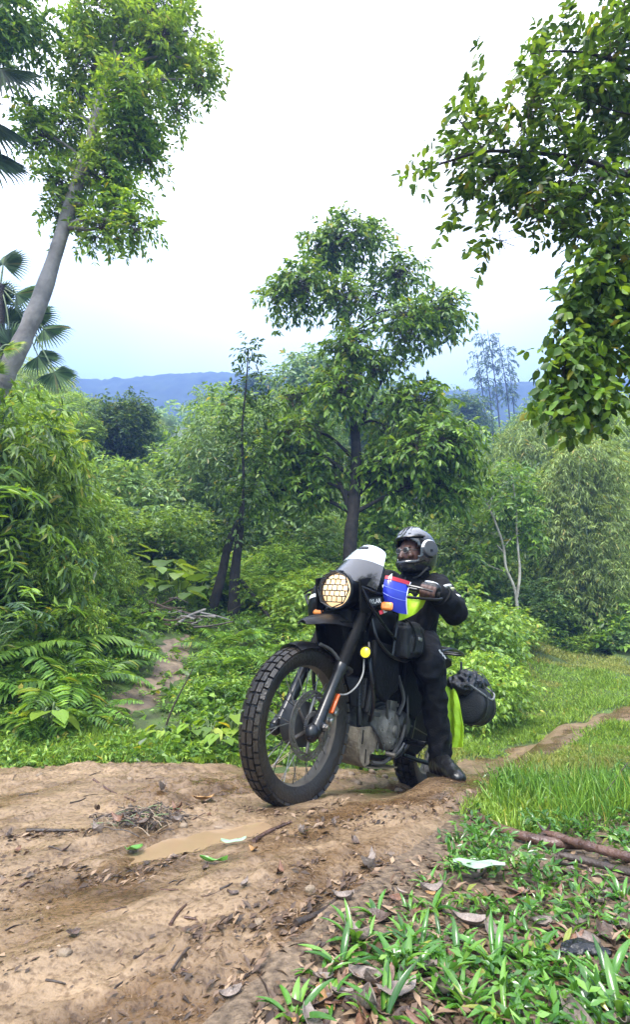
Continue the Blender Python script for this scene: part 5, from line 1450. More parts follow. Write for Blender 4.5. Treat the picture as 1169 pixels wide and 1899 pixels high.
# oil cooler with its side plate, mud coloured bash plate with slots
oc = MB().box((-.445, .125, .545), (.075, .020, .22), np.array(Matrix.Rotation(math.radians(-6), 3, 'Y'))).box((-.47, .13, .435), (.12, .03, .022)).build('cooler_side_plate', DUST_BLACK, bike, bevel=.005)
oc = MB().box((-.405, 0, .53), (.03, .22, .15)).build('oil_cooler', DUST_BLACK, bike, bevel=.004)
for k in range(9): MB().box((-.388, 0, .465 + .0165 * k), (.012, .20, .004)).build('fin', DUST_BLACK, oc)
for sd in (1, -1):
    MB().prism([(-.78, .78), (-1.22, .82), (-1.26, .70), (-1.10, .52), (-.98, .44), (-.86, .46), (-.78, .58)], (0, sd * .135, 0), (1, 0, 0), (0, 0, 1), .03).build('side_cover', BLACK_MATT, bike, bevel=.01)
for sd in (1, -1): MB().prism([(-.86, .48), (-1.10, .54), (-1.34, .44), (-1.36, .36), (-1.10, .24), (-.90, .27)], (0, sd * .118, 0), (1, 0, 0), (0, 0, 1), .02).build('chain_guard', BLACK_MATT, bike, bevel=.006)
MB().box((-.98, 0, .62), (.36, .23, .34)).build('air_box', BLACK_MATT, bike, bevel=.03)
MB().prism([(-.17, .93), (-.40, .95), (-.44, .66), (-.36, .60), (-.30, .70), (-.20, .80)], (0, 0, 0), (1, 0, 0), (0, 0, 1), .17).build('fork_shroud', BLACK_MATT, bike, bevel=.02)
for sd in (1, -1):
    MB().prism([(-.33, .80), (-.62, .80), (-.66, .58), (-.52, .50), (-.40, .54), (-.345, .66)], (0, sd * .155, 0), (1, 0, 0), (0, 0, 1), .035).build('lower_cowl', BLACK_MATT, bike, bevel=.012)
bp = MB()
fr0 = [(-.365, .36), (-.355, .30), (-.40, .21), (-.47, .175), (-.62, .168), (-.86, .170)]
bp.sheet(np.array([[(x, q * .115, z) for q in np.linspace(-1, 1, 7)] for x, z in curve([(x, 0, z) for x, z in fr0], 18)[:, [0, 2]]]), .006)
bp = bp.build('bash_plate', MUD_METAL, bike)
for sd in (1, -1):
    wng = MB().prism([(-.362, .362), (-.352, .295), (-.40, .205), (-.452, .178), (-.505, .192), (-.495, .235), (-.545, .25), (-.565, .30), (-.53, .352), (-.47, .372)], (0, sd * .119, 0), (1, 0, 0), (0, 0, 1), .006).build('side_wing', MUD_METAL, bp)
    for pts in (((-.395, .352), (-.398, .285)), ((-.445, .262), (-.452, .195))):
        (x0, z0), (x1, z1) = pts
        MB().tube([(x0, sd * .1205, z0), (x1, sd * .1205, z1)], .007, 8, flat=.5).build('slot', BLACK_MATT, wng)
# levers and stand on the left
MB().tube(curve([(-.84, .15, .30), (-.76, .165, .265), (-.66, .17, .235), (-.60, .17, .25)], 14), .009, 8).tube([(-.605, .16, .25), (-.605, .215, .25)], .011, 8).build('gear_lever', STEEL, bike)
MB().tube(curve([(-.50, .14, .20), (-.58, .165, .205), (-.68, .175, .265), (-.76, .17, .33), (-.80, .165, .40)], 18), .010, 8).build('engine_guard', DUST_BLACK, bike)
for sd in (1, -1): MB().tube([(-.90, sd * .13, .31), (-.90, sd * .25, .315)], .014, 10).box((-.90, sd * .215, .325), (.05, .09, .014)).build('footpeg', BLACK_METAL, bike, bevel=.003)
MB().tube(curve([(-.87, .13, .24), (-1.0, .16, .22), (-1.18, .19, .20)], 10), .013, 8).box((-1.19, .195, .196), (.06, .04, .008)).build('side_stand', BLACK_METAL, bike)
MB().tube(curve([(-1.0, -.17, .33), (-1.2, -.19, .42), (-1.62, -.22, .58)], 12), [.03, .045, .05, .05, .05, .05, .05, .05, .05, .05, .05, .045], 16).build('silencer', BLACK_METAL, bike)
MB().lathe([(0, -.03), (.03, -.028), (.04, 0), (.036, .004), (0, .008)], (-1.66, 0, .86), (-1, 0, .1), 20).build('tail_lamp', RED, bike)
for sd in (1, -1):      # cables and small fittings between lamp and tank
    MB().tube(curve([(-.45, sd * .18, 1.09), (-.36, sd * .16, 1.02), (-.36, sd * .10, .88), (-.44, sd * .06, .78)], 16), .006, 6).build('cable', BLACK_MATT, bike)
    MB().tube(curve([(-.46, sd * .22, 1.09), (-.30, sd * .20, 1.02), (-.27, sd * .13, .86), (-.38, sd * .09, .66)], 16), .005, 6).build('cable', BLACK_MATT, bike)

# ------------------------------------------------------------------ rider (in the motorcycle's axes)
from mathutils import noise as mnoise
BMI = np.array(BM.inverted())
def bl(u, v, x):
    """point on the motorcycle's cross plane x seen at pixel (u, v)"""
    o = np.array([0, 0, CAM_H]); r = ray(u, v)
    a = BMI[:3, :3] @ o + BMI[:3, 3]; d = BMI[:3, :3] @ r
    return a + d * ((x - a[0]) / d[0])

def fuse(name, chains, voxel, iters, material, parent, fold=0.0, fscale=14, extra=None, stretch=(1, 1, .5)):
    """limbs as tapered chains of (point, radius or radii), fused into one continuous surface"""
    mb = MB()
    for ch in chains:
        P = np.array([c[0] for c in ch], float)
        R = np.array([np.broadcast_to(c[1], 3) for c in ch], float)
        if len(ch) == 1:
            mb.ell(P[0], R[0], 20, 14); continue
        n = 0
        for i in range(len(ch) - 1):
            L = np.linalg.norm(P[i + 1] - P[i]); k = max(2, int(L / (.35 * min(R[i].min(), R[i + 1].min()))))
            for t in np.linspace(0, 1, k, endpoint=i == len(ch) - 2):
                mb.ell(P[i] * (1 - t) + P[i + 1] * t, R[i] * (1 - t) + R[i + 1] * t, 14, 8)
    if extra: extra(mb)
    me = mb.mesh(name + '_raw', 0)
    o = bpy.data.objects.new(name + '_raw', me); COL.objects.link(o)
    r = o.modifiers.new('r', 'REMESH'); r.mode = 'VOXEL'; r.voxel_size = voxel
    s = o.modifiers.new('s', 'SMOOTH'); s.factor = .5; s.iterations = iters
    nm = bpy.data.meshes.new_from_object(o.evaluated_get(bpy.context.evaluated_depsgraph_get()))
    bpy.data.objects.remove(o); bpy.data.meshes.remove(me)
    nm.name = name; nm.materials.clear()
    if fold:
        nv = len(nm.vertices)
        co = np.zeros(nv * 3, np.float32); no = np.zeros(nv * 3, np.float32)
        nm.vertices.foreach_get('co', co); nm.vertices.foreach_get('normal', no)
        co, no = co.reshape(-1, 3), no.reshape(-1, 3)
        st = np.array(stretch) * fscale
        h = np.array([1 - 2 * abs(mnoise.noise(Vector(c * st))) + .5 * mnoise.noise(Vector(c * st * 2.3)) for c in co])
        co = co + no * (h * fold)[:, None]
        nm.vertices.foreach_set('co', co.astype(np.float32).ravel())
    nm.polygons.foreach_set('use_smooth', np.ones(len(nm.polygons), bool)); nm.update()
    return link_mesh(name, nm, material, parent)

SKIN = mat('brown_skin', (.085, .036, .024), .5, col2=(.055, .024, .016), scale=30)
JACKET = mat('black_riding_fabric', (.0075, .0075, .0085), .66, col2=(.004, .004, .0045), scale=30, bump=.35, bscale=160, spec=.13)
TROUSER = mat('black_trouser_fabric', (.0065, .0065, .0075), .62, col2=(.004, .004, .0045), scale=24, bump=.3, bscale=140, spec=.13)
BOOT = mat('wet_black_boot_leather', (.011, .011, .0115), .33, col2=(.006, .006, .006), scale=14, bump=.25, rvar=.12)
GLOVE = mat('black_glove', (.012, .011, .011), .5, col2=(.006, .006, .006), scale=40)
REFL = mat('reflective_trim', (.62, .63, .62), .4, col2=(.5, .5, .5), scale=20)
REFLY = mat('yellow_reflective_trim', (.62, .62, .38), .4, col2=(.5, .5, .3), scale=20)
HELMET = mat('helmet_paint', (.022, .022, .025), .22, col2=(.008, .008, .009), scale=5, coat=.6)

man = empty('person', label='helmeted rider in black gear sitting on the motorcycle, one boot down', cat='person')
man.matrix_world = BM
HC = np.array([-.87, .088, 1.435])
SH = {1: (-.955, .222, 1.225), -1: (-.955, -.125, 1.25)}
EL = {1: (-.765, .425, 1.05), -1: (-.73, -.41, 1.06)}
WR = {1: (-.572, .385, 1.115), -1: (-.572, -.385, 1.115)}
HP = {1: (-1.03, .12, .885), -1: (-1.03, -.10, .885)}
KN = {1: (-.83, .262, .765), -1: (-.72, -.25, .76)}
AN = {1: (-.985, .312, .30), -1: (-.93, -.235, .42)}
g_in, g_out = steer([(-.485, .31, 1.095)])[0], steer([(-.52, .43, 1.07)])[0]
def hand_chains(sd):
    gi, go = (g_in, g_out) if sd > 0 else (steer([(-.485, -.31, 1.095)])[0], steer([(-.52, -.43, 1.07)])[0])
    c = (gi + go) / 2; ax = unit(go - gi)
    fw = unit(np.cross(ax, Zup) * (-1 if sd > 0 else 1)); fw = fw if fw[0] > 0 else -fw
    up = unit(np.cross(fw, ax)); up = up if up[2] > 0 else -up
    wr = np.array(WR[sd])
    ch = [[(wr, .030), (c - fw * .035 + up * .040 - ax * .0, (.036, .040, .024)), (c - fw * .004 + up * .037, (.022, .042, .015))]]
    for k, (o, ln) in enumerate(((-.036, .95), (-.012, 1.06), (.012, 1.0), (.034, .82))):
        b = c + ax * o
        ch.append([(b + fw * .002 + up * .036, .0115), (b + fw * .034 * ln + up * .022, .0105), (b + fw * .034 * ln - up * .014 * ln, .0095), (b + fw * .010 - up * .030, .0085)])
    th = c - ax * .040
    ch.append([(c - fw * .034 + up * .030 - ax * .030, .016), (th - fw * .028 + up * .002, .0125), (th - fw * .006 - up * .026, .0105), (th + fw * .020 - up * .028 + ax * .008, .009)])
    return ch, c, ax, fw, up
hands = {sd: hand_chains(sd) for sd in (1, -1)}
HROT = Matrix.Translation(Vector(HC)) @ Matrix.Rotation(math.radians(-24), 4, 'Z') @ Matrix.Rotation(math.radians(13), 4, 'Y') @ Matrix.Translation(-Vector(HC))
HR = np.array(HROT)
def head_detail(mb):
    n0 = len(mb.V)
    mb.ell(HC + np.array([.012, 0, -.005]), (.098, .076, .118), 24, 16)
    mb.ell(HC + np.array([.06, 0, -.085]), (.045, .048, .036), 14, 10)                # jaw and chin
    mb.tube([HC + np.array([.100, 0, .022]), HC + np.array([.118, 0, -.012]), HC + np.array([.122, 0, -.028])], [.009, .012, .015], 10)    # nose
    for s in (1, -1):
        mb.ell(HC + np.array([.090, s * .034, .034]), (.016, .026, .009), 10, 6)       # brow
        mb.ell(HC + np.array([.080, s * .046, -.020]), (.022, .022, .020), 10, 6)      # cheek
        mb.ell(HC + np.array([-.005, s * .078, -.005]), (.022, .010, .030), 10, 6)     # ear
        mb.ell(HC + np.array([.124, s * .010, -.031]), (.009, .008, .008), 8, 6)
    mb.ell(HC + np.array([.105, 0, -.058]), (.012, .024, .006), 10, 6)                 # lips
    mb.ell(HC + np.array([.102, 0, -.070]), (.012, .021, .007), 10, 6)
    mb.V[n0:] = [v @ HR[:3, :3].T + HR[:3, 3] for v in mb.V[n0:]]
chains = [[((-1.03, .01, .90), (.12, .155, .12)), ((-1.0, .03, 1.03), (.105, .14, .12)), ((-.965, .055, 1.18), (.115, .165, .11)), ((-.95, .06, 1.27), (.07, .10, .05))],
          [((-.94, .065, 1.27), .058), (HC + np.array([-.02, -.003, -.09]), .056)]]
for sd in (1, -1):
    chains += [[(SH[sd], .062), (EL[sd], .046), (WR[sd], .030)], [(HP[sd], .09), (KN[sd], .062), (AN[sd], .045)]]
    toe = (-.93, .37, .205) if sd > 0 else (-.83, -.25, .385)
    chains += [[(AN[sd], .040), (np.array(AN[sd]) + (np.array(toe) - np.array(AN[sd])) * .3 + np.array([0, 0, -.04]), .030), (toe, .022)]]
    chains += hands[sd][0]
fuse('body', chains, .0062, 3, SKIN, man, extra=head_detail)

jc = [[((-1.035, .01, .875), (.155, .185, .07)), ((-1.02, .02, .97), (.145, .178, .09)), ((-.985, .04, 1.10), (.145, .19, .10)), ((-.955, .055, 1.20), (.125, .205, .085)), ((-.95, .06, 1.275), (.085, .13, .04))],
      [((-.94, .065, 1.285), (.085, .085, .035)), ((-.925, .07, 1.325), (.075, .075, .02))]]
for sd in (1, -1):
    up_ = np.array([0, 0, .01])
    jc += [[(np.array(SH[sd]) + up_, .086), ((np.array(SH[sd]) + np.array(EL[sd])) / 2 + up_, .076), (EL[sd], .070)], [(EL[sd], .070), ((np.array(EL[sd]) * .45 + np.array(WR[sd]) * .55), .066), (np.array(WR[sd]) * 1.0 - .008, .050)]]
jacket = fuse('jacket', jc, .0095, 6, JACKET, man, fold=.012, fscale=12)
# trim on the sleeve nearest the camera
def pad(c, a, b, ra, rb, th, material, name, parent):
    a = unit(a); b = unit(np.asarray(b, float) - a * (np.asarray(b, float) @ a)); n_ = np.cross(a, b)
    return MB().ell(c, (ra, rb, th), 18, 8, np.stack([a, b, n_], 1)).build(name, material, parent)
pad(np.array(EL[1]) * .30 + np.array(WR[1]) * .70 + np.array([.012, .010, .058]), np.array(WR[1]) - np.array(EL[1]), (0, 1, .4), .020, .046, .012, REFL, 'sleeve_stripe', jacket)
pad(np.array(EL[1]) * .62 + np.array(WR[1]) * .38 + np.array([.0, -.02, .075]), np.array(WR[1]) - np.array(EL[1]), (0, 1, .4), .020, .056, .012, REFLY, 'sleeve_stripe', jacket)
pad(np.array(EL[1]) * .9 + np.array(SH[1]) * .1 + np.array([.03, .01, .078]), (1, 0, 0), (0, 1, -.2), .012, .040, .010, REFL, 'sleeve_stripe', jacket)
gt = fuse('neck_gaiter', [[(HC + np.array([.050, 0, -.088]), (.066, .068, .050)), (HC + np.array([.0, 0, -.10]), (.075, .074, .05)), (HC + np.array([-.03, 0, -.15]), (.066, .070, .05))], [(HC + np.array([.085, 0, -.060]), (.036, .050, .026))]], .006, 4, CANVAS_ if False else JACKET, man, fold=.003, fscale=26)
gt.matrix_local = HROT
# seams and armour of the jacket and trousers
for sd in (1, -1):
    e_, s_, w_ = np.array(EL[sd]), np.array(SH[sd]), np.array(WR[sd])
    d_ = unit(w_ - e_)
    MB().lathe([(.060, -.012), (.068, -.008), (.068, .008), (.060, .012)], w_ - d_ * .035 + np.array([0, 0, .004]), d_, 22).build('cuff', TROUSER, jacket)
MB().tube(curve([(-.84, .055, 1.27), (-.815, .05, 1.20), (-.825, .04, 1.10), (-.86, .02, .98), (-.875, .01, .90)], 18), .005, 6).build('zip', DUST_BLACK, jacket)
# gloves with a pale knuckle guard
for sd in (1, -1):
    ch, c, ax, fw, up = hands[sd]
    gl_ = fuse('glove', [[(np.array(WR[sd]) - np.array([.012, 0, 0]), .046), (np.array(WR[sd]), .042), (c - fw * .036 + up * .043, (.040, .044, .027)), (c - fw * .004 + up * .041, (.026, .048, .017))], [ch[5][0], (ch[5][1][0], .0145)]] + [[(q[0][0], .0145), (q[0][0] * .45 + q[1][0] * .55, .0132)] for q in ch[1:5]], .005, 3, GLOVE, man)
    pad(c - fw * .012 + up * .058, ax, fw, .040, .015, .009, REFL, 'knuckle_guard', gl_)

tc_ = [[((-1.03, .01, .87), (.14, .17, .10))]]
for sd in (1, -1):
    k, a_ = np.array(KN[sd]), np.array(AN[sd])
    tc_ += [[(HP[sd], .115), ((np.array(HP[sd]) + k) / 2, .102), (k, .088)], [(k, .088), (k * .6 + a_ * .4 + np.array([-.012, 0, 0]), .072), (k * .15 + a_ * .85, .064), (a_ + np.array([0, 0, -.01]), .060)], [(k + np.array([.028, .012 * sd, -.03]), (.078, .072, .10))]]
trousers = fuse('trousers', tc_, .009, 6, TROUSER, man, fold=.012, fscale=11, stretch=(1, 1, 1.1))
kf = np.array(KN[1])
for k in range(3):
    q = bl(817 + 4.5 * k, 1208 + 5.5 * k, kf[0] + .075 - .018 * k)
    MB().box(q, (.004, .007, .022), np.array(Matrix.Rotation(.6, 3, 'X'))).build('knee_print', REFL, trousers)
q = bl(793, 1214, kf[0] + .03)
MB().prism([(-.018, .02), (.010, .016), (.0, -.034)], q, (0, 1, 0), (0, 0, 1), .004).build('knee_badge', mat('grey_badge', (.16, .16, .17), .4), trousers)

for sd in (1, -1):
    a_ = np.array(AN[sd])
    toe = np.array((-.865, .450, .205)) if sd > 0 else np.array((-.72, -.26, .375))
    fdir = unit((toe - a_) * np.array([1, 1, 0]))
    sole_z = .155 if sd > 0 else .345
    heel = np.array([a_[0], a_[1], sole_z + .045]) - fdir * .03
    toe = heel + fdir * .235; toe[2] = sole_z + .036
    mid = heel + fdir * .12 + np.array([0, 0, .022])
    bt = fuse('boot', [[(a_ + np.array([0, 0, .07]), .060), (a_ + np.array([0, 0, -.03]), .055), (heel + np.array([0, 0, .035]), .050)], [(heel, (.044, .044, .042)), (mid, (.046, .046, .050)), (toe, (.046, .046, .034))], [(a_ + np.array([0, 0, -.05]), .05), (mid, .048)]], .006, 4, BOOT, man, fold=.003, fscale=22)
    side = np.cross(fdir, Zup)
    out = [(-.055, -.034), (-.03, -.044), (.06, -.042), (.15, -.052), (.22, -.046), (.262, -.022), (.262, .022), (.22, .046), (.15, .052), (.06, .042), (-.03, .044), (-.055, .034)]
    MB().prism(out, heel * np.array([1, 1, 0]) + np.array([0, 0, sole_z + .004]), fdir, -side, .024).build('sole', RUBBER, bt, bevel=.004)
    MB().box(heel * np.array([1, 1, 0]) + np.array([0, 0, sole_z - .013]), (.07, .075, .018), np.stack([fdir, -side, Zup], 1)).build('heel', RUBBER, bt, bevel=.004)

# helmet
def shell_pt(ph, th, k=1.0):
    """ph: angle from straight ahead, th: elevation"""
    r = np.array([.150, .128, .152]) * k
    p = np.array([math.cos(th) * math.cos(ph), math.cos(th) * math.sin(ph), math.sin(th)]) * r
    if th < 0:
        f = max(0, math.cos(ph)) ** 2
        p[0] += .036 * f * min(1, -th / .7); p[2] -= .016 * min(1, -th / .7)
        p[:2] *= 1 - .10 * max(0, -th - .5)
    return HC + np.array([-.012, 0, .012]) + p
nu, nv = 56, 30
Vh = []; Fh = []
ths = np.radians(np.linspace(-52, 90, nv)); phs = np.linspace(-math.pi, math.pi, nu, endpoint=False)
for th in ths:
    for ph in phs: Vh.append(shell_pt(ph, th))
for i in range(nv - 1):
    for j in range(nu):
        th = math.degrees((ths[i] + ths[i + 1]) / 2); ph = math.degrees(phs[j] + math.pi / nu)
        lim = 62 - max(0, (th - 8)) * 1.1 - max(0, -12 - th) * .7
        if -24 < th < 30 and abs(ph) < lim: continue
        Fh.append((i * nu + j, i * nu + (j + 1) % nu, (i + 1) * nu + (j + 1) % nu, (i + 1) * nu + j))
hm = MB().add(Vh, Fh).build('helmet', HELMET, man, smooth_deg=60)
hm.matrix_local = HROT
sl_ = hm.modifiers.new('thickness', 'SOLIDIFY'); sl_.thickness = .018; sl_.offset = -1
VIS = mat('raised_visor', (.13, .135, .145), .12, col2=(.04, .042, .048), scale=16, spec=.8, coat=1.0, metal=.35)
Gv = np.array([[shell_pt(ph, th, 1.055) for ph in np.radians(np.linspace(-80, 80, 25))] for th in np.radians(np.linspace(31, 76, 12))])
MB().sheet(Gv, .004).build('visor', VIS, hm)
MB().tube([shell_pt(ph, math.radians(31), 1.062) for ph in np.radians(np.linspace(-80, 80, 25))], .006, 6).build('visor_edge', mat('visor_edge_black', (.012, .012, .012), .3), hm)
for k, (p0, p1) in enumerate(((-9, 3), (14, 20), (-26, -20), (32, 40))):
    st_ = np.array([[shell_pt(math.radians(a), th, 1.075 + .02 * math.sin((th - .6) * 3)) for a in np.linspace(p0, p1, 4)] for th in np.radians(np.linspace(40, 84, 8))])
    MB().sheet(st_, .006).build('crown_ridge' if k == 0 else 'crown_stripe', mat('silver_stripe', (.20, .205, .22), .2, .3), hm)
for sd in (1,):
    c = HC + np.array([-.012, sd * .118, .012])
    ds = MB().lathe([(0, .030), (.040, .030), (.050, .026), (.056, .014), (.058, -.01)], c, (.18, sd, .06), 32).build('ear_disc', mat('grey_disc', (.055, .057, .06), .35, col2=(.04, .04, .042)), hm)
    MB().lathe([(.051, .027), (.0585, .016), (.061, .008), (.056, .018)], c, (.18, sd, .06), 40, closed=True, a0=1.05 * math.pi, a1=1.95 * math.pi).build('pale_rim', REFL, ds)
    MB().box(c + np.array([.006, sd * .031, -.012]), (.020, .004, .016)).build('badge', BLACK, ds)
# glasses, eyes
gs = MB()
for s in (1, -1):
    gs.tube([HC + np.array([.108 - .004 * abs(math.cos(t)), s * .033 + .026 * math.cos(t), .014 + .016 * math.sin(t)]) for t in np.linspace(0, 2 * math.pi, 21)], .0026, 6)
    gs.tube([HC + np.array([.102, s * .058, .018]), HC + np.array([.0, s * .080, .012])], .0025, 6)
gs.tube([HC + np.array([.112, .010, .018]), HC + np.array([.112, -.010, .018])], .0025, 6)
gs = gs.build('glasses', STEEL, man); gs.matrix_local = HROT
for s in (1, -1):
    MB().ell(HC + np.array([.108, s * .033, .014]), (.0015, .024, .0145), 16, 8).build('lens', mat('spectacle_glass', (.05, .05, .055), .05, spec=.9, alpha=.55), gs)
    ey = MB().ell(HC + np.array([.090, s * .033, .014]), .0115, 12, 8).build('eye', mat('eye_white', (.6, .58, .55), .3), man); ey.matrix_local = HROT
    MB().ell(HC + np.array([.0995, s * .033, .014]), (.003, .0055, .0055), 10, 6).build('iris', mat('dark_iris', (.012, .008, .006), .1), ey)
MB().tube(curve([HC + np.array([.02, .112, -.055]), HC + np.array([.10, .085, -.075]), HC + np.array([.135, .03, -.062])], 10), .0045, 6).build('microphone', BLACK_MATT, hm)
MB().tube(curve([HC + np.array([-.01, .10, -.10]), HC + np.array([.035, .06, -.150]), HC + np.array([.04, .0, -.160]), HC + np.array([.03, -.06, -.150]), HC + np.array([-.01, -.10, -.10])], 16), .007, 6).build('chin_strap', DUST_BLACK, hm)

# ------------------------------------------------------------------ things carried on the motorcycle
def carried(name, label, cat):
    o = empty(name, label=label, cat=cat); o.matrix_world = BM
    return o
PLASTIC = mat('wet_black_sheeting', (.010, .011, .012), .30, col2=(.005, .0055, .006), scale=12, bump=.7, bscale=26, rvar=.12)
CANVAS = mat('black_canvas', (.008, .0085, .009), .62, col2=(.005, .005, .0055), scale=20, bump=.4, bscale=120)
dk = carried('duffel_bag', 'black roll bag strapped to the rear of the motorcycle behind the rider', 'bag')
fuse('roll', [[((-1.28, .34, .585), (.03, .125, .125)), ((-1.38, .345, .585), (.05, .128, .128)), ((-1.50, .35, .58), (.03, .118, .118))]], .009, 5, CANVAS, dk, fold=.004, fscale=10)
fuse('bundle', [[((-1.26, .31, .68), (.07, .085, .055)), ((-1.40, .335, .715), (.08, .09, .05))], [((-1.30, .33, .74), (.06, .06, .03))]], .008, 2, PLASTIC, dk, fold=.016, fscale=22, stretch=(1, 1, 1))
for x in (-1.30, -1.44):
    MB().tube([(x, .342 + .133 * math.cos(t), .585 + .133 * math.sin(t) + .075 * max(0, math.sin(t)) ** 2) for t in np.linspace(0, 2 * math.pi, 33)], .009, 6, flat=.35).build('strap', DUST_BLACK, dk)
MB().tube(curve([(-1.22, .36, .70), (-1.26, .44, .655), (-1.36, .475, .625), (-1.46, .46, .665), (-1.49, .40, .70)], 20), .006, 6).build('grey_cord', mat('grey_cord', (.22, .22, .21), .6), dk)

tb = carried('tank_bag', 'black soft bag strapped to the side rack of the fuel tank', 'bag')
def soft_box(mb):
    mb.box((-.66, .200, .845), (.24, .09, .16), np.array(Matrix.Rotation(.16, 3, 'Y')))
    mb.box((-.65, .195, .93), (.20, .07, .04), np.array(Matrix.Rotation(.2, 3, 'Y')))
    mb.box((-.65, .245, .83), (.13, .04, .09), np.array(Matrix.Rotation(.16, 3, 'Y')))
fuse('bag', [], .009, 5, CANVAS, tb, fold=.007, fscale=14, extra=soft_box)
for x in (-.60, -.72): MB().tube(curve([(x, .13, .965), (x, .225, .95), (x, .272, .86), (x, .25, .77), (x, .15, .75)], 16), .011, 6, flat=.3).build('strap', BLACK_MATT, tb)
MB().box((-.66, .270, .865), (.045, .012, .02)).build('buckle', STEEL, tb, bevel=.004)

# neon cover on the tank and another hanging behind the leg
nc = carried('rain_cover', 'neon yellow cloth cover bunched between the hand guard and the rider', 'rain cover')
c00, c10, c01, c11 = bl(737, 1104, -.42), bl(792, 1102, -.56), bl(741, 1150, -.42), bl(789, 1124, -.56)
rows_ = []
for s in np.linspace(0, 1, 22):
    top, bot = c00 * (1 - s) + c10 * s, c01 * (1 - s) + c11 * s
    bot = bot + np.array([0, 0, -.014]) * math.sin(math.pi * s)
    rows_.append([top * (1 - t) + bot * t + np.array([.020, .018, 0]) * math.sin(s * 9 + 2.5 * t) * (.35 + .5 * t) + np.array([-.06, -.05, .0]) * (t - .4) ** 2 + np.array([0, 0, .012]) * math.sin(s * 17) * (1 - t) for t in np.linspace(0, 1, 16)])
MB().sheet(np.array(rows_), .003).build('cloth', NEON, nc)
nd = carried('rain_cover', 'neon yellow cover hanging down behind the rider\'s leg', 'rain cover')
L_ = [(838, 1272), (840, 1300), (844, 1330), (848, 1358), (847, 1386)]; R_ = [(845, 1276), (852, 1302), (856, 1326), (861, 1352), (860, 1386)]
cl_, cr_ = curve([bl(u - 14, v, -1.22) for u, v in L_], 18), curve([bl(u, v, -1.20) for u, v in R_], 18)
MB().sheet(np.array([[a * (1 - t) + b * t + np.array([.02, .0, 0]) * math.sin(3 * t * math.pi + i * .3) * .5 for t in np.linspace(0, 1, 8)] for i, (a, b) in enumerate(zip(cl_, cr_))]), .003).build('cloth', NEON, nd)

# ------------------------------------------------------------------ small things on the ground
def ground_pt(u, v, lift=0.0):
    """on the visible ground (track surface where the track is) at pixel (u, v)"""
    p = G(u, v)
    z, e = track_height(np.array([p[0]]), np.array([p[1]]))
    z = float(z[0]) if e[0] > .06 else float(terrain(p[0], p[1]))
    return np.array([p[0], p[1], z + lift])

WOOD_WET = mat('wet_brown_sheath', (.12, .066, .048), .25, col2=(.045, .024, .018), scale=11, bump=.5, bscale=50, rvar=.12)
WOOD_DARK = mat('dark_wet_stick', (.055, .036, .026), .5, col2=(.024, .016, .012), scale=20, bump=.4)
WOOD_PALE = mat('dry_pale_stalk', (.42, .33, .22), .7, col2=(.28, .21, .13), scale=20)
DEAD = [mat('dead_leaf_red_brown', (.22, .105, .06), .36, col2=(.11, .055, .033), scale=30, bump=.3), mat('dead_leaf_grey_brown', (.27, .21, .175), .42, col2=(.15, .115, .095), scale=30, bump=.3), mat('dead_leaf_dark', (.11, .07, .05), .3, col2=(.05, .032, .024), scale=30, bump=.3), mat('dead_leaf_ochre', (.36, .20, .07), .42, col2=(.22, .11, .035), scale=30, bump=.3)]

def shell_stick(name, label, pts_px, r, material, group=None, ends=(.8, .7), half=True, lift=.6):
    P = np.array([ground_pt(u, v) + Zup * r * lift for u, v in pts_px])
    root = empty(name, P[0], 0, label, 'branch', group)
    C = curve(P - P[0], 26)
    rng = np.random.RandomState(int(pts_px[0][0]))
    rr = r * np.interp(np.linspace(0, 1, 26), [0, .12, .85, 1], [ends[0], 1, 1, ends[1]]) * (1 + .07 * rng.normal(0, 1, 26))
    MB().tube(C, rr, 12, flat=.78).build('stem', material, root, smooth_deg=55)
    if half:        # a lip of split bark along the top and a torn end
        off = np.array([0, 0, 1.0]) * r * .55
        MB().tube(C[3:22] + off, rr[3:22] * .38, 7, flat=.6).build('bark_lip', material, root, smooth_deg=55)
        mb = MB()
        for k in range(5):
            d = unit(rng.normal(0, 1, 3) * np.array([1, 1, .5]) + Zup * .3)
            mb.tube([C[1], C[1] + d * r * 1.3, C[1] + d * r * 2.1 + Zup * r * .4], [r * .4, r * .25, r * .08], 6)
        tag(mb.build('torn_fibre', WOOD_DARK, root), kind='stuff')
    return root
shell_stick('fallen_branch', 'wet brown split palm sheath, longest of the three lying on the near bank', [(880, 1520), (925, 1548), (1005, 1572), (1092, 1584)], .021, WOOD_WET, lift=1.1)
shell_stick('fallen_branch', 'smooth brown sheath piece lying just beyond the longest one at the edge', [(1010, 1566), (1085, 1592), (1190, 1622)], .018, WOOD_WET, lift=2.2, ends=(.6, 1))
shell_stick('fallen_branch', 'dark thin split stick, lowest of the three lying together', [(1036, 1606), (1100, 1622), (1195, 1650)], .013, WOOD_DARK, lift=2.4, ends=(.6, 1))

def flat_leaf(name, label, u, v, ln, wd, material, rz, seed, group=None, curl=.2, cat='leaf', lift=.006, tilt=.2):
    rng = np.random.RandomState(seed)
    n = 9
    rows = []
    for t in np.linspace(0, 1, n):
        w_ = wd * .5 * (math.sin(math.pi * min(1, .06 + .94 * t)) ** .7) * (1 - .25 * t) + .001
        rows.append([(ln * (t - .5), q * w_, ln * curl * ((t - .5) ** 2 * 2 + .35 * q * q * (1 if seed % 2 else -.3)) + ln * .03 * math.sin(9 * t + 3 * q + seed)) for q in (-1, -.5, 0, .5, 1)])
    g = np.array(rows); g[:, :, 2] -= g[:, :, 2].min()
    me = MB().sheet(g, .0012).tube(g[:, 2] + Zup * .0006, .0011, 4).mesh('leaf', 60)
    o = link_mesh(name, me, material)
    o.location = tuple(ground_pt(u, v, lift)); o.rotation_euler = (rng.uniform(-tilt, tilt), rng.uniform(-tilt, tilt), rz)
    return tag(o, label, cat, group)
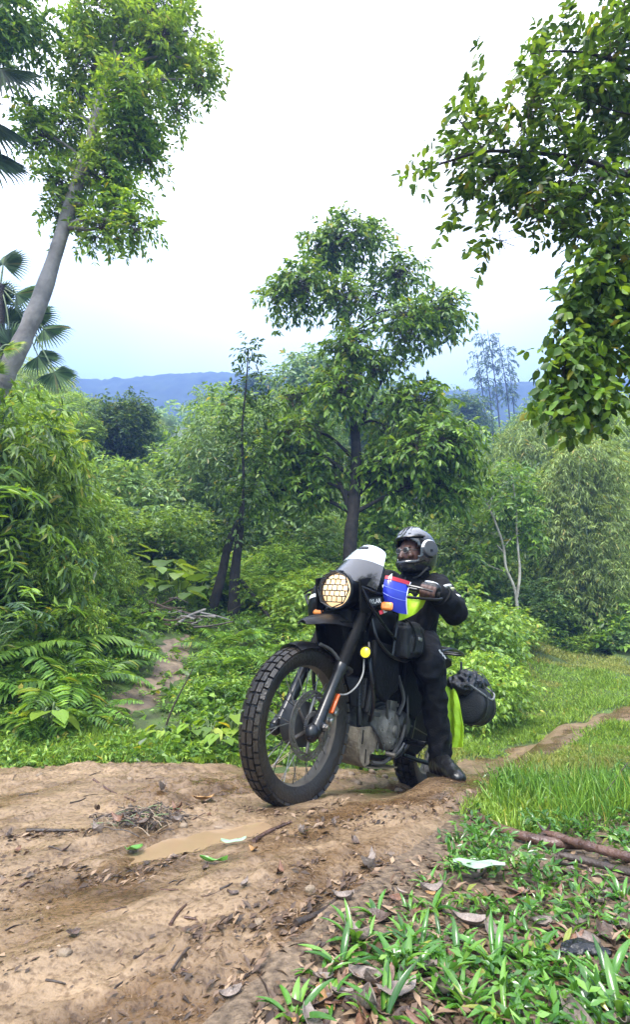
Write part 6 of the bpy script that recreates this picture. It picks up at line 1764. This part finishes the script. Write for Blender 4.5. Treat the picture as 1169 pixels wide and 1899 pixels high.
PALE_LEAF = mat('pale_green_leaf_back', (.27, .38, .26), .55, col2=(.20, .30, .19), scale=20)
GREEN_LEAF = mat('fresh_green_leaf', (.10, .26, .03), .35, col2=(.06, .18, .02), scale=18)
flat_leaf('fallen_leaf', 'large pale green leaf lying underside up on the near bank', 892, 1640, .150, .058, PALE_LEAF, -.12, 4, curl=.02, tilt=.03, lift=.05)
flat_leaf('fallen_leaf', 'bright green lobed leaf lying at the end of the puddle', 248, 1588, .075, .055, GREEN_LEAF, 1.2, 5, lift=.012)
flat_leaf('fallen_leaf', 'thin pale green leaf lying on the mud right of the puddle', 433, 1577, .085, .018, PALE_LEAF, .05, 6, lift=.012)
flat_leaf('fallen_leaf', 'yellow brown leaf lying beside the debris pile', 376, 1499, .10, .075, DEAD[3], .6, 7, lift=.012)
flat_leaf('fallen_leaf', 'dark brown leaf lying alone on the mud at lower left', 132, 1762, .035, .026, DEAD[2], .9, 8, lift=.008)
flat_leaf('fallen_leaf', 'long green leaf lying on the mud below the puddle', 395, 1612, .09, .014, GREEN_LEAF, -.15, 9, lift=.010)
flat_leaf('fallen_leaf', 'grey silver leaf lying face down at the bottom edge', 738, 1858, .095, .062, DEAD[1], .5, 12, lift=.02)
flat_leaf('fallen_leaf', 'yellow orange small leaf lying on the soil among the grass', 800, 1672, .030, .022, DEAD[3], .2, 14, lift=.02)

# brown dead leaves in the litter
rng = np.random.RandomState(91)
LEAFY = []
for s in range(6):
    ln, wd = (.10, .05) if s % 2 else (.085, .034)
    rows = []
    for t in np.linspace(0, 1, 8):
        w_ = wd * .5 * (math.sin(math.pi * min(1, .06 + .94 * t)) ** .7) * (1 - .2 * t) + .001
        rows.append([(ln * (t - .5), q * w_, ln * (.25 + .2 * (s % 3)) * ((t - .5) ** 2 * 2 + .5 * q * q * (1 if s % 2 else -.4)) + ln * .04 * math.sin(8 * t + 3 * q + s)) for q in (-1, -.5, 0, .5, 1)])
    g = np.array(rows); g[:, :, 2] -= g[:, :, 2].min()
    me = MB().sheet(g, .001).mesh('dead_leaf', 60); me.materials.append(DEAD[(0, 1, 0, 2, 3, 1)[s]])
    LEAFY.append(me)
DEAD_LABEL = ['narrow red brown dead leaf lying wet', 'broad grey brown dead leaf lying wet', 'narrow curled red brown dead leaf lying wet', 'broad dark wet dead leaf lying flat', 'narrow ochre dead leaf lying wet', 'broad curled grey dead leaf lying wet']
n = 0
while n < 95:
    u, v = rng.uniform(470, 1200), rng.uniform(1600, 1930)
    lim = np.interp(v, [1600, 1680, 1760, 1850, 1930], [810, 720, 640, 560, 480])
    if u < lim: continue
    s = rng.choice(6, p=[.26, .2, .2, .14, .08, .12])
    o = bpy.data.objects.new('dead_leaf', LEAFY[s]); COL.objects.link(o)
    o.location = tuple(ground_pt(u, v, .004)); o.rotation_euler = (rng.uniform(-.4, .4), rng.uniform(-.3, .3), rng.uniform(0, 6.28))
    k = rng.uniform(.38, .85); o.scale = (k, k, k * .7)
    zone = 'near the three sheath pieces' if v < 1690 and u > 880 else 'at the edge of the mud' if u < lim + 70 else 'along the bottom edge' if v > 1840 else 'in the lower right corner' if u > 960 else 'in the middle of the litter'
    tag(o, DEAD_LABEL[s] + ' ' + zone, 'leaf', 'dead leaves in the litter on the right'); n += 1
for u, v in ((430, 1676), (455, 1662), (660, 1570), (470, 1590), (205, 1530), (30, 1590), (15, 1560), (640, 1668), (520, 1640), (690, 1610), (380, 1620), (300, 1480), (560, 1560), (620, 1545), (430, 1840), (180, 1560)):
    s = rng.choice(6)
    o = bpy.data.objects.new('dead_leaf', LEAFY[s]); COL.objects.link(o)
    o.location = tuple(ground_pt(u, v, .003)); o.rotation_euler = (rng.uniform(-.3, .3), rng.uniform(-.3, .3), rng.uniform(0, 6.28))
    k = rng.uniform(.3, .7); o.scale = (k, k, k)
    tag(o, 'small crumpled dead leaf stuck in the mud of the track', 'leaf', 'dead leaves stuck on the muddy track')

# twigs
def twig(label, pts, r, material, group=None, name='twig', lift=.5):
    P = np.array([ground_pt(*p[:2]) + Zup * (r * lift + (p[2] if len(p) > 2 else 0)) for p in pts])
    c = curve(P - P[0], 12)
    o = MB().tube(c, np.linspace(r, r * .5, 12), 6).build(name, material, None, smooth_deg=60)
    o.location = tuple(P[0])
    return tag(o, label, 'twig', group)
twig('dark straight stick lying on the mud at far left', [(48, 1545), (95, 1545), (142, 1548)], .008, WOOD_DARK)
twig('reddish twig lying on the mud above the debris pile', [(172, 1455), (205, 1470), (250, 1492)], .006, WOOD_WET)
twig('brown stick lying between the debris pile and the front wheel', [(470, 1575), (500, 1556), (540, 1538)], .009, WOOD_WET)
twig('thin twig lying on the track beside the pale soil rut', [(318, 1815), (345, 1785), (365, 1768)], .0035, WOOD_DARK)
twig('short brown stick lying slanted in the middle of the track', [(315, 1722), (330, 1702), (345, 1688)], .005, WOOD_WET)
twig('dark curled bark scrap lying at the edge of the rut', [(548, 1716), (575, 1702), (605, 1682), (635, 1655)], .010, WOOD_DARK, name='bark_scrap')
twig('long thin red brown stalk lying among the grass clumps', [(845, 1748), (860, 1790), (872, 1840)], .003, WOOD_WET)
twig('thin rusty stalk crossing the litter near the pale leaf', [(870, 1655), (905, 1692), (940, 1722)], .003, WOOD_WET)
twig('thin pale stalk lying at the bottom edge of the litter', [(620, 1862), (670, 1882), (725, 1890)], .003, WOOD_PALE)
twig('dark rotten stick lying at lower right between two grass clumps', [(1008, 1826), (1040, 1806), (1075, 1790)], .008, WOOD_DARK)
rng = np.random.RandomState(92)
for k in range(46):
    u, v = rng.uniform(0, 700), rng.uniform(1440, 1890)
    if u > np.interp(v, [1440, 1600, 1760, 1900], [860, 760, 600, 480]): continue
    a = rng.uniform(-.5, 1.0); l = rng.uniform(12, 42)
    twig('small dark twig pressed into the mud of the track', [(u, v), (u + .5 * l * math.cos(a) + rng.normal(0, 3), v - .5 * l * math.sin(a) * .6), (u + l * math.cos(a), v - l * math.sin(a) * .6)], rng.uniform(.0016, .0042), (WOOD_DARK, WOOD_WET, WOOD_DARK)[k % 3], 'twigs pressed into the mud')

# crumbs of litter and mud on the track
rng = np.random.RandomState(93)
n = 24000
u, v = rng.uniform(-60, 900, n), 1412 + 500 * rng.uniform(0, 1, n) ** 1.25
P = []
o3 = np.array([0, 0, CAM_H])
d = np.stack([(u - 584.5) / F_PX, _cp - (949.5 - v) / F_PX * _sp, _sp + (949.5 - v) / F_PX * _cp], 1)
t = -CAM_H / d[:, 2]
for _ in range(4): t = (terrain(t * d[:, 0], t * d[:, 1]) - CAM_H) / d[:, 2]
x, y = t * d[:, 0], t * d[:, 1]
z, e = track_height(x, y)
pd = poly_sd(PUDDLE, x, y)
patch = fbm(x * 2.1 + 3, y * 2.1, 3)
line = np.zeros(n)
for cpts, wd_ in (([(470, 1745), (560, 1690), (640, 1640), (720, 1600)], 16), ([(0, 1640), (110, 1620), (220, 1640), (330, 1590)], 14), ([(0, 1560), (60, 1552), (180, 1548)], 12), ([(300, 1510), (420, 1500), (540, 1520), (640, 1500)], 14), ([(420, 1830), (520, 1760), (620, 1700)], 12), ([(540, 1560), (660, 1530), (780, 1510), (870, 1480)], 18), ([(350, 1760), (470, 1690), (600, 1600)], 12)):
    cc = curve(cpts, 30)
    dd = np.sqrt(((u[:, None] - cc[None, :, 0]) ** 2 + (2.2 * (v[:, None] - cc[None, :, 1])) ** 2).min(1))
    line = np.maximum(line, np.exp(-(dd / (1.6 * wd_)) ** 2))
ok = (e > .02) & (pd < -.02) & ((patch > rng.uniform(-.3, 1.6, n)) | (line > rng.uniform(.05, .9, n)))
P = np.stack([x, y, z + .001], 1)[ok]; inl = line[ok]
al = np.where(rng.uniform(0, 1, len(P)) < .6, rng.normal(.9, .3, len(P)), rng.uniform(0, 6.28, len(P)))
rows = leaf_rows(P, np.stack([np.cos(al), np.sin(al), rng.normal(.12, .2, len(P))], 1), Zup + rng.normal(0, .45, (len(P), 3)), LL := .004 + (.020 + .022 * inl) * rng.uniform(0, 1, len(P)) ** (2.8 - 1.3 * inl), LL * rng.uniform(.15, .6, len(P)))
LITTER = leaf_mat('crumbs', (.035, .022, .014), (.12, .07, .04), (.30, .20, .12), rough=.5, trans=.0)
tag(link_mesh('litter', leaves_mesh('litter', rows, LEAF2), LITTER), 'crumbs of bark and leaf scattered on the mud', 'litter', kind='stuff')
n = 3600
u, v = rng.uniform(430, 1230, n), rng.uniform(1480, 1960, n)
d = np.stack([(u - 584.5) / F_PX, _cp - (949.5 - v) / F_PX * _sp, _sp + (949.5 - v) / F_PX * _cp], 1)
t = -CAM_H / d[:, 2]
for _ in range(4): t = (terrain(t * d[:, 0], t * d[:, 1]) - CAM_H) / d[:, 2]
x, y = t * d[:, 0], t * d[:, 1]
ok = (poly_sd(TRACK, x, y) < .06)
P = np.stack([x, y, terrain(x, y) + .003], 1)[ok]
al = rng.uniform(0, 6.28, len(P))
rows = leaf_rows(P, np.stack([np.cos(al), np.sin(al), rng.normal(.1, .25, len(P))], 1), Zup + rng.normal(0, .5, (len(P), 3)), rng.uniform(.012, .05, len(P)), rng.uniform(.005, .020, len(P)))
tag(link_mesh('leaf_litter', leaves_mesh('leaf_litter', rows, LEAF4), LITTER), 'brown rotting leaf litter between the grass clumps', 'litter', kind='stuff')

# debris pile of roots and wet straw on the track
c = ground_pt(268, 1535)
dp = empty('debris_pile', c, 0, 'low pile of wet roots, straw and dead leaves on the track', 'debris')
rng = np.random.RandomState(94)
for nm, material, cnt, r in (('root_strands', WOOD_DARK, 90, .0022), ('straw_strands', mat('wet_straw', (.22, .15, .085), .5, col2=(.11, .07, .04), scale=30), 80, .0018), ('grass_strands', STEM_GREEN, 14, .0018)):
    mb = MB()
    for k in range(cnt):
        p = np.array([rng.normal(0, .085), rng.normal(0, .055), 0]); p[2] = .045 * math.exp(-((p[0] / .12) ** 2 + (p[1] / .09) ** 2)) * rng.uniform(.2, 1.1)
        d_ = unit(np.array([rng.normal(0, 1), rng.normal(0, .6), rng.normal(0, .22)])) * rng.uniform(.03, .10)
        mb.tube(curve([p - d_ * .6, p + Zup * .012 * rng.uniform(.2, 1.4), p + d_ * .6 - Zup * .006], 6), r, 4)
    tag(mb.build(nm, material, dp), kind='stuff')
for k in range(14):
    o = link_mesh('dead_leaf', LEAFY[(0, 3, 2, 1)[k % 4]], None, dp)
    o.location = (rng.normal(0, .10), rng.normal(0, .05), .012 + .02 * rng.uniform()); o.rotation_euler = (rng.uniform(-.6, .6), rng.uniform(-.6, .6), rng.uniform(0, 6.3)); o.scale = [rng.uniform(.4, .75)] * 3

# clumps of broad bladed grass in the litter
BL = []
for s in range(4):
    nn = 9
    g = np.array([[(t, q * (.5 * (math.sin(math.pi * (.14 + .86 * t)) ** .8)), (.30 + .08 * s) * t - (.34 + .10 * s) * t * t + .10 * abs(q) * (1 - t)) for q in (-1, 0, 1)] for t in np.linspace(0, 1, nn)])
    V = g.reshape(-1, 3); fc = [(i * 3 + j, i * 3 + j + 1, (i + 1) * 3 + j + 1, (i + 1) * 3 + j) for i in range(nn - 1) for j in range(2)]
    me = np_mesh('blade', V, fc, True); me.materials.append(LF_WET); BL.append(me)
def clump(u, v, size, seed, nb, label):
    rng = np.random.RandomState(seed)
    p = ground_pt(u, v, -.004)
    root = empty('grass_clump', p, 0, label, 'grass clump', 'broad bladed grass clumps on the near bank')
    for k in range(nb):
        o = link_mesh('blade', BL[rng.randint(4)], None, root)
        l = size * rng.uniform(.6, 1.15); w_ = size * rng.uniform(.13, .22)
        a = 6.283 * k / nb + rng.uniform(-.5, .5)
        o.location = (.015 * math.cos(a), .015 * math.sin(a), 0)
        o.rotation_euler = (rng.uniform(-.3, .3), -rng.uniform(.0, .95), a)
        o.scale = (l, w_, l)
    return root
CLUMPS = [(848, 1560, .11, 9), (832, 1600, .09, 8), (868, 1590, .10, 9), (905, 1590, .08, 8), (655, 1745, .13, 8), (700, 1700, .08, 8), (780, 1765, .14, 11), (755, 1745, .10, 8), (985, 1790, .15, 12), (868, 1868, .14, 11), (820, 1815, .12, 10), (1010, 1815, .10, 7), (930, 1720, .08, 8), (905, 1690, .07, 8), (712, 1895, .15, 7), (610, 1855, .12, 7), (545, 1893, .12, 9), (630, 1790, .10, 8),
          (1045, 1893, .15, 9), (940, 1893, .14, 8), (1120, 1660, .08, 8), (1095, 1690, .09, 8), (1145, 1560, .09, 9), (1130, 1830, .11, 8), (855, 1735, .09, 8), (735, 1800, .13, 9), (1155, 1885, .13, 8), (880, 1610, .09, 9), (795, 1640, .08, 8), (940, 1640, .07, 8), (1000, 1660, .06, 7), (1060, 1730, .08, 8), (1160, 1720, .09, 8), (640, 1700, .07, 7), (680, 1760, .10, 8), (920, 1790, .12, 9), (770, 1700, .07, 7), (820, 1690, .07, 7), (1040, 1520, .08, 9), (1090, 1545, .09, 9), (960, 1530, .08, 8), (1000, 1500, .08, 8), (1150, 1500, .09, 8), (600, 1810, .08, 7), (850, 1790, .10, 8)]
rng = np.random.RandomState(97)
while len(CLUMPS) < 120:
    u, v = rng.uniform(560, 1190), rng.uniform(1520, 1915)
    if u < np.interp(v, [1520, 1600, 1680, 1760, 1850, 1930], [900, 850, 760, 660, 580, 500]): continue
    CLUMPS.append((u, v, rng.uniform(.05, .10), 8))
for k, (u, v, s, nb) in enumerate(CLUMPS):
    s = min(.095, s * (.54 + .14 * (k % 3)))
    if not off_logs(*G(u, v)[:2], .05): continue
    zone = 'beside the three sheath pieces' if v < 1680 and u > 950 else 'at the mud edge above the pale leaf' if v < 1625 else 'round the pale leaf' if v < 1720 and u > 760 else 'at the edge of the rut' if u < 700 and v < 1840 else 'along the bottom edge' if v > 1835 else 'near the black scrap' if u > 960 else 'in the middle of the litter'
    clump(u, v, s, 300 + k, nb, ('large broad bladed grass clump ' if s > .07 else 'mid sized grass clump ' if s > .05 else 'small grass clump ') + zone)

rng = np.random.RandomState(98)
n = 1100
u, v = rng.uniform(560, 1230, n), rng.uniform(1490, 1950, n)
d = np.stack([(u - 584.5) / F_PX, _cp - (949.5 - v) / F_PX * _sp, _sp + (949.5 - v) / F_PX * _cp], 1)
t = -CAM_H / d[:, 2]
for _ in range(4): t = (terrain(t * d[:, 0], t * d[:, 1]) - CAM_H) / d[:, 2]
x, y = t * d[:, 0], t * d[:, 1]
ok = (poly_sd(TRACK, x, y) < -.03) & (fbm(x * 4 + 3, y * 4, 3) > .30) & off_logs(x, y)
P = np.stack([x, y, terrain(x, y) + rng.uniform(.004, .03, n)], 1)[ok]
rows = sprays(rng, P, rng.normal(0, .8, (len(P), 3)) + Zup * .5, .035, 2, .034, .013, 50, .3, .35, .1)
tag(link_mesh('weeds', leaves_mesh('weeds', rows, LEAF4), LF_WET), 'small bright green weeds between the grass clumps and litter', 'weeds', kind='stuff')

# the same verge goes on outside the picture on the right
rng = np.random.RandomState(99)
n = 5200
x, y = rng.uniform(.1, 3.4, n), rng.uniform(-.6, 2.6, n)
pu = pix(np.stack([x, y, terrain(x, y)], 1))
seen = (y > .3) & (pu[0][:, 0] > -60) & (pu[0][:, 0] < 1230) & (pu[0][:, 1] < 1950)
ok = (poly_sd(TRACK, x, y) < -.03) & ~seen & (x > .25)
x, y = x[ok], y[ok]
P = np.stack([x, y, terrain(x, y) + .004], 1)
h_ = len(P) // 2
al = rng.uniform(0, 6.28, h_)
tag(link_mesh('leaf_litter', leaves_mesh('leaf_litter', leaf_rows(P[:h_], np.stack([np.cos(al), np.sin(al), rng.normal(.1, .25, h_)], 1), Zup + rng.normal(0, .5, (h_, 3)), rng.uniform(.012, .05, h_), rng.uniform(.005, .02, h_)), LEAF4), LITTER), 'brown leaf litter of the verge beside the camera', 'litter', kind='stuff')
rows = sprays(rng, P[h_:], rng.normal(0, .8, (len(P) - h_, 3)) + Zup * .5, .045, 2, .042, .015, 50, .3, .35, .1)
tag(link_mesh('weeds', leaves_mesh('weeds', rows, LEAF4), LF_WET), 'green weeds of the verge beside the camera', 'weeds', kind='stuff')

# brush pile at the top of the footpath
c = col_at(318, 7.15)
bp_ = empty('brush_pile', c, 0, 'heap of dark dead branches at the top of the footpath', 'branches')
rng = np.random.RandomState(95)
for k in range(46):
    p = np.array([rng.normal(0, .30), rng.normal(0, .16), abs(rng.normal(.06, .09))])
    d_ = unit(np.array([rng.normal(0, 1), rng.normal(0, .4), rng.normal(0, .28)])) * rng.uniform(.15, .5)
    MB().tube(curve([p - d_ * .6, p + rng.normal(0, .02, 3), p + d_ * .6], 6), np.linspace(.014, .006, 6) * rng.uniform(.6, 1.3), 5).build('branch', (WOOD_DARK, BARK_GREY, WOOD_DARK, STEM_BROWN)[k % 4], bp_)
MB().tube([(-.62, -.05, .10), (-.25, .0, .14)], .06, 10).build('log', WOOD_DARK, bp_)
MB().tube(curve([(.10, -.2, .0), (.22, -.1, .12), (.42, .05, .22)], 8), .018, 6).build('branch', BARK_GREY, bp_)

# thin bare stems
def bare_stem(label, pts, Y, r, name='dead_sapling', leaves=0, mat_=WOOD_DARK, group=None, seed=0):
    b = col_at(pts[0][0], Y, .01)
    top = [at(u, v, Y) - at(*pts[0], Y) for u, v in pts]
    root = empty(name, b, 0, label, 'plant', group)
    C = curve(top, 14)
    MB().tube(C, np.linspace(r, r * .4, 14), 6).build('stem', mat_, root)
    if leaves:
        rng = np.random.RandomState(seed)
        i = rng.randint(3, 14, leaves)
        rows = leaf_rows(C[i], rng.normal(0, 1, (leaves, 3)) + Zup * .4, Zup + rng.normal(0, .4, (leaves, 3)), .035, .012)
        tag(link_mesh('foliage', leaves_mesh('foliage', rows, LEAF4), LF_GRASS, root), kind='stuff')
    return root
bare_stem('thin dark curved dead stem rising beside the footpath', [(303, 1360), (316, 1320), (338, 1275), (358, 1238)], 4.15, .009)
for k, (pts, Y) in enumerate((([(1030, 1462), (1018, 1420), (1003, 1372)], 2.75), ([(1052, 1448), (1055, 1400), (1056, 1355)], 2.9), ([(1082, 1440), (1090, 1395), (1095, 1330)], 3.0), ([(1108, 1380), (1106, 1345), (1103, 1312)], 3.6), ([(1075, 1380), (1078, 1345), (1078, 1325)], 3.6))):
    bare_stem('thin upright weed stalk standing in the grass of the near bank', pts, Y, .0032, 'weed_stalk', 10, STEM_GREEN, 'weed stalks on the near bank', k)
bare_stem('dark slanting bare twig standing in the grass at the right edge', [(1095, 1492), (1125, 1462), (1165, 1410)], 2.55, .0045, 'dead_sapling', 6, WOOD_DARK)
for k, (pts, Y) in enumerate((([(478, 1392), (505, 1368), (540, 1342)], 3.45), ([(500, 1385), (492, 1350), (488, 1318)], 3.5), ([(470, 1360), (500, 1350), (545, 1318)], 3.55))):
    bare_stem('dry pale stalk leaning in the weeds behind the front wheel', pts, Y, .004, 'dry_stalk', 0, WOOD_PALE, 'dry stalks seen through the front wheel', k)

# odd scraps
o = fuse('plastic_scrap', [[((-.045, 0, .012), (.03, .03, .012)), ((.0, .01, .02), (.035, .03, .016)), ((.045, -.005, .012), (.03, .022, .012))]], .005, 2, PLASTIC, None, fold=.008, fscale=34, stretch=(1, 1, 1))
o.location = tuple(ground_pt(1085, 1775, .002)); o.scale = (.8, .8, .5); tag(o, 'black crumpled plastic scrap lying in the litter at lower right', 'scrap')
STONE = mat('muddy_stone', (.26, .19, .125), .55, col2=(.15, .105, .065), scale=30, bump=.4)
for k, (u, v, s) in enumerate(((115, 1792, .016), (72, 1448, .020), (340, 1545, .018), (652, 1440, .03), (690, 1436, .026), (620, 1450, .03), (665, 1455, .034), (715, 1445, .022), (740, 1470, .03), (240, 1450, .02), (575, 1660, .016), (480, 1720, .014))):
    st_ = fuse('stone', [[((0, 0, s * .35), (s, s * .75, s * .55))], [((s * .4, s * .2, s * .3), (s * .6, s * .6, s * .45))]], s * .22, 2, STONE, None, fold=s * .16, fscale=1.6 / s, stretch=(1, 1, 1))
    st_.location = tuple(ground_pt(u, v, -.2 * s)); st_.rotation_euler = (0, 0, k * 1.3)
    tag(st_, 'small muddy stone lying alone at lower left of the track' if k == 0 else 'grey stone standing up at the far left of the track' if k == 1 else 'small muddy stone half sunk in the mud of the track', 'stone', None if k < 2 else 'stones in the muddy track')

for entry in [*protos, *BUSHES, *SHRUBS, *LANCE, *FERNS, *TARO]:      # a kind that was not planted anywhere goes away
    if entry[1] == 0:
        for ch in entry[0].children_recursive: bpy.data.objects.remove(ch)
        bpy.data.objects.remove(entry[0])

# ------------------------------------------------------------------ air
m, nt, N, L, out = nodes_of('haze_air')
pv = N('ShaderNodeVolumePrincipled')
pv.inputs['Color'].default_value = (.145, .225, .50, 1)
pv.inputs['Density'].default_value = .0052
pv.inputs['Anisotropy'].default_value = .2
L(pv.outputs[0], out.inputs['Volume'])
tag(MB().box((0, 140, 70), (560, 420, 150)).build('haze', m, smooth_deg=0), 'thin blue haze filling the valley', 'haze', kind='stuff')
